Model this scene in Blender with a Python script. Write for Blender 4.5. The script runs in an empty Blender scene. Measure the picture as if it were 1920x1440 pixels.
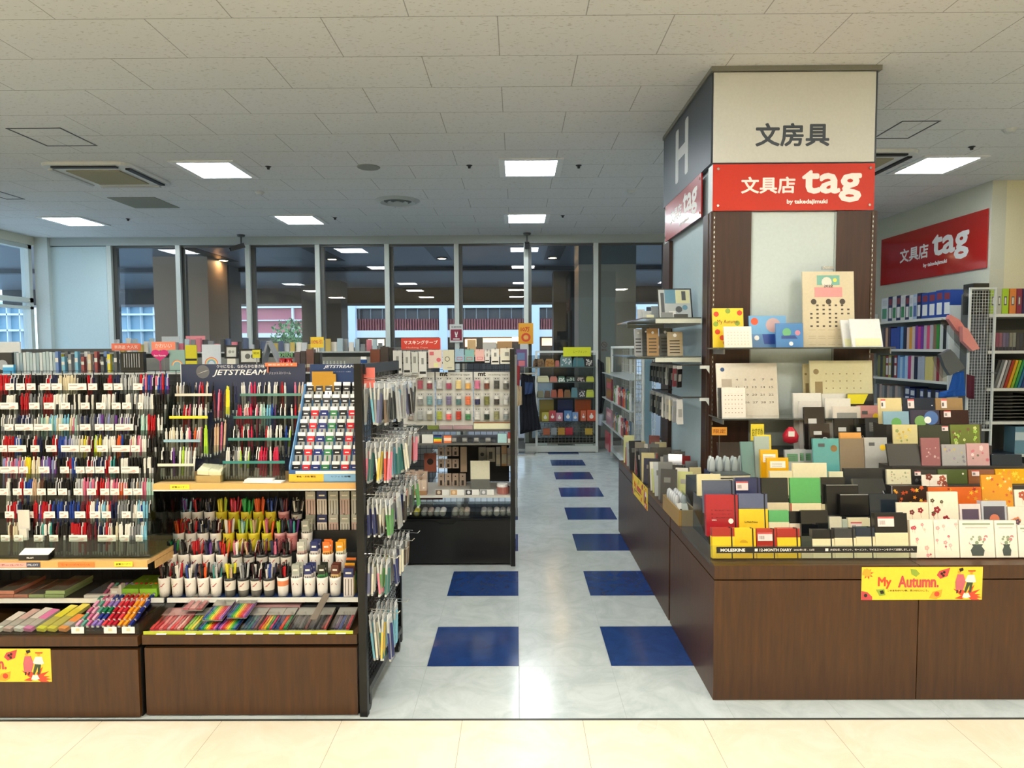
import bpy, math, random
from mathutils import Vector, Matrix, Euler
random.seed(7)
S = bpy.context.scene
COL = S.collection
PI = math.pi

# ---------------------------------------------------------------- camera
CAM = Vector((0, 0, 1.56)); FPX = 1215.0
TH = math.atan(67 / FPX); YAW = 0.0053; ROLL = 0.0051
_f = Vector((-math.sin(YAW) * math.cos(TH), math.cos(YAW) * math.cos(TH), -math.sin(TH)))
_r0 = Vector((math.cos(YAW), math.sin(YAW), 0)); _u0 = _r0.cross(_f)
_r = math.cos(ROLL) * _r0 - math.sin(ROLL) * _u0
_u = math.sin(ROLL) * _r0 + math.cos(ROLL) * _u0
cd = bpy.data.cameras.new('camera'); cam = bpy.data.objects.new('camera', cd); COL.objects.link(cam)
mw = Matrix((( _r.x, _u.x, -_f.x, CAM.x), (_r.y, _u.y, -_f.y, CAM.y), (_r.z, _u.z, -_f.z, CAM.z), (0, 0, 0, 1)))
cam.matrix_world = mw
cd.sensor_width = 36; cd.lens = 36 * FPX / 1920; cd.shift_x = -3 / 1920; cd.clip_start = 0.05; cd.clip_end = 300
S.camera = cam

# ---------------------------------------------------------------- world and exposure
W = bpy.data.worlds.new('world'); S.world = W; W.use_nodes = True
W.node_tree.nodes['Background'].inputs[0].default_value = (0.72, 0.86, 1.0, 1)
W.node_tree.nodes['Background'].inputs[1].default_value = 1.5
S.view_settings.view_transform = 'Standard'; S.view_settings.look = 'None'
S.view_settings.gamma = 1; S.view_settings.use_curve_mapping = False
S.view_settings.exposure = 1.05
LAMP = 17.0           # store ceiling panels
LAMP_HALL = 36.0      # hall lamps in front of the shop
S.cycles.max_bounces = 8; S.cycles.transparent_max_bounces = 24
S.cycles.caustics_reflective = False; S.cycles.caustics_refractive = False
S.cycles.sample_clamp_indirect = 6

# ---------------------------------------------------------------- measuring helpers (a photo point at a known depth)
def ray(px, py): return _f * FPX + _r * (px - 963) + _u * (720 - py)
def P(px, py, Y):
    d = ray(px, py); return CAM + d * (Y / d.y)
def PX(px, py, X):
    d = ray(px, py); return CAM + d * (X / d.x)
def PZ(px, py, Z):
    d = ray(px, py); return CAM + d * ((Z - CAM.z) / d.z)

# ---------------------------------------------------------------- materials
def lin(h):
    h = h.lstrip('#'); c = [int(h[i:i + 2], 16) / 255 for i in (0, 2, 4)]
    return tuple(x / 12.92 if x <= .04045 else ((x + .055) / 1.055) ** 2.4 for x in c) + (1,)
_M = {}
def new_mat(name):
    m = bpy.data.materials.new(name); m.use_nodes = True
    nt = m.node_tree; return m, nt, nt.nodes['Principled BSDF']
def M(h, rough=.45, metal=0, coat=0):
    k = (h, rough, metal, coat)
    if k in _M: return _M[k]
    m, nt, b = new_mat('paint_' + h)
    tc = nt.nodes.new('ShaderNodeTexCoord'); n = nt.nodes.new('ShaderNodeTexNoise'); n.inputs['Scale'].default_value = 60
    mx = nt.nodes.new('ShaderNodeMix'); mx.data_type = 'RGBA'; mx.inputs[0].default_value = .5
    c = lin(h); mx.inputs[6].default_value = tuple(x * .93 for x in c[:3]) + (1,); mx.inputs[7].default_value = tuple(min(1, x * 1.06) for x in c[:3]) + (1,)
    nt.links.new(tc.outputs['Object'], n.inputs[0]); nt.links.new(n.outputs[0], mx.inputs[0]); nt.links.new(mx.outputs[2], b.inputs['Base Color'])
    b.inputs['Roughness'].default_value = rough; b.inputs['Metallic'].default_value = metal
    if coat: b.inputs['Coat Weight'].default_value = coat; b.inputs['Coat Roughness'].default_value = .06
    _M[k] = m; return m
def emis(h, s, name='lamp_light'):
    m, nt, b = new_mat(name); b.inputs['Base Color'].default_value = (0.9, 0.9, 0.9, 1)
    b.inputs['Emission Color'].default_value = lin(h); b.inputs['Emission Strength'].default_value = s; return m
def clear(name, tint, ior=1.45, rough=.02, refl=1.0):
    m = bpy.data.materials.new(name); m.use_nodes = True; nt = m.node_tree; nt.nodes.clear()
    o = nt.nodes.new('ShaderNodeOutputMaterial'); t = nt.nodes.new('ShaderNodeBsdfTransparent'); g = nt.nodes.new('ShaderNodeBsdfGlossy')
    fr = nt.nodes.new('ShaderNodeFresnel'); fr.inputs[0].default_value = ior; mx = nt.nodes.new('ShaderNodeMixShader')
    ml = nt.nodes.new('ShaderNodeMath'); ml.operation = 'MULTIPLY'; ml.inputs[1].default_value = refl; ml.use_clamp = True
    t.inputs[0].default_value = tint; g.inputs['Roughness'].default_value = rough
    ge = nt.nodes.new('ShaderNodeNewGeometry'); sb_ = nt.nodes.new('ShaderNodeMath'); sb_.operation = 'SUBTRACT'; sb_.inputs[0].default_value = 1; nt.links.new(ge.outputs['Backfacing'], sb_.inputs[1]); m2 = nt.nodes.new('ShaderNodeMath'); m2.operation = 'MULTIPLY'
    nt.links.new(fr.outputs[0], ml.inputs[0]); nt.links.new(ml.outputs[0], m2.inputs[0]); nt.links.new(sb_.outputs[0], m2.inputs[1]); nt.links.new(m2.outputs[0], mx.inputs[0]); nt.links.new(t.outputs[0], mx.inputs[1]); nt.links.new(g.outputs[0], mx.inputs[2]); nt.links.new(mx.outputs[0], o.inputs[0])
    return m
GLASS = clear('window_glass', (.80, .86, .9, 1), 1.52, 0, 1.6)
ACRYL = clear('clear_acrylic', (.86, .9, .89, 1), 1.45, .04)
SMOKE = clear('smoky_acrylic', (.62, .64, .62, 1), 1.45, .05)
FILM = clear('clear_film', (.93, .95, .95, 1), 1.5, .12, 1.8)
CLOUD = clear('cloudy_plastic', (.78, .8, .8, 1), 1.5, .2, 2.2)
def wood(name, a, b_, rough=.38, vertical=True):
    m, nt, b = new_mat(name)
    tc = nt.nodes.new('ShaderNodeTexCoord'); mp = nt.nodes.new('ShaderNodeMapping')
    mp.inputs['Scale'].default_value = (14, 14, 1.1) if vertical else (1.1, 14, 14)
    n = nt.nodes.new('ShaderNodeTexNoise'); n.inputs['Scale'].default_value = 3.2; n.inputs['Detail'].default_value = 9; n.inputs['Roughness'].default_value = .65
    r = nt.nodes.new('ShaderNodeValToRGB'); r.color_ramp.elements[0].position = .3; r.color_ramp.elements[1].position = .72
    r.color_ramp.elements[0].color = lin(a); r.color_ramp.elements[1].color = lin(b_)
    nt.links.new(tc.outputs['Object'], mp.inputs[0]); nt.links.new(mp.outputs[0], n.inputs[0]); nt.links.new(n.outputs[0], r.inputs[0]); nt.links.new(r.outputs[0], b.inputs['Base Color'])
    b.inputs['Roughness'].default_value = rough; return m
WALNUT = wood('walnut_laminate', '3A210B', '50300F', .42)
DWOOD = wood('dark_pillar_wood', '30190D', '442616', .4)
OAK = wood('pale_shelf_wood', 'C29A5E', 'D8B47A', .5, False)
def marble(name, base, vein, rough, scale):
    m, nt, b = new_mat(name)
    tc = nt.nodes.new('ShaderNodeTexCoord')
    n = nt.nodes.new('ShaderNodeTexNoise'); n.inputs['Scale'].default_value = scale; n.inputs['Detail'].default_value = 10; n.inputs['Roughness'].default_value = .7; n.inputs['Distortion'].default_value = 1.2
    r = nt.nodes.new('ShaderNodeValToRGB'); r.color_ramp.elements[0].position = .36; r.color_ramp.elements[1].position = .6
    r.color_ramp.elements[0].color = lin(vein); r.color_ramp.elements[1].color = lin(base)
    nt.links.new(tc.outputs['Object'], n.inputs[0]); nt.links.new(n.outputs[0], r.inputs[0]); nt.links.new(r.outputs[0], b.inputs['Base Color'])
    n2 = nt.nodes.new('ShaderNodeTexNoise'); n2.inputs['Scale'].default_value = 2.5; nt.links.new(tc.outputs['Object'], n2.inputs[0])
    mr = nt.nodes.new('ShaderNodeMapRange'); mr.inputs[3].default_value = rough * .7; mr.inputs[4].default_value = rough * 1.4
    nt.links.new(n2.outputs[0], mr.inputs[0]); nt.links.new(mr.outputs[0], b.inputs['Roughness'])
    b.inputs['Specular IOR Level'].default_value = .6
    return m
TWHITE = marble('white_floor_tile', 'C6CFCF', 'B4BEBE', .17, 5)
TBLUE = marble('blue_floor_tile', '1C3F7C', '16336A', .15, 7)
TBEIGE = marble('beige_hall_tile', 'E6DDC8', 'DDD2B8', .3, 4)
def ceiling_mat():
    m, nt, b = new_mat('mineral_fibre_ceiling')
    tc = nt.nodes.new('ShaderNodeTexCoord')
    mp = nt.nodes.new('ShaderNodeMapping'); mp.inputs['Location'].default_value = (.554 - .461, -.266, 0)
    br = nt.nodes.new('ShaderNodeTexBrick'); br.inputs['Scale'].default_value = 1; br.inputs['Brick Width'].default_value = .922; br.inputs['Row Height'].default_value = .4575
    br.inputs['Mortar Size'].default_value = .0032; br.inputs['Mortar Smooth'].default_value = .1; br.offset = .5
    br.inputs['Color1'].default_value = br.inputs['Color2'].default_value = (1, 1, 1, 1); br.inputs['Mortar'].default_value = (.5, .5, .49, 1)
    nt.links.new(tc.outputs['Object'], mp.inputs[0]); nt.links.new(mp.outputs[0], br.inputs[0])
    m2 = nt.nodes.new('ShaderNodeMapping'); m2.inputs['Scale'].default_value = (28, 60, 1); nt.links.new(tc.outputs['Object'], m2.inputs[0])
    n = nt.nodes.new('ShaderNodeTexNoise'); n.inputs['Scale'].default_value = 1.3; n.inputs['Detail'].default_value = 3; nt.links.new(m2.outputs[0], n.inputs[0])
    r = nt.nodes.new('ShaderNodeValToRGB'); r.color_ramp.elements[0].position = .33; r.color_ramp.elements[1].position = .40
    r.color_ramp.elements[0].color = (.76, .75, .72, 1); r.color_ramp.elements[1].color = (1, 1, 1, 1)
    nt.links.new(n.outputs[0], r.inputs[0])
    a = nt.nodes.new('ShaderNodeMix'); a.data_type = 'RGBA'; a.blend_type = 'MULTIPLY'; a.inputs[0].default_value = 1
    nt.links.new(br.outputs[0], a.inputs[6]); nt.links.new(r.outputs[0], a.inputs[7])
    c = nt.nodes.new('ShaderNodeMix'); c.data_type = 'RGBA'; c.blend_type = 'MULTIPLY'; c.inputs[0].default_value = 1; c.inputs[7].default_value = (.71, .72, .72, 1)
    nt.links.new(a.outputs[2], c.inputs[6]); nt.links.new(c.outputs[2], b.inputs['Base Color']); b.inputs['Roughness'].default_value = .8
    return m
BLACK = M('0C0C0D', .4); BLACKM = M('121212', .35, .2); WHITE = M('E8E8E4', .4); CREAM = M('E6DCC0', .5); GREYM = M('8C9090', .35, .6)
STEEL = M('B9BDBE', .25, .9); CHROME = M('D8DADB', .12, 1); TAGW = M('EDE8DC', .5); WHITEM = M('D9DDD8', .35)

# ---------------------------------------------------------------- mesh helpers
class MB:
    def __init__(s): s.v = []; s.f = []; s.m = []
    def box(s, x0, x1, y0, y1, z0, z1, m=0):
        n = len(s.v)
        s.v += [(x0, y0, z0), (x1, y0, z0), (x1, y1, z0), (x0, y1, z0), (x0, y0, z1), (x1, y0, z1), (x1, y1, z1), (x0, y1, z1)]
        for q in ((0, 3, 2, 1), (4, 5, 6, 7), (0, 1, 5, 4), (1, 2, 6, 5), (2, 3, 7, 6), (3, 0, 4, 7)): s.f.append([n + i for i in q]); s.m.append(m)
        return s
    def rbox(s, c, size, rot, m=0):
        R = Euler(rot).to_matrix(); n = len(s.v); hx, hy, hz = [a / 2 for a in size]
        for p in ((-hx, -hy, -hz), (hx, -hy, -hz), (hx, hy, -hz), (-hx, hy, -hz), (-hx, -hy, hz), (hx, -hy, hz), (hx, hy, hz), (-hx, hy, hz)):
            s.v.append(tuple(R @ Vector(p) + Vector(c)))
        for q in ((0, 3, 2, 1), (4, 5, 6, 7), (0, 1, 5, 4), (1, 2, 6, 5), (2, 3, 7, 6), (3, 0, 4, 7)): s.f.append([n + i for i in q]); s.m.append(m)
        return s
    def cyl(s, a, b, r0, r1=None, n=10, m=0, caps=True):
        r1 = r0 if r1 is None else r1; a = Vector(a); b = Vector(b); d = (b - a).normalized()
        t = Vector((0, 0, 1)) if abs(d.z) < .9 else Vector((1, 0, 0)); u = d.cross(t).normalized(); w = d.cross(u)
        k = len(s.v)
        for c, r in ((a, r0), (b, r1)):
            for i in range(n):
                an = 2 * PI * i / n; s.v.append(tuple(c + u * r * math.cos(an) + w * r * math.sin(an)))
        for i in range(n): j = (i + 1) % n; s.f.append([k + i, k + n + i, k + n + j, k + j]); s.m.append(m)
        if caps: s.f.append([k + i for i in range(n)]); s.m.append(m); s.f.append([k + n + i for i in reversed(range(n))]); s.m.append(m)
        return s
    def tube(s, pts, r, n=6, m=0):
        for a, b in zip(pts, pts[1:]): s.cyl(a, b, r, r, n, m)
        return s
    def lathe(s, prof, n=16, c=(0, 0, 0), ms=None):
        k = len(s.v)
        for r, z in prof:
            for i in range(n): an = 2 * PI * i / n; s.v.append((c[0] + r * math.cos(an), c[1] + r * math.sin(an), c[2] + z))
        for j in range(len(prof) - 1):
            for i in range(n):
                q = (i + 1) % n; s.f.append([k + j * n + i, k + j * n + q, k + (j + 1) * n + q, k + (j + 1) * n + i]); s.m.append(ms[j] if ms else 0)
        return s
    def poly(s, pts, m=0):
        n = len(s.v); s.v += [tuple(p) for p in pts]; s.f.append(list(range(n, n + len(pts)))); s.m.append(m); return s
    def xz(s, pts, y, m=0):                       # flat print on a surface that faces -Y
        return s.poly([(x, y, z) for x, z in pts], m)
    def disc(s, x, z, r, y, m=0, n=14, sx=1.0): return s.xz([(x + sx * r * math.cos(2 * PI * i / n), z + r * math.sin(2 * PI * i / n)) for i in range(n)], y, m)
    def slab(s, pts, y0, y1, m=0, side=None):     # xz outline given real thickness
        side = m if side is None else side; n = len(pts); k = len(s.v)
        s.v += [(x, y0, z) for x, z in pts] + [(x, y1, z) for x, z in pts]
        s.f.append(list(range(k, k + n))); s.m.append(m); s.f.append([k + n + i for i in reversed(range(n))]); s.m.append(m)
        for i in range(n): j = (i + 1) % n; s.f.append([k + i, k + n + i, k + n + j, k + j]); s.m.append(side)
        return s
    def wires(s, x0, x1, z0, z1, nx, nz, y, r, m=0):
        for i in range(nx + 1): x = x0 + (x1 - x0) * i / nx; s.box(x - r, x + r, y - r, y + r, z0, z1, m)
        for i in range(nz + 1): z = z0 + (z1 - z0) * i / nz; s.box(x0, x1, y - r, y + r, z - r, z + r, m)
        return s
    def mesh(s, name, mats):
        me = bpy.data.meshes.new(name); me.from_pydata(s.v, [], s.f)
        for m in mats: me.materials.append(m)
        me.polygons.foreach_set('material_index', s.m); me.update(); return me
    def build(s, name, mats, parent=None, loc=(0, 0, 0), rot=(0, 0, 0), smooth=False):
        if not isinstance(mats, (list, tuple)): mats = [mats]
        me = s.mesh(name, mats)
        if smooth: me.polygons.foreach_set('use_smooth', [True] * len(me.polygons))
        return link(name, me, parent, loc, rot)
def link(name, me, parent=None, loc=(0, 0, 0), rot=(0, 0, 0)):
    o = bpy.data.objects.new(name, me); COL.objects.link(o); o.location = loc; o.rotation_euler = rot
    if parent: o.parent = parent
    return o
def tag(o, label, cat, group=None, kind=None):
    o['label'] = label; o['category'] = cat
    if group: o['group'] = group
    if kind: o['kind'] = kind
    return o
def thing(name, label, cat, loc=(0, 0, 0), rot=(0, 0, 0), group=None):
    o = bpy.data.objects.new(name, None); COL.objects.link(o); o.location = loc; o.rotation_euler = rot; o.empty_display_size = .05
    return tag(o, label, cat, group)
def struct(name, mb, mats, label=None, parent=None):
    o = mb.build(name, mats, parent)
    if not parent:
        o['kind'] = 'structure'
        if label: o['label'] = label; o['category'] = name.split('_')[0]
    return o
def text(body, w, h, mat, parent, x, z, y, name='lettering', bold=0.0, depth=.0006, rot=0, shear=0, font=None, fat=0):
    """Writing on a surface that faces -Y in its parent's own axes, fitted in a w x h box centred at x, z."""
    c = bpy.data.curves.new('letters', 'FONT'); c.body = body; c.offset = bold; c.resolution_u = 2; c.shear = shear
    if font: c.font = font
    c.extrude = .0001; t = bpy.data.objects.new('letters_source', c); COL.objects.link(t)
    bpy.context.view_layer.update()
    me = bpy.data.meshes.new_from_object(t.evaluated_get(bpy.context.evaluated_depsgraph_get()))
    bpy.data.objects.remove(t)
    if not me.vertices: return None
    xs = [v.co.x for v in me.vertices]; ys = [v.co.y for v in me.vertices]
    x0, x1, y0, y1 = min(xs), max(xs), min(ys), max(ys)
    sx = w / max(1e-6, x1 - x0); sz = h / max(1e-6, y1 - y0); ca, sa = math.cos(rot), math.sin(rot)
    zs = max(v.co.z for v in me.vertices)
    for v in me.vertices:
        a = (v.co.x - (x0 + x1) / 2) * sx; b = (v.co.y - (y0 + y1) / 2) * sz
        v.co = Vector((x + a * ca - b * sa, y - (depth if v.co.z > 0 else 0), z + a * sa + b * ca))
    if fat:
        V = [v.co.copy() for v in me.vertices]; F = [list(p.vertices) for p in me.polygons]; n = len(V); vs, fs = [], []
        for k in range(9):
            dx, dz = (0, 0) if k == 8 else (fat * math.cos(k * PI / 4), fat * math.sin(k * PI / 4))
            vs += [(v.x + dx, v.y - k * 2e-5, v.z + dz) for v in V]; fs += [[i + k * n for i in f] for f in F]
        me = bpy.data.meshes.new('letters'); me.from_pydata(vs, [], fs)
    me.materials.clear(); me.materials.append(mat)
    return link(name, me, parent)
_serif = None

# ---------------------------------------------------------------- setting: floor, ceiling, walls
T = .453; FY0 = 2.65
mb = MB()
for i in range(-17, 24):
    for k in range(0, 17):
        x0 = .003 + T * i; y0 = FY0 + T * k; y1 = min(y0 + T, 10.2)
        blue = (k % 2 == 1) and (i % 2 == 1) and i in (-1, 1)
        g = .0012; z = 0
        mb.poly([(x0 + g, y0 + g, 0), (x0 + T - g, y0 + g, 0), (x0 + T - g, y1 - g, 0), (x0 + g, y1 - g, 0)], 1 if blue else 0)
mb.poly([(-7.9, FY0, -.0015), (10.5, FY0, -.0015), (10.5, 10.2, -.0015), (-7.9, 10.2, -.0015)], 2)
struct('floor_shop', mb, [TWHITE, TBLUE, M('9AA3A2', .5)], 'glossy white marbled vinyl floor with blue squares in the aisle')
mb = MB()
for i in range(-20, 22):
    for k in range(0, 14):
        x0 = -.237 + .506 * i; y1 = FY0 - .012 - .506 * k; y0 = y1 - .506
        mb.poly([(x0 + .001, y0 + .001, 0), (x0 + .505, y0 + .001, 0), (x0 + .505, y1, 0), (x0 + .001, y1, 0)], 0)
mb.poly([(-10.5, -4.5, -.0015), (10.5, -4.5, -.0015), (10.5, FY0, -.0015), (-10.5, FY0, -.0015)], 1)
struct('floor_hall', mb, [TBEIGE, M('A89878', .6)], 'beige stone tiled hall floor in front of the shop')
mb = MB(); mb.box(-10.4, 10.4, FY0 - .012, FY0, -.01, .0015)
struct('trim_1', mb, M('3A3B38', .4), 'dark metal strip between the beige hall floor and the shop floor')
CZ = 3.285
mb = MB(); mb.box(-10.5, 10.5, -4.6, 10.12, CZ, CZ + .12)
struct('ceiling', mb, ceiling_mat(), 'speckled white mineral fibre ceiling')
WALLW = M('D9D6C4', .6); WALLB = M('D6D2B8', .6)
struct('wall_hall', MB().box(-10.5, 10.5, -4.7, -4.5, 0, CZ), M('CFC6AE', .6), 'cream wall across the hall')
struct('wall_side', MB().box(10.3, 10.5, -4.5, 6.9, 0, CZ), WALLB, 'cream side wall')
struct('wall_corner', MB().box(5.13, 10.5, 6.9, 7.05, 0, CZ), M('DDD6B4', .6), 'cream wall behind the colourful box files')
struct('wall_right', MB().box(4.98, 5.13, 6.9, 10.1, 0, CZ), M('C9C9B6', .6), 'pale wall carrying the red shop sign')
# left wall with a glazed door front near the window corner
mb = MB(); mb.box(-7.55, -7.35, -4.5, 7.6, 0, CZ); mb.box(-7.55, -7.35, 7.6, 10.0, 3.16, CZ)
struct('wall_left', mb, WALLW, 'white wall that meets the window front')
FRAME = M('C9D1CC', .35, .1); FRAMED = M('5A5C5A', .4, .3)
w = MB(); y0, y1 = 7.6, 9.92
for a, b in ((y0, y0 + .07), (y1 - .07, y1), (8.7, 8.76)): w.box(-7.5, -7.38, a, b, 0, 3.16)
w.box(-7.5, -7.38, y0, y1, 2.29, 2.36); w.box(-7.5, -7.38, y0, y1, 2.19, 2.23, 0); w.box(-7.5, -7.38, y0, y1, 3.1, 3.16); w.box(-7.5, -7.38, y0, y1, 0, .08)
wo = struct('window_1', w, FRAME, 'glazed screen with white transom on the wall beside the window front')
struct('glass_pane', MB().box(-7.445, -7.437, y0 + .05, y1 - .05, .05, 3.12), GLASS, parent=wo)

# window front
MX = [-7.26, -6.25, -5.19, -4.12, -3.05, -1.985, -.92, .146, 1.215, 2.28, 3.35, 4.42, 4.97]
WY = 10.06
struct('trim_2', MB().box(-7.36, 5.0, WY - .08, WY + .06, 3.16, CZ), M('A9B2B0', .5), 'grey head trim above the window front')
struct('trim_3', MB().box(-7.36, 5.0, WY - .06, WY + .06, 0, .12), M('6A6E6C', .5), 'grey sill along the foot of the window front')
struct('trim_4', MB().box(-7.36, -7.15, WY - .12, WY + .05, 0, CZ), M('C4CECB', .4), 'white corner post of the window front')
for i in range(len(MX) - 1):
    a, b = MX[i], MX[i + 1]
    m = MB(); m.box(a - .035, a + .035, WY - .07, WY - .02, .1, 3.17, 0); m.box(a + .036, a + .085, WY + .0, WY + .06, .1, 3.17, 1); m.box(a - .035, a + .035, WY - .02, WY + .06, .1, 3.17, 1)
    m.box(a + .03, b - .03, WY - .02, WY + .03, .1, .16, 1); m.box(a + .03, b - .03, WY - .02, WY + .03, 3.13, 3.17, 1)
    o = struct('window_%d' % (i + 2), m, [FRAME, FRAMED], ['tall window bay filled by a pale blue panel beside the corner post',
        'tall window bay next to the pale blue panel', 'window bay with the taupe column behind', 'window bay under the camera mount', 'window bay with the pink wall and tree outside',
        'window bay with a square of ceiling lamps mirrored in it', 'window bay above the masking tape sign', 'window bay beside the orange poster', 'window bay before the big taupe pillar',
        'window bay half hidden by the sign pillar', 'window bay behind the sign pillar', 'window bay at the wall with the red sign'][i])
    if i == 0:
        struct('blue_panel', MB().box(a + .05, b - .05, WY - .05, WY, .16, 3.15), M('BFD3D6', .45), parent=o)
    else:
        struct('glass_pane', MB().box(a + .036, b - .036, WY + .005, WY + .013, .14, 3.15), GLASS, parent=o)

# ---------------------------------------------------------------- outside the windows
mb = MB(); mb.box(-16, 16, 10.13, 21, -.06, -.01); struct('floor_arcade', mb, M('8A8B8E', .35), 'grey paving of the covered walk outside')
ARC = M('808A96', .35, .2)
struct('ceiling_arcade', MB().box(-16, 16, 10.13, 20.2, 3.45, 3.6), ARC, 'dark metal ceiling of the covered walk outside')
mb = MB(); mb.box(-16, 16, 15.1, 15.35, 3.36, 3.45); struct('beam_arcade', mb, M('3A4048', .4), 'shallow dark beam under the covered walk ceiling')
mb = MB(); mb.box(-16, 16, 20.2, 20.6, 2.96, 3.6, 0); mb.box(-16, 16, 20.1, 20.2, 2.9, 2.97, 1)
struct('beam_outer', mb, [M('1E2022', .5), M('8C8C90', .4)], 'dark fascia at the outer edge of the covered walk')
struct('ground_outside', MB().box(-60, 60, 21, 80, -.08, -.02), M('77797A', .7), 'grey plaza ground outside')
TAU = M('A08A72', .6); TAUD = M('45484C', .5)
def column(l, r, Y, d, h, mats, lab, cap=None):
    a = P(l, 600, Y).x; b = P(r, 600, Y).x
    m = MB().box(a, b, Y, Y + d, -.01, h, 0)
    if cap: m.box(a - .002, b + .002, Y - .004, Y + d, cap, h + .3, 1)
    o = m.build('arcade_column', mats); o['kind'] = 'structure'; o['label'] = lab; o['category'] = 'column'
    if Y < 10.2: pass
    return o
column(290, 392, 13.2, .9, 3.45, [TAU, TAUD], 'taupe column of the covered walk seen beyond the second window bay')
column(396, 432, 14.6, .6, 3.45, [M('5C6066', .5), TAUD], 'dark block standing in for the dark side of the taupe column')  # separate grey block that paints in the taupe column's dark side
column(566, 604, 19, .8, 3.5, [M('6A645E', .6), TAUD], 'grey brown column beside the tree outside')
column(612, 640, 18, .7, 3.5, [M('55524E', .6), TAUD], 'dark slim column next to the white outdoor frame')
column(1038, 1078, 16, .7, 3.45, [M('4A4843', .6), TAUD], 'dark column between the orange poster and the big pillar')
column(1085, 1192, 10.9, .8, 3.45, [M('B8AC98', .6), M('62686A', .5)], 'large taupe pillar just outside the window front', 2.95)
# warm downlights
WARM = emis('FFC48A', 55, 'warm_downlight')
for x, y, lab in ((.76, 11.3, 'warm downlight outside above the big taupe pillar'), (.75, 13.6, 'second warm downlight outside, deeper above the pillar'), (-1.54, 11.3, 'warm downlight outside above the masking tape rack'),
                  (-1.55, 13.6, 'second warm downlight outside beyond the masking tape rack'), (-6.12, 11.3, 'warm downlight outside above the taupe column'), (-6.15, 13.7, 'second warm downlight outside behind the taupe column'),
                  (-8.9, 11.3, 'warm downlight outside beyond the glazed screen'), (-3.84, 13.6, 'downlight outside above the pink wall')):
    t = thing('arcade_downlight', lab, 'ceiling light', (x, y, 3.443), group='warm downlights of the covered walk')
    MB().lathe([(.07, 0), (.12, 0), (.12, -.015), (.09, -.02), (.07, 0)], 20).build('trim_ring', M('2A2A2A', .4), t)
    MB().cyl((0, 0, -.004), (0, 0, -.014), .085, n=20).build('lens', WARM, t)
for x in (-6.13, -3.84, -1.545, .755):
    o = MB().box(x - .17, x + .17, 10.9, 14.0, 3.444, 3.4495).build('light_trough', M('1A1815', .4)); tag(o, {-6.13: 'dark slot panel round the downlights by the taupe column', -3.84: 'dark slot panel in the outer ceiling above the pink wall', -1.545: 'dark slot panel round the downlights above the masking tape rack', .755: 'dark slot panel round the downlights above the big pillar'}[x], 'ceiling panel', 'dark slot panels in the outer ceiling')
# buildings across
def box_px(m, l, t, r, b, Y, d, mi):
    a = P(l, t, Y); c = P(r, b, Y); m.box(a.x, c.x, Y, Y + d, c.z, a.z, mi)
bl = thing('office_building', 'low building outside with pink panels, white bands and dark shopfront', 'building', (P(440, 650, 40).x, 40, 0))
def bpart(name, rects, mat, Y, d, par):
    m = MB()
    for q in rects: box_px(m, *q, Y, d, 0)
    o = m.build(name, mat); o.parent = par; o.location = -Vector(par.location); return o
bpart('pink_wall', [(425, 577, 548, 625), (551, 577, 640, 625)], M('B8707C', .6), 40, .5, bl)
bpart('white_band', [(420, 566, 640, 577), (420, 625, 640, 632), (546, 577, 551, 625), (425, 600, 640, 601)], M('E4EAEE', .5), 39.8, .3, bl)
bpart('shopfront', [(420, 632, 640, 735)], M('2A3038', .4), 40, .4, bl)
b2 = thing('louvred_building', 'building outside with dark red louvres, pale steel frame and warm lit shops', 'building', (0, 32, 0))
bpart('upper_wall', [(634, 562, 1260, 576)], M('7A6A66', .6), 32.3, .5, b2)
bpart('upper_glazing', [(634, 576, 1260, 600)], M('3A4750', .2), 32.4, .2, b2)
m = MB(); x = 634
while x < 1260:
    box_px(m, x, 598, x + 2.4, 620, 32.1, .08, 0); x += 5
m2 = MB(); box_px(m, 634, 599, 1260, 620, 32.22, .05, 1)
o = m.build('red_louvres', [M('9A5058', .6), M('5C2A34', .6)]); o.parent = b2; o.location = -Vector(b2.location)
bpart('steel_beam', [(634, 620, 1260, 630), (634, 572, 1260, 575)], M('E2ECF4', .5), 31.7, .4, b2)
for q in (652, 823, 996, 1195): bpart('steel_post', [(q, 565, q + 16, 705)], M('D6E6F4', .5), 31.5, .35, b2)
bpart('shop_wall', [(634, 630, 1260, 735)], M('3C342E', .6), 32.3, .3, b2)
for i, (l, t_, r, b, c, s) in enumerate([(638, 634, 650, 655, 'FFDDA0', 1.6), (690, 636, 720, 648, 'FFE0B0', 1.2), (872, 636, 895, 650, 'FFB870', 3), (900, 634, 960, 644, 'FFB060', 2.2), (960, 632, 980, 640, 'FFC080', 2), (1016, 634, 1036, 648, 'E8A060', 1.5)]):
    bpart('lit_window', [(l, t_, r, b)], emis(c, s, 'shop_light_%d' % i), 32.2, .08, b2)
m = MB()
for x in range(650, 1260, 22): box_px(m, x, 576, x + 2, 599, 32.3, .1, 0)
o = m.build('mullion_grid_frame', M('8E9AA0', .5)); o.parent = b2; o.location = -Vector(b2.location)
for l, r, nm in ((214, 293, 'glass building with white frames outside, beside the pale blue panel'), (-60, 62, 'blue glass entrance building outside beyond the glazed screen')):
    b3 = thing('glass_building', nm, 'building', (P((l + r) / 2, 640, 26).x, 26, 0))
    bpart('wall', [(l, 566, r, 575)], M('C8DCE8', .5), 25.8, .4, b3)
    bpart('glazing', [(l, 572, r, 735)], M('7FA6BC', .25), 26, .1, b3)
    m = MB()
    for x in range(l, r, 24): box_px(m, x, 570, x + 4, 690, 25.8, .2, 0)
    for y in (588, 618): box_px(m, l, y, r, y + 3, 25.8, .2, 0)
    o = m.build('frame', M('E4F0F6', .5)); o.parent = b3; o.location = -Vector(b3.location)
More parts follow.
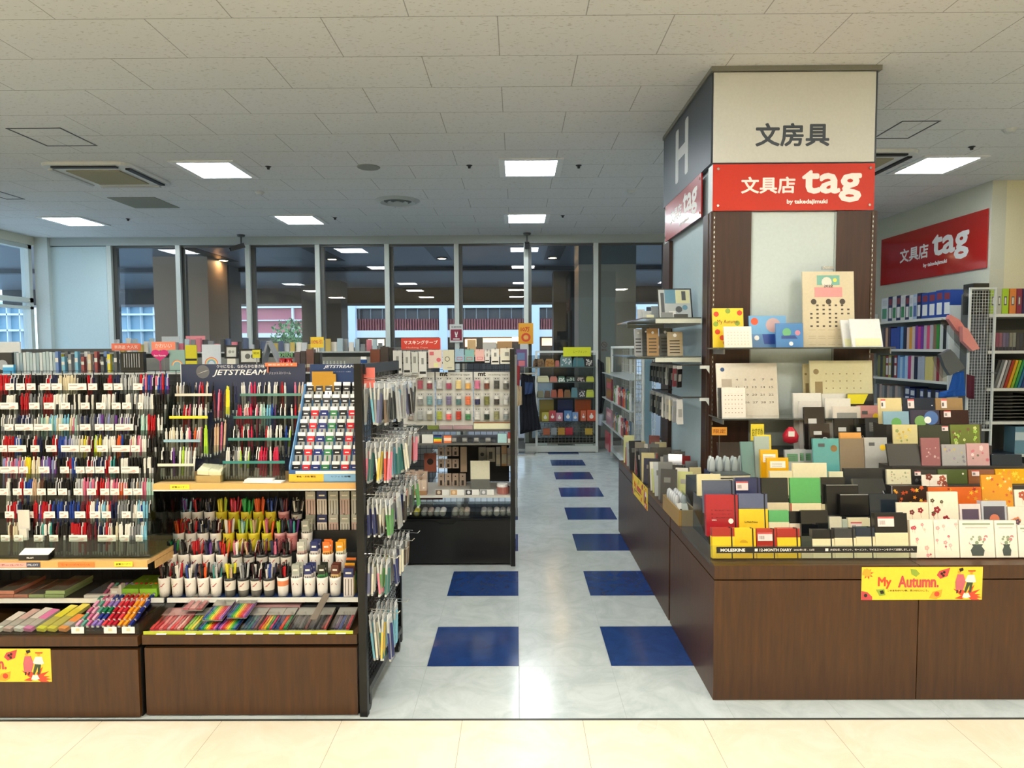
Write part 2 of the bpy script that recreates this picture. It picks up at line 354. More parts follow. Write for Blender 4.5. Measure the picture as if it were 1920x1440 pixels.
# tree
t = thing('tree', 'bushy green tree outside in front of the pink wall', 'tree', (P(540, 650, 27).x, 27, 0))
MB().cyl((0, 0, 0), (0.05, 0, 1.6), .09, .05, 8).build('trunk', M('4A3A2A', .8), t)
m = MB(); c = P(545, 622, 27) - Vector(t.location); R_ = random.Random(3)
for i in range(900):
    a, b, r = R_.uniform(0, 2 * PI), R_.uniform(-1, 1), R_.random() ** .4
    q = Vector((math.cos(a) * math.sqrt(1 - b * b) * .9, math.sin(a) * math.sqrt(1 - b * b) * .8, b * .95)) * r + Vector((c.x, 0, c.z - .35))
    s_ = R_.uniform(.05, .1); e = Euler((R_.uniform(0, 3), R_.uniform(0, 3), R_.uniform(0, 3))).to_matrix()
    m.poly([tuple(q + e @ Vector(k)) for k in ((-s_, 0, 0), (0, -s_ * .5, 0), (s_, 0, 0), (0, s_ * .5, 0))], i % 3)
m.build('foliage', [M('3E7A4A', .6), M('6FAE74', .6), M('2C5A3A', .6)], t)

# ---------------------------------------------------------------- ceiling fittings
PANEL_L = emis('F2FAFF', LAMP, 'cool_lamp_panel'); PANEL_H = emis('FFF7E8', LAMP_HALL, 'hall_lamp_panel')
def ceiling_lamp(x, y, lab, hall=False, grp='square recessed ceiling lamps'):
    t = thing('ceiling_lamp', lab, 'ceiling lamp', (x, y, CZ), group=grp)
    m = MB(); a, b = .3, .31
    for q in ((-a, a, -b, -b + .05), (-a, a, b - .05, b), (-a, -a + .06, -b + .05, b - .05), (a - .06, a, -b + .05, b - .05)): m.box(*q, -.012, -.001)
    m.build('frame', M('E9ECEC', .4), t)
    MB().box(-.24, .24, -.26, .26, -.010, -.002).build('diffuser', PANEL_H if hall else PANEL_L, t)
for x, xn in ((.14, 'above the aisle'), (-2.88, 'above the pen shelves'), (-5.9, 'towards the pale blue panel'), (4.0, 'beyond the sign pillar')):
    for y, yn in ((2.92, 'first row, at the shop edge'), (6.3, 'middle row'), (8.72, 'row next to the windows')):
        if x == -5.9 and y == 6.3: continue
        if x == 4.0 and y == 8.72: continue
        ceiling_lamp(x, y, 'bright square lamp %s, %s' % (xn, yn))
for x, xn in ((-6, 'outermost beside the white wall'), (-3, 'in front of the pen cabinets'), (0, 'in line with the aisle'), (3, 'in front of the notebook counter'), (6, 'towards the cream side wall')):
    for y, yn in ((.9, 'close to the shop'), (-1.6, 'deep in the hall')):
        ceiling_lamp(x, y, 'warm bright hall lamp %s, %s' % (xn, yn), True, 'hall ceiling lamps')
def panel_frame(l, t, r, b, lab, slant=0):
    p = [PZ(*q, CZ) for q in ((l, t), (r, b))]
    x0, x1 = sorted((p[0].x, p[1].x)); y0, y1 = sorted((p[0].y, p[1].y))
    m = MB(); g = .012
    for q in ((x0, x1, y0, y0 + g), (x0, x1, y1 - g, y1), (x0, x0 + g, y0, y1), (x1 - g, x1, y0, y1)): m.box(*q, CZ - .004, CZ - .0005)
    o = m.build('access_hatch', M('55595A', .5)); tag(o, lab, 'ceiling hatch'); return o
panel_frame(10, 240, 183, 273, 'square access hatch in the ceiling before the air conditioner')
panel_frame(-40, 358, 47, 373, 'square access hatch cut by the frame edge near the window corner')
panel_frame(1765, 226, 1635, 260, 'square access hatch beside the sign pillar')
# cassette air conditioners
def cassette(cx, cy, lab):
    t = thing('air_conditioner', lab, 'air conditioner', (cx, cy, CZ), group='round cornered ceiling cassettes')
    def rr(hx, hy, r, z, n=7):
        out = []
        for sx, sy, a0 in ((1, 1, 0), (-1, 1, 90), (-1, -1, 180), (1, -1, 270)):
            for i in range(n): an = math.radians(a0 + 90 * i / (n - 1)); out.append((sx * (hx - r) + r * math.cos(an), sy * (hy - r) + r * math.sin(an), z))
        return out
    m = MB(); o_ = rr(.42, .42, .12, -.001); i_ = rr(.415, .415, .12, -.03); k = rr(.30, .30, .03, -.034)
    n = len(o_)
    for A, B in ((o_, i_), (i_, k)):
        s = len(m.v); m.v += A + B
        for i in range(n): j = (i + 1) % n; m.f.append([s + i, s + j, s + n + j, s + n + i]); m.m.append(0)
    m.poly(list(reversed(k)), 0)
    m.build('casing', M('D5D8D6', .4), t)
    MB().box(-.25, .25, -.25, .25, -.044, -.036).build('intake_grille', M('A0987A', .7), t)
    for a, b, c, d in ((-.30, .30, -.385, -.34), (-.30, .30, .34, .385), (-.385, -.34, -.30, .30), (.34, .385, -.30, .30)): MB().box(a, b, c, d, -.046, -.03).build('louvre_and_edge_shade', M('1A1B1B' if (c < -.3 and d < -.3) or a > .3 else 'C4C7C5', .5), t)  # near and right louvres are black to paint in the casing's edge shadow
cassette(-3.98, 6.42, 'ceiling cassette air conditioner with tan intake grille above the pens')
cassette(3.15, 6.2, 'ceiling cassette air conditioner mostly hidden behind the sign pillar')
o = MB().box(-4.62, -4.08, 7.4, 7.95, CZ - .006, CZ - .001).build('ceiling_vent', M('8A8C80', .7)); tag(o, 'square grey ventilation grille in the ceiling', 'vent')
o = MB().lathe([(.02, -.012), (.05, -.02), (.08, -.008), (.12, -.025), (.16, -.01), (.2, -.03), (.26, -.001)], 28, (-1.38, 7.65, CZ), ms=[0, 1, 0, 1, 0, 0]).build('air_diffuser', [M('B4BAB8', .4), M('5E6462', .5)]); tag(o, 'round ringed air diffuser in the ceiling', 'vent')
o = MB().lathe([(0, -.008), (.1, -.008), (.11, -.001)], 24, (-1.4, 6.25, CZ)).build('ceiling_speaker', M('8E918C', .7)); tag(o, 'round flat grey loudspeaker disc in the ceiling', 'speaker')
for px, py, lab in ((503, 312, 'black sprinkler dot above the lamp over the pens'), (880, 310, 'black sprinkler dot beside the lamp above the aisle'), (1085, 310, 'black sprinkler dot between aisle lamp and sign pillar'),
                    (240, 410, 'black sprinkler dot near the air vent'), (628, 408, 'black sprinkler dot near the far lamp over the pens'), (1055, 404, 'black sprinkler dot beside the lamp nearest the window'), (1822, 275, 'black sprinkler dot above the lamp beyond the pillar')):
    p = PZ(px, py, CZ); o = MB().lathe([(0, -.03), (.012, -.028), (.014, -.012), (.03, -.001)], 12, tuple(p)).build('sprinkler', M('222222', .4)); tag(o, lab, 'sprinkler', 'ceiling sprinklers')
for px, py, lab in ((1183, 358, 'small round detector with light slots beside the sign pillar'), (487, 360, 'small pale smoke detector before the far lamp'), (1893, 242, 'small pale smoke detector by the edge of the ceiling')):
    p = PZ(px, py, CZ); o = MB().lathe([(0, -.035), (.03, -.03), (.045, -.012), (.055, -.001)], 16, tuple(p)).build('smoke_detector', M('C9CCCA', .4)); tag(o, lab, 'detector')
def cctv(x, lab, yaw):
    t = thing('security_camera', lab, 'camera', (x, 9.83, CZ), (0, 0, yaw))
    MB().lathe([(0, -.03), (.05, -.03), (.06, -.001)], 16).build('mount', M('5A5D5C', .4), t)
    MB().cyl((0, 0, -.03), (0, 0, -.14), .012, n=8).build('stem', M('5A5D5C', .4), t)
    MB().rbox((0, -.05, -.19), (.07, .2, .07), (.35, 0, 0)).cyl((0, -.145, -.225), (0, -.165, -.233), .028, n=12, m=0).build('camera_body', M('26282A', .35), t)
cctv(-4.14, 'dark security camera aimed sideways under the window head', -1.1); cctv(.16, 'dark security camera above the aisle at the window front', 0)

# ---------------------------------------------------------------- sign pillar
m = MB(); PXL, PXR, PY0, PY1 = 1.215, 2.25, 4.1, 5.43
m.box(PXL + .03, PXR - .03, PY0 + .03, PY1 - .03, 0, 2.70, 1)
for a, b in ((PXL, 1.468), (2.0, PXR)): m.box(a, b, PY0, PY0 + .035, 0, 2.405, 0)
for a, b in ((PY0 + .036, PY0 + .17), (PY1 - .22, PY1)): m.box(PXL, PXL + .031, a, b, 0, 2.405, 0); m.box(PXR - .031, PXR, a, b, 0, 2.405, 0)
m.box(1.47, 1.998, PY0 + .012, PY0 + .03, .6, 2.40, 2); m.box(1.468, 1.478, PY0 + .004, PY0 + .012, .6, 2.4, 3); m.box(1.99, 2.0, PY0 + .004, PY0 + .012, .6, 2.4, 3)
pil = struct('pillar', m, [DWOOD, M('B4CAD2', .45), M('C9D6D6', .4), M('A6B0B0', .3)], 'square pillar with dark wood edges and pale boards under the shop signs')
m = MB()
for x in (1.235, 2.222):
    m.box(x - .006, x + .006, PY0 - .004, PY0 + .001, .62, 2.40, 0)
    for i in range(58): z = .65 + i * .03; m.box(x - .0025, x + .0025, PY0 - .005, PY0 - .0039, z, z + .014, 1)
m.box(PXL - .004, PXL, PY0 + .05, PY0 + .062, .62, 2.4, 0)
struct('slotted_rail', m, [M('5A4A3A', .4, .3), STEEL], parent=pil)
# sign box
DSLATE = M('3F4852', .45); SIGNW = M('CFD0CA', .5); RED = M('CC3018', .5); REDD = M('B01F1C', .3, 0, .5); LETW = M('F4F1EC', .4)
sb = thing('sign_box', 'big box sign with grey stationery lettering on top of the pillar', 'sign', (1.73, 4.75, 2.70))
MB().box(-.51, .505, -.645, .675, 0, CZ - 2.702).build('box_body', DSLATE, sb)
MB().box(-.507, .49, -.652, -.645, .004, .55).build('front_face', SIGNW, sb)
MB().box(-.525, .52, -.665, .68, .555, CZ - 2.701).build('top_rim', M('7B7B72', .4), sb)
def wtext(body, l, t, r, b, Y, mat, par, name='lettering', bold=0, **k):
    a = P(l, t, Y); c = P(r, b, Y); L = par.location
    return text(body, c.x - a.x, a.z - c.z, mat, par, (a.x + c.x) / 2 - L.x, (a.z + c.z) / 2 - L.z, Y - L.y, name, bold, **k)
wtext('文房具', 1418, 232, 1554, 273, 4.098, DSLATE, sb, fat=.004)
def side_local(o, px, py, X):
    p = PX(px, py, X); return -(p.y - o.location.y), p.z - o.location.z
sh = bpy.data.objects.new('side_face', None); COL.objects.link(sh); sh.parent = sb; sh.location = (-.515, 0, 0); sh.rotation_euler = (0, 0, -PI / 2)
def side_text(body, parent, yc, zc, w, h, mat, y=-.001, bold=0, **k): return text(body, w, h, mat, parent, yc, zc, y, 'lettering', bold, **k)
MB().box(-.67, .64, -.002, .006, .004, .55).build('panel', DSLATE, sh)
side_text('H', sh, -.08, .29, .33, .36, M('CFD3D2', .4), -.003, fat=.016)
def tag_sign(name, label, loc, rotz, W_, H_, mat, scale, screws=True):
    t = thing(name, label, 'sign', loc, (0, 0, rotz))
    MB().box(-W_ / 2, W_ / 2, 0, .008, 0, H_).build('board', mat, t)
    s = scale
    text('文具店', .33 * s, .098 * s, LETW, t, -.158 * s, H_ / 2 + .013 * s, -.0005, fat=.0028 * s)
    text('tag', .355 * s, .185 * s, LETW, t, .235 * s, H_ / 2 + .005 * s, -.0005, fat=.0075 * s)
    text('by takedajimuki', .25 * s, .031 * s, LETW, t, .085 * s, H_ / 2 - .092 * s, -.0005, fat=.0014 * s)
    if screws:
        for x in (-W_ / 2 + .03, W_ / 2 - .03):
            for z in (.03, H_ - .03): MB().cyl((x, 0, z), (x, -.008, z), .008, n=10).build('screw', CHROME, t)
    return t
tag_sign('shop_sign', 'red shop sign with white lettering on the front of the pillar', (1.722, 4.09, 2.407), 0, 1.0, .285, RED, 1.0)
tag_sign('shop_sign', 'red shop sign on the aisle side of the pillar, under the letter H', (1.205, 4.80, 2.412), -PI / 2, 1.02, .283, REDD, 1.0)
for q in ((-.645, -.55), (.55, .66)): MB().box(-.505, -.495, q[0], q[1], -.29, -.004).build('corner_trim', M('DDE3E2', .4), sb)
tag_sign('wall_sign', 'large glossy red shop sign on the wall above the binders', (4.965, 7.93, 2.385), -PI / 2, 2.0, .62, M('B5231D', .12, 0, .6), 1.72, False)

# ---------------------------------------------------------------- low brown cabinets, display counter
def counter_cabinet(label, x0, x1, y0, y1, h=.605, lip=.06, faces='front', grp='brown display counter cabinets'):
    t = thing('display_cabinet', label, 'cabinet', ((x0 + x1) / 2, (y0 + y1) / 2, 0), group=grp)
    hx, hy = (x1 - x0) / 2, (y1 - y0) / 2
    MB().box(-hx + .018, hx - .018, -hy + .018, hy - .018, 0, h - lip - .006).build('carcass', M('1C120C', .6), t)
    MB().box(-hx, hx, -hy, hy, h - lip, h).build('top_board', WALNUT, t)
    if 'front' in faces: MB().box(-hx, hx, -hy, -hy + .017, .002, h - lip - .006).build('front_panel', WALNUT, t)
    if 'left' in faces: MB().box(-hx, -hx + .017, -hy + .0175, hy, .002, h - lip - .006).build('side_panel', WALNUT, t)
    return t
counter_cabinet('brown counter cabinet at the aisle corner, carrying notebooks', .86, 1.752, 2.79, 3.60, faces='front left')
counter_cabinet('brown counter cabinet with the yellow autumn banner beside the corner one', 1.756, 2.65, 2.79, 3.60)
counter_cabinet('brown counter cabinet cut off by the frame edge', 2.654, 3.55, 2.79, 3.60)
counter_cabinet('long brown counter cabinet flanking the aisle beside the pillar', .86, 1.205, 3.612, 5.46, faces='left')
counter_cabinet('brown cabinet under the calendars in front of the pillar', 1.21, 3.55, 3.612, 4.085, faces='front')
def banner(loc, rotz, W_, H_, label, crop=0, par=None):
    t = thing('autumn_banner', label, 'banner', loc, (0, 0, rotz), group='yellow autumn banners')
    Y_ = M('F2D23A', .5); cols = [Y_, M('D9482B', .5), M('8FA83A', .5), M('C94A4E', .5), M('F3ECE0', .5), M('3C4A2E', .5), M('2A1C14', .5), M('E9A62C', .5), M('C8646E', .5)]
    m = MB().box(-W_ / 2, W_ / 2, 0, .0012, 0, H_, 0)
    U = lambda u, v: (-W_ / 2 + u * W_, H_ * (1 - v))
    y = -.0004
    cnt = [0]
    def P_(pts, mi, k=0): cnt[0] += 1; q = [U(u, v) for u, v in pts]; ar = sum(q[i][0] * q[(i + 1) % len(q)][1] - q[(i + 1) % len(q)][0] * q[i][1] for i in range(len(q))); m.xz(q if ar > 0 else q[::-1], y - k * .0002 - cnt[0] * 8e-6, mi)
    def leaf(u, v, a, L, w, mi, k=0):
        ca, sa = math.cos(a), math.sin(a); A = W_ / H_
        P_([(u + (p * ca - q * sa), v - (p * sa + q * ca) * A) for p, q in ((0, 0), (L * .4, w), (L, 0), (L * .4, -w))], mi, k)
    for i in range(8): leaf(.05, .2, i * PI / 4 + .2, .05, .01, 1)
    P_([(.02, .05), (.07, .08), (.08, .25), (.04, .3), (.0, .2)], 7)
    P_([(.4, .05), (.45, .08), (.48, .2), (.45, .3), (.41, .22)], 2); P_([(.12, .68), (.19, .66), (.2, .85), (.15, .88)], 2); P_([(.15, .72), (.18, .7), (.19, .8), (.16, .82)], 6, 1)
    P_([(.73, .02), (.71, .28), (.65, .36), (.62, .25), (.64, .12)], 3); P_([(.70, .1), (.69, .25), (.66, .28), (.655, .18)], 1, 1)
    for u, v in ((.66, .2), (.68, .16), (.675, .26)): m.disc(*U(u, v), .006, y - .0006, 6, 8)
    P_([(0, .72), (.05, .76), (.09, .9), (.09, 1), (0, 1)], 3); m.disc(*U(.035, .86), .008, y - .0004, 6, 8)
    P_([(.56, .95), (.59, .75), (.67, .68), (.66, .9), (.62, .98)], 7); m.disc(*U(.625, .82), .012, y - .0004, 1, 8)
    for a, L in ((2.6, .13), (2.2, .1), (.5, .13), (.15, .12), (-.25, .12), (-.05, .13), (3.3, .1), (1.0, .12)): leaf(.87, .9, a, L, .016, 1, 1)
    leaf(.87, .95, 1.3, .05, .03, 4, 2); leaf(.87, .95, 2.0, .05, .03, 4, 2)
    # two drawn figures
    P_([(.79, .22), (.84, .22), (.86, .45), (.84, .7), (.78, .7), (.775, .45)], 8, 3); m.disc(*U(.805, .16), .007, y - .0012, 7, 10); P_([(.80, .05), (.835, .02), (.84, .1), (.81, .15)], 6, 5)
    P_([(.785, .7), (.80, .7), (.795, .8), (.785, .8)], 6, 3); P_([(.815, .7), (.83, .7), (.82, .8), (.81, .8)], 6, 3)
    P_([(.875, .24), (.93, .24), (.945, .45), (.92, .48), (.87, .46), (.855, .42)], 4, 3); P_([(.87, .46), (.92, .47), (.905, .78), (.89, .78), (.893, .55), (.865, .78), (.85, .76)], 5, 3)
    m.disc(*U(.905, .17), .007, y - .0012, 7, 10); P_([(.875, .1), (.94, .1), (.935, .14), (.88, .14)], 1, 5)
    m.build('printed_sheet', cols, t)
    fx = -W_ / 2
    text('My', .105 * W_, .34 * H_, cols[1], t, fx + .19 * W_, H_ * .52, -.001, fat=.0016)
    text('Autumn.', .33 * W_, .34 * H_, cols[3], t, fx + .47 * W_, H_ * .56, -.001, fat=.0016)
    text('このまちのいい秋、見つけにいこう。', .34 * W_, .06 * H_, cols[6], t, fx + .385 * W_, H_ * .29, -.001)
    return t
a = P(1617, 1064, 2.785); b = P(1842, 1125, 2.785)
banner(((a.x + b.x) / 2, 2.7885, b.z), 0, b.x - a.x, a.z - b.z, 'yellow autumn banner on the brown counter front below the cards')
b = P(96, 1279, 2.655); a = P(96, 1217, 2.655)
banner((b.x - .26, 2.6585, b.z), 0, .52, a.z - b.z, 'yellow autumn banner on the brown pen cabinet, cut by the frame edge')
p = PX(1186, 900, .858); q = PX(1214, 945, .858)
banner((.8585, (p.y + q.y) / 2, (p.z + q.z) / 2 - .07), -PI / 2, abs(p.y - q.y), .15, 'yellow autumn banner on the counter side along the aisle')

# ---------------------------------------------------------------- goods on the display counter
def fit(l, r, t, Y, z, lean):
    """width, height and centre x of an upright thing standing at depth Y on height z, its top seen at row t"""
    a = P(l, t + 20, Y).x; b = P(r, t + 20, Y).x; h = .1
    for _ in range(6):
        Yt = Y + h * math.sin(lean); h = (P((l + r) / 2, t, Yt).z - z) / math.cos(lean)
    return b - a, max(h, .015), (a + b) / 2
ROWS = {}
def stand_row(key, Y, z): ROWS[key] = (Y, z)
for k, Y, z in (('a', 2.87, .612), ('b', 3.00, .665), ('c', 3.13, .75), ('d', 3.27, .86), ('q', 3.29, .80), ('e', 3.40, .93), ('f', 3.54, 1.02), ('g', 3.68, 1.12)): stand_row(k, Y, z)
def step(x0, x1, y0, y1, z, mat, label, zb=.606):
    o = MB().box(-(x1 - x0) / 2, (x1 - x0) / 2, 0, y1 - y0, 0, z - zb).build('display_step', mat, None, ((x0 + x1) / 2, y0, zb))
    return tag(o, label, 'display step', 'steps under the goods on the counter')
SM = M('232425', .25); SM2 = M('3A3631', .5)
step(.93, 1.70, 2.98, 3.075, .663, SM, 'low black step under the second row of notebooks')
step(.93, 1.82, 3.08, 3.23, .748, SM, 'black step under the large green notebook row')
step(.93, 1.87, 3.235, 3.40, .798, SM, 'black step under the cream pads')
step(1.78, 2.75, 2.98, 3.075, .663, SM2, 'low step under the berry cards')
step(1.83, 2.80, 3.08, 3.23, .748, SM2, 'step under the orange leaf card strips')
step(1.88, 2.85, 3.235, 3.375, .858, SM2, 'step under the moss green pad')
step(1.965, 2.72, 3.38, 3.505, .928, SM2, 'step under the pink crinkled bag')
step(2.05, 2.58, 3.51, 3.645, 1.018, SM2, 'step under the yellow rose pouch')
step(2.085, 2.62, 3.65, 3.83, 1.118, SM2, 'topmost step under the envelope sets')
def book(row, l, r, t, col, label, cat='notebook', name='notebook', thick=.016, lean=.13, dy=0, dz=0, edge=None, band=None, strap=True, tag_=None, deco=None, group=None, coat=.5, rough=.35, b=None):
    """A bound or boxed item standing cover out. Root mesh = cover with pages; strap, paper band and price tag are parts."""
    Y, z = ROWS[row] if isinstance(row, str) else row
    Y += dy; z += dz
    w, h, cx = fit(l, r, t, Y, z, lean)
    c = M(col, rough, 0, coat) if isinstance(col, str) else col
    mats = [c, M(edge, .7) if edge else M('E9E2CF', .7)]
    m = MB(); e = .002
    if strap is None:   # card or sheet: plain body
        m.box(-w / 2, w / 2, 0, thick, 0, h, 0)
    else:
        m.box(-w / 2, w / 2, 0, e, 0, h, 0).box(-w / 2, w / 2, thick - e, thick, 0, h, 0).box(-w / 2, -w / 2 + e, e, thick - e, 0, h, 0).box(-w / 2 + e, w / 2 - e, e, thick - e, .002, h - .004, 1)
    if deco:
        mats = mats + deco(m, w, h, len(mats))
    o = m.build(name, mats, None, (cx, Y, z), (-lean, 0, 0)); tag(o, label, cat, group)
    if band:
        bc, f = band; MB().box(-w / 2 - .0006, w / 2 + .0006, -.001, thick + .0006, .0, h * f).build('paper_band', M(bc, .5), o)
    if strap: x = w / 2 - .016; MB().box(x, x + .005, -.002, thick + .001, -.0005, h + .001).build('elastic_strap', M('0E0E10', .5), o)
    if tag_:
        u0, v0, u1, v1 = tag_; q = MB().box(-w / 2 + u0 * w, -w / 2 + u1 * w, -.0035, -.0022, h * (1 - v1), h * (1 - v0), 0)
        x0, x1, z0, z1 = -w / 2 + u0 * w, -w / 2 + u1 * w, h * (1 - v1), h * (1 - v0)
        q.box(x0, x1, -.0037, -.0035, z1 - (z1 - z0) * .18, z1, 1)
        for i in range(7): xx = x0 + (x1 - x0) * (.12 + .05 * i); q.box(xx, xx + .0012, -.0037, -.0035, z0 + (z1 - z0) * .2, z0 + (z1 - z0) * .62, 2)
        q.build('price_sticker', [M('EEDCD8', .5), M('D05A5A', .5), M('444444', .5)], o)
    o['w'] = w; o['h'] = h; return o
def lines(cols):   # squiggly script on a cover
    def f(m, w, h, k):
        r = random.Random(5)
        for j in range(3):
            x = -w * .34; z = h * (.62 - .09 * j)
            while x < w * .3:
                d = r.uniform(.003, .007); m.box(x, x + d, -.0008, 0, z - .001 + r.uniform(-.001, .002), z + r.uniform(.001, .004), k); x += d + r.uniform(.001, .003)
        return [M(cols, .6)]
    return f
# notebooks, first row
b = book('a', 1337, 1379, 990, 'A8271F', 'small red boxed notebook with yellow band at the corner of the front row', band=('F2CB2A', .72), thick=.03)
text('Le Petit Prince', .055, .008, BLACK, b, -.008, .045, -.0015)
b = book('a', 1379.5, 1419, 991, 'F0C322', 'small bright yellow notebook with line drawing in the front row', thick=.03, deco=lambda m, w, h, k: (m.poly([(-.02 + .018 * math.cos(a) + .012, -.0006, .07 + .012 * math.sin(a)) for a in [i * PI / 10 for i in range(11)]] + [(.012, -.0006, .068)], k), [M('C99B1A', .5)])[-1])
b = book('a', 1420.5, 1458, 992, 'AC2C20', 'small red notebook with pale pink price sticker in the front row', band=('F2CB2A', .3), tag_=(.05, .12, .78, .4), thick=.03)
b = book('a', 1459.5, 1502, 991, 'AA2A20', 'small red notebook with yellow band beside the black acrylic gap', band=('F2CB2A', .7), thick=.034)
text('Le Petit Prince', .055, .008, BLACK, b, -.008, .045, -.0015)
book('a', 1504, 1524, 1006, '3A4038', 'narrow dark green notebook half hidden behind pale bands', band=('D8CDA8', .5), strap=False)
book('a', 1525.5, 1566, 993, '101112', 'small black notebook with cream band in the front row', band=('E8DDB4', .68), thick=.032)
book('a', 1567.5, 1607, 991, '3B3D3E', 'small charcoal notebook with cream band in the front row', band=('E8DDB4', .68), thick=.032)
book('a', 1608, 1643, 989, '1D2B3E', 'small navy notebook with green page edge and cream band', band=('E8DDB4', .7), edge='4E9A68', thick=.034)
book('a', 1645, 1706, 962, '0D0D0F', 'larger black notebook with pink topped price sticker in the front row', band=('E8DDB4', .56), tag_=(.08, .08, .58, .3), strap=False, thick=.03)
# second row
b = book('b', 1326, 1386, 928, 'A81E2A', 'large red 2022 diary with round white sticker', deco=lines('6E1018'), thick=.03, dz=.01)
text('2022', .022, .007, LETW, b, -b['w'] * .26, .075, -.0012)
MB().cyl((.04, 0, .07), (.04, -.0012, .07), .012, n=18).build('round_sticker', TAGW, b)
b = book('b', 1388, 1442, 926, '56607E', 'slate blue notebook with broad yellow band', thick=.028, band=('F0C828', .66), edge='9A5A60')
text('Le Petit Prince', .06, .009, BLACK, b, -.012, .075, -.0015)
book('b', 1443.5, 1481, 957, '5AAE6A', 'small green notebook with cream band in the second row', band=('E4DBB8', .58), strap=False)
book('b', 1482, 1503, 959, '0E1011', 'narrow black notebook with red edged band', band=('E6D6BE', .55), strap=False)
book('b', 1504, 1555, 957, '15181A', 'black notebook in shiny film leaning in the second row', rough=.08, coat=1, dy=-.03, strap=False)
book('b', 1557, 1580, 969, 'D8D4BC', 'small pale notebook between the black ones', strap=False)
book('b', 1581, 1591, 974, 'AEB8A8', 'thin grey green notebook behind the pale one', strap=False)
book('b', 1592, 1633, 971, 'E2DAB6', 'cream banded notebook under the black boxes', strap=False, tag_=(.1, .2, .6, .6))
# third row
book('c', 1321, 1379, 901, '565E72', 'grey blue notebook with tiny gold mark in the third row', thick=.03, edge='E8DFC8')
book('c', 1381, 1428, 896, '27305A', 'navy notebook with red top edge and price sticker', tag_=(.02, .1, .5, .35), edge='8A2A44', thick=.028)
book('c', 1430, 1480, 896, '23261F', 'large black green notebook with cream band at the foot', band=('E2D2AC', .3), strap=False)
b = book('c', 1484, 1541, 896, '55AA60', 'large bright green notebook wrapped in film', band=('E6D9B0', .28), rough=.12, coat=1, strap=False)
MB().box(-b['w'] / 2 - .001, -b['w'] / 2 + .004, -.0018, .0, 0, b['h'] * .28).build('red_band_end', M('C63A34', .5), b)
book('c', 1543, 1588, 895, '14171A', 'large black notebook with white band behind the box stack', band=('E6D9B0', .25), strap=False, rough=.12, coat=1)
book('c', 1552, 1612, 909, '0B0B0C', 'tall black box with thin white rim', dy=-.022, strap=None, thick=.02, deco=lambda m, w, h, k: (m.box(-w / 2, w / 2, -.0006, 0, h - .003, h, k), [M('9A9A96', .4)])[-1])
book('c', 1577, 1630, 927, '08080A', 'lower black box with pale rim in front of the tall one', dy=-.047, strap=None, thick=.02, deco=lambda m, w, h, k: (m.box(-w / 2, w / 2, -.0006, 0, h - .003, h, k), [M('B0B0AC', .4)])[-1])
book('c', 1614, 1673, 897, '1D2022', 'black album in glossy plastic leaning back', rough=.05, coat=1, lean=.5, strap=None)
book('c', 1632, 1684, 926, '1A2733', 'dark navy notebook with mint page edge', dy=-.047, edge='6CC09A', strap=False, rough=.2, coat=1)
# flat stacks and pads in the fourth row (left half)
def flat(l, r, y, Y, z, h, d, col, label, cat='notebook', name='flat_notebook', rotz=0, page='E7DDBE'):
    a, b_ = P(l, y, Y).x, P(r, y, Y).x; w = b_ - a
    m = MB().box(-w / 2, w / 2, -d / 2, d / 2, 0, .0025, 0).box(-w / 2 + .003, w / 2 - .003, -d / 2 + .003, d / 2 - .003, .0026, h - .0026, 1).box(-w / 2, w / 2, -d / 2, d / 2, h - .0025, h, 0)
    return tag(m.build(name, [M(col, .3), M(page, .7)], None, ((a + b_) / 2, Y + d / 2, z), (0, 0, rotz)), label, cat)
mbx = MB().box(0, .985, 0, .30, 0, .222, 0)
o = mbx.build('display_plinth', M('2A2B2B', .3), None, (.97, 3.405, .606)); tag(o, 'dark plinth under the yellow packs and flat notebooks', 'plinth')
book('q', 1308, 1352, 889, 'E9DDAE', 'tall cream pad at the aisle end of the notebooks', strap=None, lean=.1)
book('q', 1489, 1553, 868, 'E8DEB8', 'cream notebook with grey lower half behind the green one', strap=None, deco=lambda m, w, h, k: (m.box(-w / 2, w / 2, -.0006, 0, 0, h * .45, k), [M('BFC6BE', .5)])[-1])
book('q', 1445, 1488, 883, 'EBDDB0', 'cream pad between the black and the yellow notebooks', strap=None)
book('q', 1557, 1583, 884, 'D9D6B4', 'small pale pad with green print behind the black notebook', strap=None)
book('q', 1585, 1662, 878, '222426', 'wide black folder standing behind the black boxes', strap=None, thick=.02)
for i, (l, r, c, lab) in enumerate([(1352, 1424, '3C403E', 'lowest flat dark notebook in the stack by the bottles'), (1345, 1412, '5A6460', 'middle flat grey notebook in the stack by the bottles'), (1343, 1408, '303A3C', 'top flat dark notebook in the stack by the bottles')]):
    flat(l, r, 870, 3.42, .829 + i * .0175, .017, .11, c, lab, rotz=.05 * i)
# clear bottles in a blue tray
t = thing('bottle_tray', 'blue tray inside the slanted acrylic stand, holding clear bottles', 'tray', (1.175, 3.62, .829))
MB().box(-.11, .11, -.05, .05, 0, .006).box(-.11, .11, -.05, -.046, .006, .04).box(-.11, .11, .046, .05, .006, .04).box(-.11, -.106, -.046, .046, .006, .04).box(.106, .11, -.046, .046, .006, .04).build('tray_body', M('1C2F5C', .3), t)
for i in range(10):
    x = 1.09 + .042 * (i % 5); y = 3.60 + .042 * (i // 5)
    o = MB().lathe([(.001, 0), (.016, 0), (.017, .05), (.016, .085), (.010, .1), (.008, .11), (.001, .112)], 12, ms=[0] * 6).build('clear_bottle', M('AEB6B6', .1, 0, 1), None, (x, y, .836), smooth=True)
    tag(o, 'small clear plastic bottle standing in the blue tray', 'bottle', 'clear bottles in the blue tray')
m = MB().rbox((0, 0, .09), (.19, .003, .2), (-.5, 0, 0))
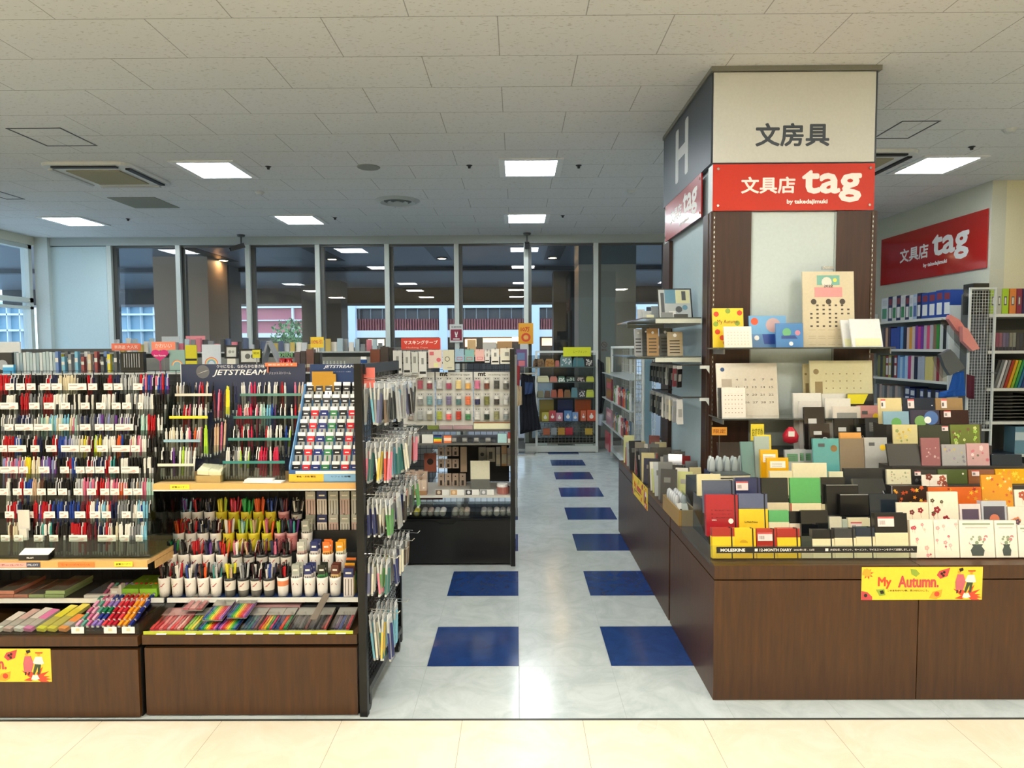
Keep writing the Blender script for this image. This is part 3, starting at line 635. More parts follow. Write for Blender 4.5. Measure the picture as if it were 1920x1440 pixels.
o = m.build('acrylic_cover', FILM, None, (1.19, 3.5, .86)); tag(o, 'tilted clear acrylic cover in front of the bottles', 'cover')
# yellow / grey / teal packs on the plinth
R4 = (3.50, .829)
def f_label(c1, c2='777777'):
    def f(m, w, h, k):
        m.box(-w * .36, w * .36, -.0008, 0, h * .6, h * .86, k)
        for i in range(3): m.box(-w * .28, w * .2, -.0012, -.0008, h * (.65 + .06 * i), h * (.65 + .06 * i) + .0015, k + 1)
        return [M(c1, .5), M(c2, .5)]
    return f
def f_corner(c1):
    def f(m, w, h, k): m.disc(w * .3, h * .76, w * .13, -.0008, k); m.box(-w * .3, -w * .05, -.0008, 0, h * .8, h * .88, k + 1); return [M(c1, .5), M('555555', .5)]
    return f
book(R4, 1394, 1417, 828, '5F8A84', 'teal booklet leaning beside the bottles', strap=None, dy=.05, lean=.25)
book(R4, 1418, 1446, 818, 'A7B5AC', 'tall grey green pad behind the yellow packs', strap=None, dy=.06)
book(R4, 1428, 1461, 843, 'F2B718', 'orange yellow pack with white label, rear of the pair', deco=f_label('F4EFE0', 'A08050'), strap=None, thick=.02, rough=.15, coat=1)
book(R4, 1440, 1480, 858, 'F2B312', 'orange yellow pack with white label, front of the pair', deco=f_label('F4EFE0', 'A08050'), strap=None, dy=-.05, thick=.02, rough=.15, coat=1)
for i, (l, r, t_) in enumerate([(1474, 1502, 843), (1486, 1513, 842), (1500, 1526, 843)]):
    book(R4, l, r, t_, 'A9AFAF', ['clear grey refill pack next to the yellow packs', 'middle clear grey refill pack behind the cream notebook', 'clear grey refill pack beside the turquoise one'][i], strap=None, dy=.05 + .03 * i, deco=f_label('5C8A66', '333333'), rough=.15, coat=1)
book(R4, 1422, 1449, 815, 'EFD13A', 'yellow topped sheet behind the yellow packs', strap=None, dy=.12)
book(R4, 1528, 1577, 822, '5FA6A4', 'turquoise notebook in film with round bronze sticker', strap=None, deco=f_corner('8A6A3A'), rough=.1, coat=1, dy=.02)
book(R4, 1578, 1624, 822, '8A7860', 'plain taupe notebook beside the turquoise one', strap=None, dy=.02)
book(R4, 1580, 1620, 811, 'E0A050', 'orange card peeking above the taupe notebook', strap=None, dy=.06)
book(R4, 1625, 1668, 820, 'BDBDB8', 'pale grey set in film with yellow round sticker', strap=None, deco=f_corner('E8C21E'), rough=.1, coat=1, dy=.03)
# dark and white diary packs in front of the pillar
MB_ = MB().box(-.295, .29, 0, .34, 0, .335); o = MB_.build('display_plinth', M('303130', .35), None, (1.79, 3.71, .606)); tag(o, 'dark plinth for the upright diary packs in front of the pillar', 'plinth')
R5 = (3.72, .943)
def f_diary(m, w, h, k):
    m.box(-w * .3, w * .1, -.0008, 0, h * .62, h * .74, k); m.box(-w * .3, w * .0, -.0008, 0, h * .45, h * .5, k)
    m.disc(w * .25, h * .45, w * .14, -.0008, k); m.disc(w * .25, h * .45, w * .1, -.001, k + 1); return [M('C8C8C4', .5), M('2A2624', .4)]
for l, r, t_, c, dy, dc, lab in [(1492, 1545, 737, 'DEDCD4', .17, None, 'white diary pack, tallest at the aisle side of the packs'), (1503, 1545, 752, 'D4D0CA', .13, None, 'white pack just under the tallest one'),
        (1511, 1550, 763, '2B2523', .08, f_diary, 'dark brown diary pack with ring print, upper one'), (1520, 1558, 794, '332B28', .02, f_diary, 'dark brown diary pack with ring print, lower one'), (1546, 1590, 738, 'DAD8CE', .18, None, 'white pack beside the tallest white one'),
        (1552, 1600, 747, 'E0DDD3', .13, None, 'white pack with grey print behind the black diaries'), (1566, 1618, 762, 'DCD3C6', .09, f_label('8A8A86', '9A8A7A'), 'cream pack above the black diaries'), (1612, 1655, 760, 'C98F8C', .1, f_corner('E8C21E'), 'dusty pink pack with yellow round sticker'),
        (1567, 1604, 785, '1C1A1A', .05, f_diary, 'black diary pack with white edge below the cream pack'), (1605, 1624, 785, '181717', .055, f_diary, 'narrow black diary pack in the middle'), (1626, 1676, 783, '4E5050', .05, f_label('808280', 'B0B0AE'), 'charcoal diary pack with white top edge')]:
    book(R5, l, r, t_, c, lab, 'diary', 'diary_pack', strap=None, dy=dy, deco=dc, rough=.12, coat=1, lean=.12)
# right half of the stand: cards and seasonal goods
def flowers(n, cs, seed, r0=.006, stems=True):
    def f(m, w, h, k):
        R = random.Random(seed)
        for i in range(n):
            x, z = R.uniform(-w * .42, w * .42), R.uniform(h * .06, h * .93); r = r0 * R.uniform(.6, 1.4)
            for j in range(5): a = j * 2 * PI / 5; m.disc(x + r * .8 * math.cos(a), z + r * .8 * math.sin(a), r * .6, -.0006 - i * 2e-6, k + i % len(cs), 7)
            if stems: m.xz([(x, z - r), (x + .001, z - r), (x + .003, z - r * 3.5), (x + .002, z - r * 3.5)], -.0005, k)
        return [M(c, .5) for c in cs]
    return f
def vase(side=False):
    def f(m, w, h, k):
        m.slab([(-w * .16, h * .05), (w * .16, h * .05), (w * .2, h * .2), (w * .12, h * .3), (w * .16, h * .36), (-w * .16, h * .36), (-w * .12, h * .3), (-w * .2, h * .2)], -.0012, 0, k)
        R = random.Random(4)
        for i in range(16):
            x, z = R.uniform(-w * .3, w * .3), R.uniform(h * .38, h * .6); m.disc(x, z, R.uniform(.005, .009), -.0014 - i * 2e-5, k + 1 + i % 4, 8)
        m.box(-w * .4, w * .4, -.0008, 0, h * .88, h * .93, k + 4); m.box(-w * .32, w * .32, -.0008, 0, h * .8, h * .815, k + 2); return [M(c, .5) for c in ('4A5450', 'E8E4DC', 'C88A8A', '8A9A7C', '9AA48C')]
    return f
def maple(cs, seed, bg=None):
    def f(m, w, h, k):
        R = random.Random(seed)
        for i in range(26):
            x, z, s, a0 = R.uniform(-w * .47, w * .47), R.uniform(0, h * .95), R.uniform(.007, .014), R.uniform(0, 6)
            pts = []
            for j in range(10): r = s if j % 2 == 0 else s * .45; a = a0 + j * PI / 5; pts.append((x + r * math.cos(a), max(.0, min(h, z + r * math.sin(a)))))
            m.xz(pts, -.0005 - i * 2e-5, k + i % len(cs))
        return [M(c, .5) for c in cs]
    return f
def card(row, l, r, t_, c, lab, deco=None, **k):
    k.setdefault('thick', .008); return book(row, l, r, t_, c, lab, k.pop('cat', 'card'), k.pop('name', 'greeting_card'), strap=None, deco=deco, **k)
card('a', 1710, 1754, 975, 'F2E6D2', 'cream card set with pink flowers, beside the black notebooks', flowers(9, ['C4475A', 'D98A8E', 'E4B4A8'], 1), thick=.03)
card('a', 1755.5, 1801, 975, 'F2E8D6', 'cream card set with pink flowers, paler top strip', flowers(9, ['C8506A', 'DDA0A0', 'E8C0B8'], 2), thick=.03)
card('a', 1803, 1868, 976, 'EFEADA', 'white card with bouquet in a dark vase, facing out', vase(), thick=.03)
card('a', 1870, 1911, 976, 'F0ECDC', 'white card with vase turned sideways, next to the bouquet card', vase(), thick=.02)
card('a', 1913, 1960, 985, 'EDE8DA', 'white bouquet card cut by the frame edge', vase(), thick=.02)
card('b', 1685, 1745, 942, 'EDE3C8', 'cream card with dark red berries behind the pink flower set', flowers(7, ['9A1E28', '5A4A2A', '7A2A2A'], 6, .01))
card('b', 1747, 1802, 922, 'EEE6D0', 'tall cream card with red berries in a tube', flowers(8, ['8E1C24', '5C5030', '98282E'], 7, .009), thick=.014)
card('b', 1804, 1843, 945, 'DCD2D0', 'white framed purple photo card', lambda m, w, h, k: (m.box(-w * .4, w * .4, -.0008, 0, h * .1, h * .85, k), flowers(8, ['7A6070', '4A3A50', 'A08A98'], 9)(m, w * .7, h * .8, k + 1))[1][:0] or [M('5A4A5E', .5), M('7A6070', .5), M('4A3A50', .5), M('A08A98', .5)])
card('b', 1845, 1892, 939, 'BFC4CC', 'photo card of an orange flower in clear plastic', lambda m, w, h, k: (m.box(-w * .42, w * .42, -.0008, 0, h * .15, h * .85, k), m.disc(0, h * .5, w * .2, -.001, k + 1), [M('4A4654', .5), M('D0785A', .5)])[-1], rough=.12, coat=1, thick=.03)
card('b', 1894, 1930, 950, 'EDE4D4', 'pale card with orange blossom at the frame edge', flowers(4, ['D8865A', '5A4A5E'], 11, .01))
card('c', 1676, 1741, 911, '2A1810', 'dark card strip with orange maple leaves', maple(['C9571E', 'E8942A', 'B8481C', 'E0B030'], 3))
card('c', 1743, 1843, 913, 'D8641C', 'long orange card strip with yellow leaves', maple(['E8B428', 'D8901E', 'C43A1A', '9A2418'], 4))
card('c', 1845, 1903, 890, 'E09A2C', 'orange ginkgo card in film beside the long leaf strip', maple(['EBC23A', 'C4541C', 'F0E0B0'], 5), rough=.12, coat=1)
card('c', 1905, 1950, 918, 'F0E8D8', 'white card with rust coloured flower at the frame edge', flowers(4, ['B8583A', 'C8886A'], 12, .012))
card('d', 1664, 1709, 880, 'D8D4B4', 'round cornered sage floral pad behind the black album', flowers(16, ['9AA07A', 'B8B48E', 'C4A08A'], 13, .003, False), thick=.012)
card('d', 1711, 1756, 881, '2A2A2C', 'dark patterned pouch with pale pink sticker', flowers(12, ['44464C', '5A4A50'], 14, .005, False), rough=.12, coat=1, tag_=(.1, .1, .35, .4))
card('d', 1730, 1776, 890, 'EDE6DA', 'white rust flower card in front of the green pad', flowers(6, ['A8543A', '7A3A2A'], 15, .01), dy=-.05, rough=.12, coat=1)
card('d', 1760, 1815, 880, '4A5A2E', 'moss green pad with small white mark', lambda m, w, h, k: (m.disc(w * .35, h * .7, .005, -.0008, k), [M('E8E8DC', .5)])[-1])
card('d', 1817, 1866, 880, '8C5A3E', 'rust brown pad with pink sticker', None, tag_=(.12, .08, .4, .45), rough=.12, coat=1)
card('d', 1868, 1935, 879, 'E0A814', 'golden yellow pouch in film at the frame edge', maple(['F0C830', 'D88A1A'], 8), rough=.12, coat=1)
card('e', 1668, 1728, 832, '2E2C26', 'black olive folder, wider at the foot, in the bag row', None, lean=.3, thick=.012)
card('e', 1730, 1765, 821, '9C6468', 'dusty pink bag crinkled in clear film', flowers(9, ['D8B8B8', 'B07C80'], 16, .004, False), rough=.1, coat=1)
card('e', 1768, 1813, 833, 'A9A8A8', 'grey lilac floral pack in clear film', flowers(12, ['B8A86A', '8E849C', '7A7A84'], 17, .004), rough=.1, coat=1)
card('e', 1815, 1857, 831, 'C9A2A2', 'pink blossom pack with small window prints', flowers(10, ['C86A78', 'E8C8C8', '6A6A5A'], 18, .006, False), rough=.1, coat=1)
card('e', 1860, 1917, 852, '1C2A38', 'dark blue flat box beside the pink blossom pack', None, thick=.05, rough=.15, coat=1)
card('f', 1676, 1722, 796, 'D8CC96', 'cream pouch with yellow roses', flowers(10, ['C8A83A', 'E0CC70', '8A9A5A'], 19, .006), rough=.12, coat=1)
card('f', 1724, 1782, 797, '3A4034', 'dark olive pouch behind the pink bag', None, rough=.12, coat=1, tag_=(.75, .05, .95, .3))
card('f', 1784, 1839, 796, '6E7A3A', 'green bamboo printed pouch', flowers(14, ['9AC04A', '6A4A2A', 'C8D080'], 20, .007), rough=.12, coat=1)
def tri(m, w, h, k): m.disc(-w * .15, h * .2, w * .2, -.0008, k, 20); m.disc(w * .22, h * .45, w * .24, -.0009, k + 1, 20); m.disc(w * .1, h * .3, w * .12, -.001, k + 2, 20); return [M('7AA85A', .5), M('4A6EA8', .5), M('F0F0E8', .5)]
card('g', 1657, 1705, 771, '8AAEC0', 'pale blue picture pack with green hill', lambda m, w, h, k: (m.disc(0, h * .12, w * .2, -.0008, k, 20), [M('6AA85A', .5)])[-1], rough=.12, coat=1, dy=-.03)
card('g', 1707, 1762, 769, '3C3A4E', 'picture pack with yellow dress and blue circle', tri, rough=.12, coat=1, dy=-.03)
card('g', 1764, 1817, 769, '33191C', 'deep maroon shiny pack with pale blue sticker', None, tag_=(.12, .05, .36, .5), rough=.07, coat=1, dy=-.03)
card('g', 1649, 1693, 746, 'DCCB98', 'cream envelope set with pale blue tab', None, tag_=(.1, .05, .3, .4), rough=.12, coat=1, name='envelope_set', cat='envelopes')
card('g', 1695, 1755, 746, '1E2A3C', 'navy starry envelope set with pale blue tab', flowers(7, ['E8E8E8', 'A8B4C8'], 21, .002, False), tag_=(.15, .05, .35, .4), rough=.1, coat=1, name='envelope_set', cat='envelopes')
card('g', 1757, 1808, 746, '9A7E58', 'kraft brown envelope set with blue tab', None, tag_=(.2, .05, .4, .4), rough=.15, coat=.6, name='envelope_set', cat='envelopes')
# acrylic front rail with the black diary strip
t = thing('acrylic_tray', 'clear acrylic tray front with black lettered diary strip', 'display tray', (1.27, 2.80, .6065))
a = P(1342, 1037, 2.815); b = P(1716, 1037, 2.815); L = t.location
MB().box(a.x - L.x, b.x - L.x, .005, .008, 0, .083).build('front_wall', ACRYL, t)
xs = P(1330, 1040, 2.82).x - L.x; MB().box(P(1330, 1000, 2.815).x - L.x, a.x - L.x - .0005, .005, .008, 0, .083).build('corner_wall', ACRYL, t)
sw = MB(); pr = [(.009, 0), (.50, 0), (.50, .22), (.40, .22), (.009, .083)]; n_ = len(pr); sw.v = [(xs - .003, y, z) for y, z in pr] + [(xs - .0003, y, z) for y, z in pr]; sw.f = [list(range(n_)), [n_ + i for i in reversed(range(n_))]] + [[i, (i + 1) % n_, n_ + (i + 1) % n_, n_ + i] for i in range(n_)]; sw.m = [0] * len(sw.f); sw.build('side_wall', ACRYL, t)
z1 = P(1500, 1024, 2.81).z; z0 = P(1500, 1036, 2.81).z
st = MB().box(a.x - L.x, b.x - L.x, .003, .0048, z0 - L.z, z1 - L.z).build('black_strip', M('0C0C0D', .4), t)
for body, l, r, hh, bd in (('MOLESKINE', 1350, 1396, .0135, .03), ('12-MONTH DIARY', 1423, 1483, .0125, .02), ('2022年1月 - 12月', 1487, 1525, .009, 0), ('大切な日、イベント、モーメント、マイルストーンをすべて記録しましょう。', 1555, 1712, .010, 0)):
    x0 = P(l, 1030, 2.81).x - L.x; x1 = P(r, 1030, 2.81).x - L.x
    text(body, x1 - x0, hh, LETW, st, (x0 + x1) / 2, (z0 + z1) / 2 - L.z, .0028, bold=bd)
for l in (1414, 1546): x0 = P(l, 1030, 2.81).x - L.x; MB().box(x0, x0 + .013, .0024, .003, (z0 + z1) / 2 - L.z - .006, (z0 + z1) / 2 - L.z + .006).build('white_square', LETW, st)
# small signs and red charms among the goods
def small_sign(l, t_, r, b, Y, c, body, lab, tc='5A2A10', zb=.606):
    a = P(l, t_, Y); q = P(r, b, Y); o = MB().box(-(q.x - a.x) / 2, (q.x - a.x) / 2, 0, .002, 0, a.z - q.z).build('price_sign', M(c, .5), None, ((a.x + q.x) / 2, Y, q.z)); tag(o, lab, 'sign')
    text(body, (q.x - a.x) * .8, (a.z - q.z) * .5, M(tc, .5), o, 0, (a.z - q.z) * .5, -.0005)
    if zb is not None: MB().box(-.0015, .0015, .002, .005, zb - q.z, .01).build('stick', STEEL, o)
    return o
small_sign(1335, 801, 1363, 816, 3.9, 'E8A03A', '限定', 'small orange sign in front of the dark pillar foot', '7A2A10')
small_sign(1408, 795, 1432, 826, 3.75, 'E8D23A', 'おすすめ', 'tilted yellow hand written sign behind the yellow packs', '3A4A2A')
t = thing('red_charm', 'red pouch charm with white tag hanging before the pillar board', 'charm', tuple(P(1482, 832, 3.8)))
MB().lathe([(.004, 0), (.04, .012), (.045, .05), (.025, .085), (.01, .1)], 12).build('pouch', M('C2283A', .3), t, smooth=True)
MB().box(-.035, .0, -.055, -.053, .05, .08).build('paper_tag', TAGW, t)

# ---------------------------------------------------------------- pens
PAL = {'r': ('red', 'B81722'), 'n': ('navy', '1C2448'), 'k': ('black', '131315'), 'w': ('white', 'E9E6DE'), 'c': ('cream', 'DDD2B4'), 'g': ('grey', '7D8084'), 's': ('silver', 'BFC2C4'), 'b': ('blue', '2447A0'),
       'p': ('pink', 'D8718F'), 'y': ('yellow', 'E0D22E'), 'o': ('orange', 'E8622A'), 'G': ('green', '1FA045'), 't': ('teal', '3A9A94'), 'm': ('maroon', '641C28'), 'v': ('purple', '6A3C8C'), 'l': ('lavender', '8F94C4'),
       'L': ('light blue', '7FC0DA'), 'e': ('lime', 'A8CC38'), 'B': ('brown', '5A3A2C'), 'T': ('tan', 'C8A888'), 'M': ('mint', 'A9D0C4'), 'R': ('rose', 'D4264F')}
_pm = {}
def pen_mesh(c, tip, style=0):
    k = (c, tip, style)
    if k in _pm: return _pm[k]
    m = MB(); L = .142
    if style == 0:   # slim click pen: grip, barrel, clip, button
        m.cyl((0, 0, 0), (0, 0, .014), .0015, .0042, 8, 2); m.cyl((0, 0, .014), (0, 0, .05), .0046, .0046, 8, 1, False); m.cyl((0, 0, .05), (0, 0, .125), .0048, .0048, 8, 0); m.cyl((0, 0, .125), (0, 0, L), .0026, .0022, 8, 1)
        m.box(-.0016, .0016, -.0078, -.0062, .088, .127, 1); m.box(-.0016, .0016, -.0062, 0, .123, .127, 1)
    elif style == 1:  # capped pen
        m.cyl((0, 0, 0), (0, 0, .09), .0042, .0046, 8, 1); m.cyl((0, 0, .09), (0, 0, .135), .0052, .005, 8, 0); m.cyl((0, 0, .135), (0, 0, .138), .004, .003, 8, 0)
        m.box(-.0014, .0014, -.0085, -.0068, .10, .136, 2); m.box(-.0014, .0014, -.0068, 0, .132, .136, 2)
    else:             # marker: fat barrel and cap end
        m.cyl((0, 0, 0), (0, 0, .05), .0048, .0052, 8, 1); m.cyl((0, 0, .05), (0, 0, .13), .0055, .0055, 8, 0); m.cyl((0, 0, .13), (0, 0, .138), .0045, .0035, 8, 0)
    me = m.mesh('pen', [M(c, .22), M(tip, .3), M('C9CBCD' if style == 0 else c, .25)]); _pm[k] = me; return me
ORD = ['top', 'second', 'third', 'fourth', 'fifth', 'sixth', 'seventh', 'bottom']
TIPS = {'k': 'BEBEBE', 'w': '3A3A3C', 'r': 'E0DAD8', 'n': 'C8CAD4'}
def seq(spec, x):
    for x0, x1, s in spec:
        if x0 <= x < x1: return s
    return 'k'
# stepped clear rack, eight tiers
TY = [(725, 3.00), (761, 2.965), (801, 2.93), (841, 2.90), (881, 2.87), (922, 2.84), (965, 2.81), (1009, 2.78)]
SPEC = [
 [(-99, 8, 'r'), (8, 20, 'n'), (20, 37, 'k'), (37, 47, 'r'), (47, 75, 'knk'), (75, 86, 'r'), (86, 97, 'n'), (97, 134, 'cw'), (134, 153, 'k'), (153, 165, 'r'), (165, 172, 'n'), (172, 192, 'k'), (192, 204, 'r'), (204, 216, 'n'), (216, 256, 'gs'), (256, 330, 'pbvkr')],
 [(-99, 28, 'kw'), (28, 47, 'rm'), (47, 70, 'kg'), (70, 90, 'r'), (90, 107, 'sw'), (107, 180, 'kw'), (180, 206, 'ws'), (206, 226, 'k'), (226, 278, 'swg'), (278, 330, 'k')],
 [(-99, 17, 'g'), (17, 43, 'n'), (43, 64, 'gw'), (64, 130, 'wMpLc'), (130, 175, 'ng'), (175, 232, 'gvl'), (232, 252, 'k'), (252, 266, 'M'), (266, 280, 'r'), (280, 330, 'kw')],
 [(-99, 12, 'r'), (12, 27, 'bl'), (27, 43, 'k'), (43, 56, 'r'), (56, 66, 'n'), (66, 84, 'k'), (84, 95, 'r'), (95, 107, 'b'), (107, 120, 'l'), (120, 132, 's'), (132, 150, 'yc'), (150, 160, 'm'), (160, 178, 'ey'), (178, 204, 'w'), (204, 213, 'o'), (213, 221, 'b'), (221, 230, 'k'), (230, 262, 'wcp'), (262, 330, 'k')],
 [(-99, 28, 'lp'), (28, 60, 'yc'), (60, 88, 'vl'), (88, 107, 'k'), (107, 120, 'r'), (120, 128, 'b'), (128, 148, 'k'), (148, 160, 'r'), (160, 183, 'n'), (183, 193, 'r'), (193, 204, 't'), (204, 211, 'k'), (211, 225, 'w'), (225, 256, 'k'), (256, 272, 'w'), (272, 330, 'k')],
 [(-99, 15, 'kw'), (15, 26, 'r'), (26, 38, 'b'), (38, 56, 'T'), (56, 80, 'Bk'), (80, 122, 'k'), (122, 141, 'gs'), (141, 158, 'pl'), (158, 180, 'r'), (180, 200, 'pw'), (200, 222, 'orp'), (222, 230, 'k'), (230, 248, 'gT'), (248, 260, 'p'), (260, 330, 'M')],
 [(-99, 10, 'r'), (10, 22, 'n'), (22, 42, 'k'), (42, 50, 'r'), (50, 56, 'v'), (56, 76, 'r'), (76, 131, 'bn'), (131, 152, 'rm'), (152, 158, 'w'), (158, 164, 'b'), (164, 171, 'w'), (171, 180, 'L'), (180, 187, 'c'), (187, 192, 'r'), (192, 201, 'n'), (201, 231, 'kg'), (231, 240, 'w'), (240, 260, 'bL'), (260, 330, 'k')],
 [(-99, 35, 'Bkc'), (35, 56, 'kg'), (56, 77, 'tw'), (77, 110, 'mk'), (110, 140, 'r'), (140, 165, 'km'), (165, 178, 'n'), (178, 188, 'r'), (188, 205, 'ck'), (205, 225, 'w'), (225, 241, 'gT'), (241, 262, 'L'), (262, 330, 'gb')]]
rack = thing('pen_rack', 'long clear acrylic rack of eight stepped pen tiers with price cards', 'pen rack', (-2.3, 2.9, .655))
RL = rack.location; R2 = random.Random(11)
back = MB()                      # pens of the upper tiers: beyond the three hundred that show largest
for i, (ty, Y) in enumerate(TY):
    z = P(150, ty + (14 if i else 14), Y).z; zb = max(z - .055, .6615); x1 = -1.604; x0 = -3.0
    tr = MB().box(x0 - RL.x, x1 - RL.x, Y - .0135 - RL.y, Y - .012 - RL.y, zb - RL.z, zb + .075 - RL.z).box(x0 - RL.x, x1 - RL.x, Y - .012 - RL.y, Y + .016 - RL.y, zb - .002 - RL.z, zb - RL.z).build('pen_tier', SMOKE, rack)
    n = int((x1 - .01 + 2.42) / .0116)
    for j in range(n):
        x = -2.42 + .006 + j * .0116; px = 966 + x * 1215 / Y
        if px < -12: continue
        ch = R2.choice(seq(SPEC[i], px)); cn, hx = PAL[ch]; st = 1 if (i in (1, 4) and ch in 'kw') or R2.random() < .25 else 0
        tip = TIPS.get(ch, 'D0D0CC') if R2.random() < .35 else hx
        me = pen_mesh(hx, tip, st); loc = (x, Y + .0005, zb + .001 + R2.uniform(0, .008)); rot = (-.085 + R2.uniform(-.015, .015), R2.uniform(-.035, .035), 0)
        if i >= 3:
            o = link('ballpoint_pen', me, None, loc, rot)
            tag(o, '%s pen standing in the %s tier of the long clear rack' % (cn, ORD[i] if i == 7 else ORD[i] + ' highest'), 'pen', 'pens in the %s tier of the long rack' % ORD[i])
        else:
            k = len(back.v); Rm = Euler(rot).to_matrix()
            back.v += [tuple(Rm @ v.co + Vector(loc)) for v in me.vertices]
            base = getattr(back, 'mats', []); idx = []
            for mt in me.materials:
                if mt not in base: base.append(mt)
                idx.append(base.index(mt))
            back.mats = base
            for f in me.polygons: back.f.append([k + v for v in f.vertices]); back.m.append(idx[f.material_index])
    # price cards on the tier front
    px = -4 + R2.uniform(0, 14)
    while px < 262:
        wpx = R2.choice((17, 17, 17, 20, 34)); a = P(px, ty - 6, Y - .014); b = P(min(px + wpx, 268), ty + 6, Y - .014)
        m = MB().box(0, b.x - a.x, 0, .0012, 0, a.z - b.z, 0); W_, H_ = b.x - a.x, a.z - b.z
        m.box(.004, W_ * .5, -.0003, 0, H_ * .62, H_ * .72, 1); m.xz([(W_ * .4, H_ * .2), (W_ * .75, H_ * .5), (W_ * .9, H_ * .25)], -.0003, 2); m.box(.004, W_ * .8, -.0003, 0, H_ * .12, H_ * .17, 3)
        m.build('price_card', [TAGW, M('8A6A5A', .5), M('D89A92', .5), M('555555', .5)], tr, (a.x - RL.x, Y - .0152 - RL.y, b.z - RL.z)); px += wpx + R2.choice((1.5, 3, 8, 12, 20))
for i in (0, 1): pass
m = MB(); tp = [(P(0, TY[0][0] - 6, 3.0).z, 3.03), (.66, 2.80)]
o = back.build('pens_in_upper_tiers', back.mats); tag(o, 'mixed pens filling the three highest tiers of the long clear rack', 'pens', kind='stuff')
# rack side cheek and foot
ck = MB(); pr = [(2.765, .656), (3.05, .656), (3.05, 1.40), (2.985, 1.40), (2.765, .80)]; n_ = len(pr)
ck.v = [(-1.6035 - RL.x, y - RL.y, z - RL.z) for y, z in pr] + [(-1.6005 - RL.x, y - RL.y, z - RL.z) for y, z in pr]
ck.f = [list(range(n_)), [n_ + i for i in reversed(range(n_))]] + [[i, (i + 1) % n_, n_ + (i + 1) % n_, n_ + i] for i in range(n_)]; ck.m = [0] * len(ck.f); ck.build('side_cheek', ACRYL, rack)
MB().box(-.7, .696, -.135, .14, 0, .003).build('foot_plate', ACRYL, rack)
MB().box(-.7, .696, .135, .139, .003, .74).build('back_plate', SMOKE, rack)
MB().box(-.7, .696, -.138, -.1355, .003, .095).build('front_plate', ACRYL, rack)

# ---------------------------------------------------------------- near gondola: cabinets, shelves, frame
def pen_cabinet(label, x0, x1, y0, y1, ins):
    t = thing('pen_cabinet', label, 'cabinet', ((x0 + x1) / 2, (y0 + y1) / 2, 0), group='brown cabinets under the pens')
    hx, hy = (x1 - x0) / 2, (y1 - y0) / 2
    MB().box(-hx + .004, hx - .004, -hy + .019, hy, .0, .30).build('carcass', M('0E0A08', .7), t)
    MB().box(-hx + ins, hx - .006, -hy, -hy + .018, .006, .298).build('drawer_front', WALNUT, t)
    MB().box(-hx, hx - .004, -hy - .002, hy, .314, .355).build('top_board', WALNUT, t)
    MB().box(-hx + .004, hx - .008, -hy + .03, hy, .3005, .3135).build('shadow_gap', BLACK, t)
    return t
pen_cabinet('brown pen cabinet carrying the cut off yellow banner', -3.05, -1.60, 2.66, 3.32, .0)
pen_cabinet('brown pen cabinet standing next to the black mesh end panel', -1.594, -.678, 2.675, 3.32, .008)
gon = thing('display_gondola', 'black wire backed display gondola with white edged and wooden shelves of pens', 'shelving', (-1.85, 3.12, .356))
GL = gon.location
def gp(name, q, mat): m = MB().box(q[0] - GL.x, q[1] - GL.x, q[2] - GL.y, q[3] - GL.y, q[4] - GL.z, q[5] - GL.z); return m.build(name, mat, gon)
gp('lower_shelf', (-3.05, -1.603, 2.87, 3.12, .424, .434), M('3A3C3C', .4)); gp('shelf_edge', (-3.05, -1.603, 2.862, 2.8695, .420, .440), WHITE)
gp('lower_shelf', (-1.594, -.70, 2.87, 3.12, .424, .434), M('20376A', .4)); gp('shelf_edge', (-1.586, -.70, 2.862, 2.8695, .420, .440), WHITE)
gp('wooden_shelf', (-3.05, -1.598, 2.742, 3.12, .636, .654), OAK); gp('shelf_edge', (-3.05, -1.598, 2.739, 2.7415, .624, .654), M('D9A964', .5))
gp('shelf_lip', (-3.05, -1.598, 2.7375, 2.7445, .617, .6235), WHITE)
gp('wooden_shelf', (-1.594, -.70, 2.80, 3.12, .957, .975), OAK); gp('shelf_edge', (-1.594, -.70, 2.797, 2.7995, .95, .975), M('D9A964', .5)); gp('shelf_lip', (-1.594, -.70, 2.7955, 2.80, .944, .9495), WHITE)
gp('bracket', (-1.6008, -1.5978, 2.80, 3.10, .60, .634), OAK)
for x in (-3.05, -1.6, -.72): gp('upright', (x - .012, x + .012, 3.122, 3.16, 0 + .357, 1.47), M('2A2B2B', .4, .3))
m = MB()
m.wires(-3.04 - GL.x, -1.62 - GL.x, .36 - GL.z, 1.46 - GL.z, 28, 22, 3.165 - GL.y, .0014); m.wires(-1.58 - GL.x, -.74 - GL.x, .36 - GL.z, 1.46 - GL.z, 17, 22, 3.165 - GL.y, .0014)
m.build('wire_mesh_back', M('3A3C3C', .35, .6), gon)
gp('back_board', (-3.05, -.70, 3.20, 3.21, .357, 1.44), M('2B2C2A', .7))
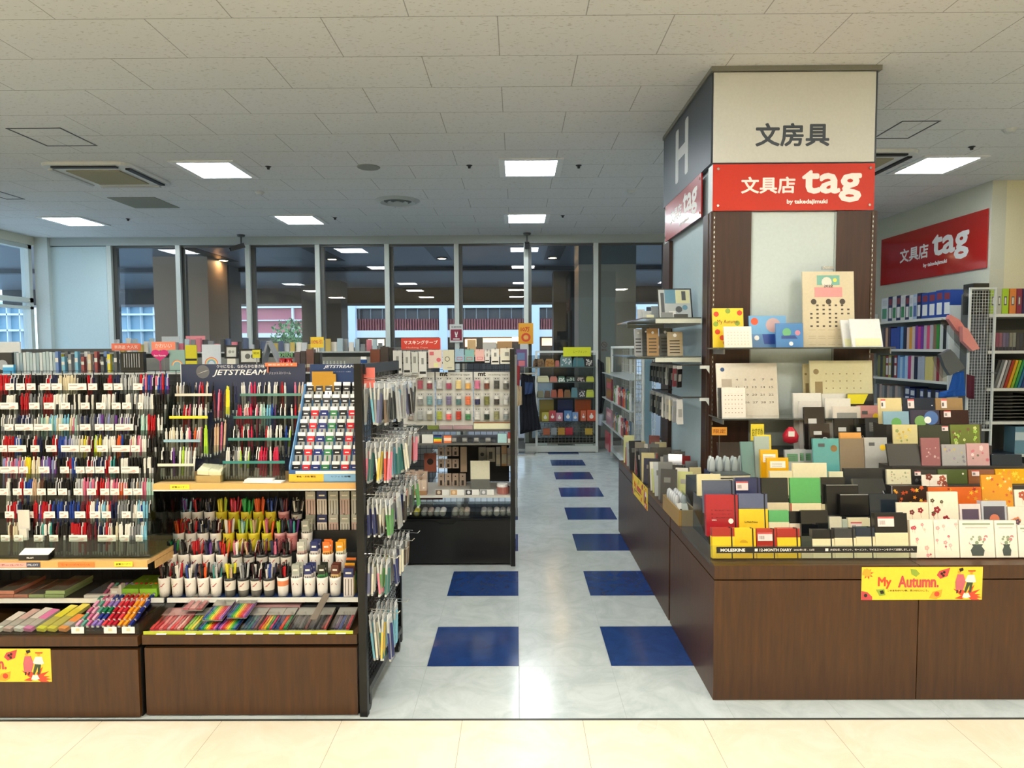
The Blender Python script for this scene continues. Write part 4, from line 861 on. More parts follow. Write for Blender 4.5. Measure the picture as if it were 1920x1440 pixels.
# strips on the shelf fronts
for x0, x1, z, Y, c, body, lab, tc in ((P(108, 1050, 2.735).x, P(176, 1050, 2.735).x, .6275, 2.7355, 'F0843C', 'シャープペンシル', 'orange strip sign on the wooden shelf edge under the clear rack', 'B04A18'), (P(214, 1050, 2.735).x, P(248, 1050, 2.735).x, .630, 2.7355, 'F2E23A', '試筆コーナー', 'small yellow strip sign on the shelf edge under the clear rack', '333322'),
        (P(-5, 1050, 2.735).x, P(49, 1050, 2.735).x, .6275, 2.7355, 'E9A9A0', 'ボールペン', 'pink strip sign on the shelf edge at the frame edge', '803A3A'), (P(49, 1050, 2.735).x, P(74, 1050, 2.735).x, .6275, 2.7355, '3A4460', 'PILOT', 'navy strip sign between the pink and the plain wood', 'E8E8E8'),
        (P(318, 908, 2.79).x, P(354, 908, 2.79).x, .952, 2.7935, 'F2E23A', '試筆コーナー', 'small yellow strip sign on the wooden shelf above the cups', '333322')):
    o = MB().box(-(x1 - x0) / 2, (x1 - x0) / 2, 0, .001, 0, .021).build('strip_sign', M(c, .5), None, ((x0 + x1) / 2, Y, z)); tag(o, lab, 'sign')
    text(body, (x1 - x0) * .8, .009, M(tc, .5), o, 0, .0105, -.0004)

# ---------------------------------------------------------------- middle bay: two small pen racks, board, refill display
def small_rack(label, x0, x1, tiers, colors, name_row, zb=.976):
    t = thing('small_pen_rack', label, 'pen rack', ((x0 + x1) / 2, 2.93, zb), group='small clear racks of clip pens')
    L = t.location
    for i, (l, r, ty, Y) in enumerate(tiers):
        a = P(l, ty, Y); b = P(r, ty, Y); z = a.z; a.x = max(a.x, -1.5960); z0_ = max(z - .10, .9775) if i == 3 else z - .075; zf = max(z - .09, .978); c = ('D8D2C2', 'E5D436', '8FB4C4', 'D9D6C6')[i % 4] if x0 < -1.3 else ('5C8A80', '3C7A74', '3A8078', '2F7C78')[i % 4]
        m = MB().box(a.x - L.x, b.x - L.x, Y - .012 - L.y, Y - .0105 - L.y, z0_ - L.z, z + .005 - L.z, 1)
        m.box(a.x - L.x, b.x - L.x, Y - .0135 - L.y, Y - .0121 - L.y, z - .006 - L.z, z + .006 - L.z, 0)
        tr = m.build('pen_tier', [M(c, .4), SMOKE], t)
        MB().box(a.x - L.x, b.x - L.x, Y - .0104 - L.y, Y + .014 - L.y, zf - L.z, zf + .002 - L.z).build('tier_floor', ACRYL, tr)
        n = int((b.x - a.x) / .0118); sp = colors[i]
        for j in range(n):
            ch = sp[min(len(sp) - 1, int(j * len(sp) / n))]
            if ch == '.': continue
            cn, hx = PAL[ch]; tip = 'E4E1DA' if R2.random() < .35 else hx
            o = link('clip_pen', pen_mesh(hx, tip, 0), None, (a.x + .006 + j * .0118, Y + .002, zf + .003 + R2.uniform(0, .006)), (-.1 + R2.uniform(-.03, .03), R2.uniform(-.07, .07), 0))
            tag(o, '%s clip pen in the %s tier of the small rack %s' % (cn, ORD[i] if i < 3 else 'lowest', name_row), 'pen', 'clip pens %s, %s tier' % (name_row, ORD[i]))
    for x in (x0, x1): MB().box(x - L.x - .001, x - L.x + .001, -.11, .12, 0, .06).build('side_foot', ACRYL, t)
    return t
small_rack('small clear pen rack under the planet emblem of the navy board', -1.585, -1.36, [(322, 400, 740, 3.02), (309, 392, 782, 2.965), (295, 378, 826, 2.91), (282, 366, 871, 2.855)],
           ['TwgkkkwkpkrTkk', 'gkgkkrrpRkwkwkwkwk', 'wcwcwcwcwwppopwpw', 'kkkkrkvkkwewewgwg'], 'under the planet emblem')
small_rack('small clear pen rack beside the refill display', -1.30, -.98, [(452, 566, 740, 3.02), (440, 560, 782, 2.965), (430, 547, 823, 2.91), (420, 536, 866, 2.855)],
           ['wvlRRkkkwswkmrw..pTT', 'RRRRRkpMMLbvkkwkwrT', 'kkwrkkRRkmkkrwwkwkwkbe', 'wkwgwewekkkRRRRkwRRRkk'], 'beside the refill display')
# standing pens in the gap between the racks
for i, (px, py, Y, c, grp) in enumerate([(404, 790, 2.95, 'm', 0), (409, 788, 2.95, 'p', 0), (414, 790, 2.96, 'm', 0), (420, 790, 2.95, 'B', 0), (425, 782, 2.93, 'y', 1), (429, 783, 2.93, 'y', 1), (437, 775, 2.97, 'k', 2), (444, 775, 2.97, 'n', 2),
        (384, 856, 2.88, 'e', 3), (389, 857, 2.88, 'e', 3), (379, 856, 2.88, 'k', 3), (395, 857, 2.88, 'k', 3), (403, 854, 2.88, 'T', 4), (408, 853, 2.88, 'T', 4), (414, 850, 2.9, 'p', 4), (420, 846, 2.9, 'T', 4)]):
    p = P(px, py, Y); cn, hx = PAL[c]
    o = link('clip_pen', pen_mesh(hx, hx, 0), None, p, (-.08, R2.uniform(-.05, .05), 0))
    tag(o, '%s clip pen in the %s between the two small racks' % (cn, ['upper brown pink bunch', 'yellow pair', 'dark pair', 'lime and black bunch', 'tan bunch'][grp]), 'pen', 'clip pens between the small racks')
for i, (px0, px1, py, Y) in enumerate([(401, 424, 792, 2.95), (422, 432, 785, 2.93), (434, 448, 777, 2.97), (377, 399, 859, 2.88), (401, 424, 857, 2.88)]):
    a = P(px0, py, Y); b = P(px1, py, Y)
    o = MB().box(0, b.x - a.x, -.012, .014, 0, .004, 0).box(0, b.x - a.x, -.012, -.0105, .0041, .06, 0).box(0, .0015, -.0104, .014, .0041, .06).box(b.x - a.x - .0015, b.x - a.x, -.0104, .014, .0041, .06).box((b.x - a.x) / 2 - .006, (b.x - a.x) / 2 + .006, .002, .008, .977 - a.z, -.0005, 0)
    tag(o.build('pen_holder', ACRYL, None, (a.x, Y, a.z - .0045)), ['clear holder of the brown pink pens', 'clear holder of the yellow pens', 'clear holder of the dark pen pair', 'clear holder of the lime and black pens', 'clear holder of the tan pens'][i], 'pen holder')
# navy board
NAVY = M('2A3552', .35, 0, .3)
a = P(338, 683, 3.09); b = P(573, 740, 3.09); cx = (a.x + b.x) / 2
t = thing('header_board', 'wide navy board with silver planet emblem and slanted white JETSTREAM lettering', 'sign', (cx, 3.09, .976))
w = (b.x - a.x) / 2; MB().box(-w, w, 0, .006, 0, a.z - .976).build('board', NAVY, t)
MB().box(-w, -w + .004, -.001, 0, 0, a.z - .976).build('edge_strip', M('C9CCD0', .3), t)
def bt(body, l, t_, r, bb, mat, bold=0, shear=0, Y=3.088, par=None, py=-.001):
    A = P(l, t_, Y); B = P(r, bb, Y); par = par or t; return text(body, B.x - A.x, A.z - B.z, mat, par, (A.x + B.x) / 2 - par.location.x, (A.z + B.z) / 2 - par.location.z, py, bold=bold, shear=shear)
bt('JETSTREAM', 398, 693, 500, 706, M('E6E8EA', .3), .012, .3); bt('クセになる、なめらかな書き味', 406, 684, 496, 690, M('E6E8EA', .3)); bt('ジェットストリーム', 504, 697, 545, 702, M('C9CCD4', .3))
c = P(380, 697, 3.088); m = MB(); m.disc(c.x - cx, c.z - .976, .032, -.001, 0, 24); m.xz([(c.x - cx - .03, c.z - .976 - .012), (c.x - cx + .012, c.z - .976 + .004), (c.x - cx + .03, c.z - .976 + .008), (c.x - cx - .005, c.z - .976 - .004)], -.0014, 1)
m.build('planet_emblem', [M('6F727C', .3, .5), M('E4E2D8', .3)], t)
small = MB(); A = P(497, 681, 3.08); B = P(557, 687, 3.08)
o = MB().box(0, B.x - A.x, 0, .0015, 0, .018).box(.01, .014, .0016, .006, -.03, .01).build('strip_sign', M('E8784A', .5), None, (A.x, 3.0785, B.z)); tag(o, 'orange strip sign clipped on top of the navy board', 'sign'); text('替芯あります', .12, .008, LETW, o, .075, .009, -.0006)
# refill display
xL = P(541, 895, 2.815).x; xR = -.70
t = thing('refill_display', 'blue and yellow cardboard display of pen refills with navy header', 'display', ((xL + xR) / 2, 2.82, .976)); L = t.location
hw = (xR - xL) / 2
ck = lambda x: None
for sx, nm in ((-hw, 'side_cheek'), (hw - .004, 'side_cheek')):
    pr = [(.002, 0), (.27, 0), (.27, .42), (.235, .42), (.002, .07)]; m = MB()
    m.v = [(sx, y, z) for y, z in pr] + [(sx + .004, y, z) for y, z in pr]; m.f = [list(range(5)), [5 + i for i in reversed(range(5))]] + [[i, (i + 1) % 5, 5 + (i + 1) % 5, 5 + i] for i in range(5)]; m.m = [0] * 7
    m.build(nm, M('6A9CCB', .4), t)
MB().box(-hw, hw, -.0, .0019, 0, .055, 0).box(-hw, 0, -.0012, -.0002, .002, .036, 1).box(0, hw, -.0012, -.0002, .002, .036, 2).box(-hw + .03, hw, -.0012, -.0002, .0365, .05, 3).build('front_tray', [M('2E5C9A', .4), M('E9BE3A', .4), M('7FB0D8', .4), M('ECEAE2', .4)], t)
text('単色・多色 替芯', .085, .008, BLACK, t, -hw * .5, .025, -.0016); text('リフィル各種', .085, .008, BLACK, t, hw * .5, .025, -.0016)
A = P(577, 683, 3.05); B = P(668, 700, 3.05)
hd = MB().box(A.x - L.x, xR - L.x, .262, .268, .42, A.z - L.z).build('header_card', M('1E3864', .35), t)
text('JETSTREAM', .15, .018, M('DDE2EA', .4), hd, (P(636, 690, 3.08).x - L.x), P(636, 688, 3.08).z - L.z, .2605, bold=.012, shear=.3)
text('ジェットストリーム替芯', .09, .006, M('AEB8CC', .4), hd, (P(640, 690, 3.08).x - L.x), P(640, 697, 3.08).z - L.z, .2605)
for i in range(7):
    f = i / 6; MB().box(-hw + .005, hw - .005, .012 + .036 * i, .012 + .036 * i + .034, .01 if i == 0 else .004, .012 + .055 * i).build('inner_step', M('5C8CBA', .5), t)
KR = ['131315', 'CC2030', '1D2A72', '2F7A48', '131315', 'D02030', '1D2A72']
KN = ['black', 'red', 'blue', 'green', 'black', 'red', 'blue']
for i in range(7):
    y = L.y + .016 + .036 * i; z = L.z + .0135 + .055 * i
    for j in range(7):
        x = L.x - hw + .024 + j * (2 * hw - .046) / 6; kc, kn = (KR[j], KN[j]) if i < 5 else ('1A1A1C', 'black')
        h = .086 if i else .075
        m = MB().box(-.0165, .0165, 0, .008, 0, h * .5, 2).box(-.0165, .0165, -.0006, .0086, h * .5, h * .8, 1).box(-.0165, .0165, 0, .008, h * .8, h, 0)
        m.box(-.003, .003, -.002, -.0001, .004, h * .46, 3).box(-.009, .009, -.0012, -.0007, h * .6, h * .66, 0)
        o = m.build('refill_pack', [M('EFEDE8', .3), M(kc, .3), M('A9ABA8', .15, 0, 1), M(kc, .3)], None, (x, y, z), (-.2 + R2.uniform(-.04, .04), 0, R2.uniform(-.05, .05)))
        tag(o, '%s and white refill pack, %s row of the blue display, %s block' % (kn, ['lowest', 'second lowest', 'third lowest', 'middle', 'third highest', 'second highest', 'top'][i], 'outer' if j < 4 else 'post side'), 'refill pack', 'refill packs, %s row' % ['lowest', 'second', 'third', 'fourth', 'fifth', 'sixth', 'seventh'][i])
A = P(580, 702, 3.03); B = P(626, 735, 3.03)
o = MB().box(0, B.x - A.x, 0, .004, 0, A.z - B.z).box(0, .1, 0, .004, A.z - B.z + .0001, A.z - B.z + .012).build('gold_folder', M('B98A2C', .35), None, (A.x, 3.068, B.z)); tag(o, 'gold card folder in the top row of the refill display', 'folder')
# note pads for trying pens
a = P(368, 902, 2.82); b = P(413, 902, 2.82)
t = thing('pad_box', 'small wooden box of trial paper with a clear film on top', 'box', ((a.x + b.x) / 2, 2.86, .976)); hw2 = (b.x - a.x) / 2
MB().box(-hw2, hw2, -.04, .04, 0, .03).build('wooden_box', M('B39A62', .6), t)
MB().rbox((0, 0, .05), (hw2 * 1.9, .075, .02), (.25, .1, .1)).build('paper_pad', M('E6DDBC', .6), t); MB().rbox((.005, .0, .075), (hw2 * 1.8, .07, .003), (.3, .2, -.1)).build('film_cover', FILM, t)
o = MB().rbox((0, 0, .008), (.12, .05, .014), (0, 0, .05)).rbox((.02, -.002, .003), (.17, .055, .005), (0, 0, -.06)).build('paper_pad', M('EFEBE4', .6), None, (P(488, 900, 2.83).x, 2.83, .976)); tag(o, 'loose white trial paper pads before the small pen rack', 'paper')

# ---------------------------------------------------------------- cups of pens on the blue shelf
t = thing('cup_riser', 'blue stepped riser that lifts the rear rows of pen cups', 'riser', (-1.15, 2.95, .4345)); L = t.location
CUPY = [2.905, 2.965, 3.025, 3.085]; CUPZ = [.436, .525, .608, .695]
for i in (1, 2, 3): MB().box(-.445, .435, CUPY[i] - .029 - L.y, CUPY[i] + .031 - L.y, 0, CUPZ[i] - .002 - L.z).build('step', M('26292B', .4), t)
_cups = {}
def cup_mesh(kind):
    if kind in _cups: return _cups[kind]
    r0, r1, h = .022, .0265, .088; m = MB()
    zs = [0, .03, .05, .074, h]; rr = [r0 + (r1 - r0) * z / h for z in zs]
    bands = {'white': 'E9E4DC E9E4DC E9E4DC E9E4DC', 'grey': '77756E E2DDD2 E2DDD2 2A2A2A', 'yellow': 'DCCB30 DCCB30 DCCB30 DCCB30', 'pink': 'C27A7C C27A7C C27A7C D8A0A0', 'black': '1A1A1B 1A1A1B C8C4BC 1A1A1B', 'band': 'ECE8E2 ECE8E2 E88A5A ECE8E2', 'plain': 'ECE8E2 ECE8E2 ECE8E2 ECE8E2'}[kind].split()
    m.lathe([(.0005, 0)] + list(zip(rr, zs)) + [(r1 - .0015, h), (r0 - .0015, .004), (.0005, .004)], 16, ms=[0, 0, 1, 2, 3, 3, 4, 4])
    mats = [M(b_, .3) for b_ in bands] + [M('55534E', .5), M('A84A3A', .5), M('8A8680', .5)]
    if kind not in ('plain', 'band'):
        def cur(pts, mi):
            q = []
            for x, z in pts: rz = r0 + (r1 - r0) * z / h + .0004; q.append((x, -math.sqrt(max(0, rz * rz - x * x)), z))
            m.poly(q, mi)
        cur([(-.012, .045), (.0, .05), (.012, .064), (.010, .066), (-.004, .054), (-.012, .048)], 5); cur([(-.013, .058), (.004, .058), (.004, .061), (-.013, .061)], 5); cur([(-.01, .022), (.01, .022), (.01, .026), (-.01, .026)], 6)
    else:
        m.poly([(x, -.0262 + abs(x) * .25, z) for x, z in ((-.013, .055), (.013, .055), (.008, .064), (-.008, .064))], 5 if kind == 'plain' else 6) if kind == 'plain' else None
    me = m.mesh('pen_cup', mats); me.polygons.foreach_set('use_smooth', [True] * len(me.polygons)); _cups[kind] = me; return me
KIND_TXT = {'white': 'white pen cup with red print', 'grey': 'grey banded pen cup with dark rim', 'yellow': 'yellow pen cup', 'pink': 'dusty pink pen cup', 'black': 'black pen cup with pale band', 'band': 'white pen cup with orange band', 'plain': 'plain white cup of refill packs'}
ROWN = ['front row', 'second row', 'third row', 'back row']
CUPS = [
 [(309, 'white', 'krk'), (333, 'white', 'kwr'), (358, 'white', 'bwn'), (382, 'white', 'rok'), (406, 'white', 'tgs'), (432, 'grey', 'eTy'), (457, 'grey', 'kgs'), (481, 'grey', 'mwk'), (505, 'grey', 'wbn'), (531, 'band', 'rkk'), (557, 'plain', 0), (581, 'plain', 1), (605, 'plain', 2), (629, 'plain', 3)],
 [(324, 'white', 'nGk'), (347, 'white', 'kgk'), (370, 'white', 'r'), (393, 'white', 'vkn'), (418, 'white', 'oknr'), (446, 'grey', 'pwm'), (469, 'black', 'mTk'), (493, 'black', 'kmg'), (516, 'grey', 'pmn'), (538, 'grey', 'km'), (568, 'plain', 4), (592, 'plain', 1), (616, 'plain', 5), (641, 'plain', 6)],
 [(339, 'white', 'ro'), (362, 'white', 'kr'), (384, 'white', 'kn'), (408, 'white', 'nkm'), (432, 'yellow', 'pow'), (457, 'yellow', 'LMe'), (479, 'yellow', 'yeT'), (504, 'yellow', 'oyp'), (528, 'pink', 'enk'), (550, 'pink', 'tvn'), (578, 'plain', 0)],
 [(354, 'white', 'vL'), (375, 'white', 'krk'), (398, 'white', 'nk'), (420, 'yellow', 'ye'), (443, 'yellow', 'rR'), (466, 'yellow', 'G'), (489, 'yellow', 'o'), (512, 'yellow', 'nb'), (536, 'pink', 'nm'), (560, 'black', 'kw')]]
PACKS = [('A9ACA2', 'C8C8C0', 'grey clear'), ('1E2B66', 'E2D8D2', 'navy headed'), ('1C2218', '3E8A48', 'black and green'), ('5A2A1E', 'DDB878', 'brown and cream'), ('B8B8AE', 'C9A8A0', 'pale grey'), ('E8762A', 'F0A040', 'orange'), ('E9A41E', 'E8E0C0', 'yellow headed')]
def refill(loc, rot, w, h, k, label, grp, name='refill_bag'):
    c1, c2, _ = PACKS[k]
    m = MB().box(-w / 2, w / 2, 0, .004, h * .68, h, 0).box(-w / 2, w / 2, 0, .003, 0, h * .68, 1)
    for i in range(3): x = (-.3 + .3 * i) * w; m.box(x - .0015, x + .0015, -.0012, 0, h * .05, h * .62, 2)
    m.box(-w * .3, w * .3, -.0006, 0, h * .8, h * .86, 3)
    o = m.build(name, [M(c1, .3), M(c2, .12, 0, 1), M('55555A', .3), TAGW], None, loc, rot); return tag(o, label, 'refill pack', grp)
for i, row in enumerate(CUPS):
    for px, kind, cs in row:
        Y = CUPY[i]; x = P(px, 1100, Y).x; z = CUPZ[i]
        desc = ''
        if isinstance(cs, str):
            nm = []
            for ch in cs:
                if PAL[ch][0] not in nm: nm.append(PAL[ch][0])
            desc = ' and '.join(nm[:2])
            lab = '%s in the %s holding %s pens' % (KIND_TXT[kind], ROWN[i], desc)
        else: lab = '%s in the %s with %s packs' % (KIND_TXT[kind], ROWN[i], PACKS[cs][2])
        tag(link('pen_cup', cup_mesh(kind), None, (x, Y, z)), lab, 'cup', 'pen cups, ' + ROWN[i])
        if isinstance(cs, str):
            for j in range(9):
                a_ = j * 2 * PI / 8 + px; rr = .0135 if j else 0; ch = cs[j % len(cs)]; cn, hx = PAL[ch]; st = 2 if kind in ('yellow', 'pink') else R2.choice((0, 1))
                lx, ly = rr * math.cos(a_), rr * math.sin(a_) * .8
                tip = hx if R2.random() < .7 else ('D6D4CC' if ch in 'km' else '2A2A2A')
                o = link('highlighter' if kind in ('yellow', 'pink') else 'felt_pen', pen_mesh(hx, tip, st), None, (x + lx * .75, Y + ly * .75, z + .006 + .004 * (j % 3)), (-ly * 9 - .02, lx * 11 + R2.uniform(-.05, .05), a_))
                tag(o, '%s pen in the %s of the %s (%s)' % (cn, kind + ' cup', ROWN[i], desc), 'pen', 'pens in the %s cup of the %s with %s pens' % (kind, ROWN[i], desc))
        else:
            for j in range(3):
                refill((x + (j - 1) * .003, Y - .008 + .008 * j, z + .006 + .004 * j), (-.05, R2.uniform(-.05, .05), 0), .034, .135, cs, '%s refill pack, %s in the plain cup, %s' % (PACKS[cs][2], ['foremost', 'middle', 'rear'][j], ROWN[i]), 'refill packs in plain cups')
# hanging bags at the shelf back
t = thing('hook_bar', 'black hook bar with refill bags behind the plain cups', 'hook bar', (-.85, 3.13, .80))
MB().box(-.19, .10, .0, .008, .08, .088).build('bar', BLACK, t)
for i, x in enumerate((-.145, -.09, -.035, .02, .075)):
    for j, zz in enumerate((.082, -.03)):
        MB().tube([(x, 0, zz), (x, -.075, zz), (x, -.08, zz + .008)], .0016, 5).build('hook', STEEL, t)
        k = [4, 1, 0, 4, 0][i] if j == 0 else [0, 1, 4, 0, 4][i]
        refill((t.location.x + x, t.location.y - .06 - .004 * j, t.location.z + zz - .118), (0, 0, 0), .046, .115, k, '%s refill bag, %s from the cups, hanging in the %s row' % (PACKS[k][2], ['first', 'second', 'third', 'fourth', 'fifth'][i], ['upper', 'lower'][j]), 'refill bags on the hook bar')
for x in (-.16, .09): MB().box(x - .004, x + .004, .008, .028, .05, .09).build('bracket', BLACK, t)
# bags in the clear holder at the post
for i in range(5):
    refill((P(655, 1110, 2.9).x - .0, 2.885 + .012 * i, .4355 + .0), (-.05, .02 * (i % 2), 0), .045, .13 + .008 * i, [1, 3, 6, 2, 5][i], '%s refill bag standing in the clear holder at the black post' % PACKS[[1, 3, 6, 2, 5][i]][2], 'refill bags at the black post')

# ---------------------------------------------------------------- trays of pen sets on the brown cabinets
t = thing('clear_tray', 'shallow clear tray of pen sets on the cabinet beside the mesh panel', 'tray', (-1.14, 2.83, .3555)); L = t.location
MB().box(-.45, .44, -.15, .27, 0, .003).build('tray_floor', ACRYL, t); MB().box(-.45, .44, -.152, -.1495, 0, .014).build('front_lip', M('B8C23A', .4), t)
MB().box(-.452, -.45, -.15, .27, .003, .062).build('side_wall', ACRYL, t); MB().box(-.45, .44, .265, .27, .003, .062).build('back_wall', M('4A4640', .5), t)
for i, px in enumerate((305, 360, 392, 424, 454, 486, 515, 545, 575, 606, 640)):
    x = P(px, 1186, 2.685).x - L.x; MB().rbox((x, -.149, .006), (.042, .020, .0012), (.35, 0, R2.uniform(-.05, .05))).build('price_card', TAGW, t)
RAIN = ['1F3F8C', '2A7A9A', '1FA060', '8CC63A', 'F0D82E', 'F09A2A', 'E84A2A', 'D82A4A', 'D86AA0', '7A4AA0']
def pen_set(px, x_w, y, z, cols, label, d=.16, case='c', rz=0, tilt=.16):
    x = P(px, 1170, 2.72).x; n = len(cols); m = MB(); w = x_w
    for i, c in enumerate(cols):
        cx = -w / 2 + w * (i + .5) / n; r = w / n * .38
        m.box(cx - r, cx + r, .004, d * .22, .003, .011, 2 + i); m.box(cx - r * .8, cx + r * .8, d * .22 + .0002, d * .92, .003, .009, 2 + i)
    m.box(-w / 2, w / 2, d * .62, d, .0125, .0145, 1)
    m.box(-w / 2, w / 2, 0, d, 0, .0015, 1)
    base = m.build('pen_set', [FILM, M('8E8A84' if case == 'c' else case, .25, 0, .6)] + [M(c, .25) for c in cols], None, (x, y, z), (tilt, 0, rz))
    MB().box(-w / 2 - .001, w / 2 + .001, -.001, d + .001, -.0005, .016).build('clear_case', FILM, base)
    return tag(base, label, 'pen set', 'flat pen sets in the clear tray')
GR_ = ['2A2A2C', '4A4A50', '2A2A2C', '5A5A60', '2A2A2C', '6A3A3A']
for i, (px, w, cols, lab) in enumerate([(302, .075, ['D84A4A', 'C83A42', 'E07070', 'C84048'], 'red pen set at the aisle far end of the tray'), (333, .07, ['D8A0A0', 'E05050', 'C86A6A', 'E8B0A0', 'B84A4A'], 'rose coloured pen set second in the tray'),
        (362, .055, ['6AA83A', 'A8C83A', 'E0C83A', '4A7A3A'], 'green and yellow pen set in the tray'), (394, .078, RAIN, 'rainbow pen set, lower one of the stack'), (430, .08, RAIN[::-1], 'rainbow pen set with reversed colours beside the stack'),
        (470, .07, ['2A4A5A', '3A5A6A', '2A6A6A', '4A4A6A', '6A4A4A'], 'dusky blue pen set in the tray middle'), (503, .07, ['B82A3A', 'D8782A', 'D8B82A', '3A8A3A', 'B82A5A', '2A3A6A'], 'multicolour pen set right of the dusky blue one'.replace('right of', 'next to')), (530, .05, ['1F3A6A', 'C8402A', '2A7A4A'], 'narrow three colour pen set in the tray'),
        (562, .08, GR_, 'dark grey pen set with small lead tips'), (598, .075, GR_ + ['B84A4A'], 'dark pen set with one red pen beside the strap'), (640, .08, ['3A3A42', '5A4A6A', '4A5A8A', '3A3A42', 'B8303A'], 'dark and purple pen set close to the black post')]):
    pen_set(px, w, 2.695, .362, cols, lab, case='c' if i not in (0, 1) else 'B87A7A')
for px, w, y, z, cols, lab in ((398, .085, 2.72, .395, RAIN, 'rainbow pen set on top of the stack'), (440, .085, 2.74, .397, RAIN, 'rainbow pen set in clear case behind the stack'), (345, .09, 2.79, .41, ['B86A70', 'C88A8A', 'A85A60'], 'large dull red set behind the small ones')):
    pen_set(px, w, y, z, cols, lab)
for px0, px1, c, lab in ((455, 560, 'C99A98', 'long pink set case at the rear of the tray'), (565, 650, '3A3A3C', 'long dark set case at the rear of the tray')):
    a, b = P(px0, 1150, 2.85).x, P(px1, 1150, 2.85).x
    o = MB().box(0, b - a, 0, .16, 0, .02, 0).box(.01, b - a - .01, .03, .14, .0202, .021, 1).build('pen_case', [M(c, .2, 0, 1), M('6A5A5A' if c[0] == 'C' else '222224', .3)], None, (a, 2.868, .382), (.06, 0, 0)); tag(o, lab, 'pen set', 'long cases in the clear tray')
o = MB().rbox((0, 0, 0), (.03, .16, .004), (.35, 0, -.1)).build('sample_strap', M('8A8076', .3, .3), None, (P(600, 1160, 2.78).x, 2.79, .43)); tag(o, 'grey perforated strap lying over the dark pen sets', 'strap')
# left tray
t = thing('clear_tray', 'deep clear tray of boxes and marker refills on the cabinet with the cut off banner', 'tray', (-1.95, 2.83, .3555)); L = t.location
MB().box(-.9, .345, -.155, .2, 0, .003).build('tray_floor', ACRYL, t); MB().box(-.9, .345, -.157, -.1548, 0, .045).build('front_wall', ACRYL, t); MB().box(.342, .345, -.155, .2, .003, .06).build('side_wall', ACRYL, t)
for i, px in enumerate((145, 206, 240)):
    x = P(px, 1182, 2.67).x - L.x; MB().box(x - .027, x + .027, -.1582, -.1572, .008, .036, 0).box(x - .008, x + .008, -.1586, -.1583, .018, .03, 1).build('price_card', [WHITE, M('D8C8A0', .5)], t)
mk = {}
GC = [('D88AA8', 'pink'), ('5A9A88', 'sea green'), ('D88AA8', 'pink'), ('7A6AA8', 'purple'), ('1F7A50', 'green'), ('C8283A', 'red'), ('F0902A', 'orange')]
for i in range(11):
    for j in range(7):
        x = P(153 + 9.8 * i, 1165, 2.74).x
        if i < 3: c, cn = [('E0A0BC', 'pink'), ('5A9A88', 'sea green'), ('C86A90', 'rose')][(i + j) % 3]
        elif i < 5: c, cn = [('8A70B8', 'purple'), ('2A3A8A', 'blue'), ('1F7A50', 'green')][j % 3]
        elif i < 8: c, cn = [('C8283A', 'red'), ('A81E2E', 'dark red'), ('D84048', 'light red')][(i + j) % 3]
        elif i < 10: c, cn = ('F0962A', 'orange') if j < 4 else ('E0701F', 'deep orange')
        else: c, cn = ('26307A', 'navy')
        if c not in mk: mk[c] = MB().box(-.0062, .0062, 0, .034, 0, .013, 0).box(-.0045, .0045, -.002, -.0001, .002, .011, 1).mesh('marker_refill', [M(c, .25), M('E8E4DC', .4)])
        o = link('marker_refill', mk[c], None, (x + .003 * (j % 2), 2.71 + .0375 * j, .372 + .0135 * j), (.3, 0, 0))
        tag(o, '%s refill stick in the deep clear tray, %s block' % (cn, ['first', 'first', 'first', 'second', 'second', 'third', 'third', 'third', 'fourth', 'fourth', 'last'][i]), 'refill', 'refill sticks in the deep clear tray')
o = MB().box(0, .37, 0, .27, 0, .002, 0).build('slope_board', CLOUD, None, (P(148, 1165, 2.74).x - .01, 2.70, .361), (.32, 0, 0)); tag(o, 'sloping clear board under the refill sticks', 'board')
for i, (px, c, lab, l) in enumerate([(-2, 'D8D2C8', 'white flat pack at the frame edge of the deep tray', .12), (18, 'C9A8A0', 'pale red flat pack in the deep tray', .14), (38, 'D4CEC4', 'long white flat pack in the deep tray', .15), (56, 'D678A8', 'magenta ended flat pack in the deep tray', .14), (80, 'DAD23A', 'yellow flat pack in the deep tray', .17), (100, 'D8C840', 'pale yellow flat pack tilted over the other', .18), (121, 'E8924A', 'orange flat pack beside the refill sticks', .10)]):
    x = P(px, 1165, 2.71).x
    o = MB().box(-.02, .02, 0, .02, 0, .016, 0).box(-.02, .02, .0202, l, 0, .015, 1).box(-.02, .02, l * .5, l, .0152, .016, 0).build('flat_pack', [M(c, .25, 0, .6), M('A8A49A' if i not in (4, 5) else 'B4AE5A', .15, 0, 1)], None, (x, 2.695, .362), (.22, 0, -.25)); tag(o, lab, 'pack', 'flat packs in the deep tray')
# lower shelf of the long bay
for i, (l, r, t_, b, c, lab, n) in enumerate([(-10, 25, 1104, 1118, 'D8907A', 'salmon box pair at the frame edge on the lower shelf', 2), (26, 52, 1106, 1118, 'D89A84', 'salmon box next to the pale green boxes', 1), (54, 82, 1108, 1119, 'B4C890', 'pale green box, shorter one', 1), (84, 120, 1104, 1119, 'AAC488', 'pale green box with raised lid', 2)]):
    a = P(l, b, 2.885); q = P(r, b, 2.885); d = .2
    for k in range(n):
        o = MB().box(0, q.x - a.x, 0, d, 0, .014, 0).box(.004, q.x - a.x - .004, .004, d - .004, .0142, .0155, 1).box(.01, q.x - a.x - .02, .06, .15, .0157, .0165, 2).build('flat_box', [M(c, .35), M('8E8E84', .15, 0, 1), M('6A4A3A', .4)], None, (a.x + .004 * k, 2.885, .4355 + .0175 * k), (0, 0, 0)); tag(o, lab + (', lower' if k == 0 and n > 1 else ', upper' if n > 1 else ''), 'box', 'flat boxes on the lower shelf')
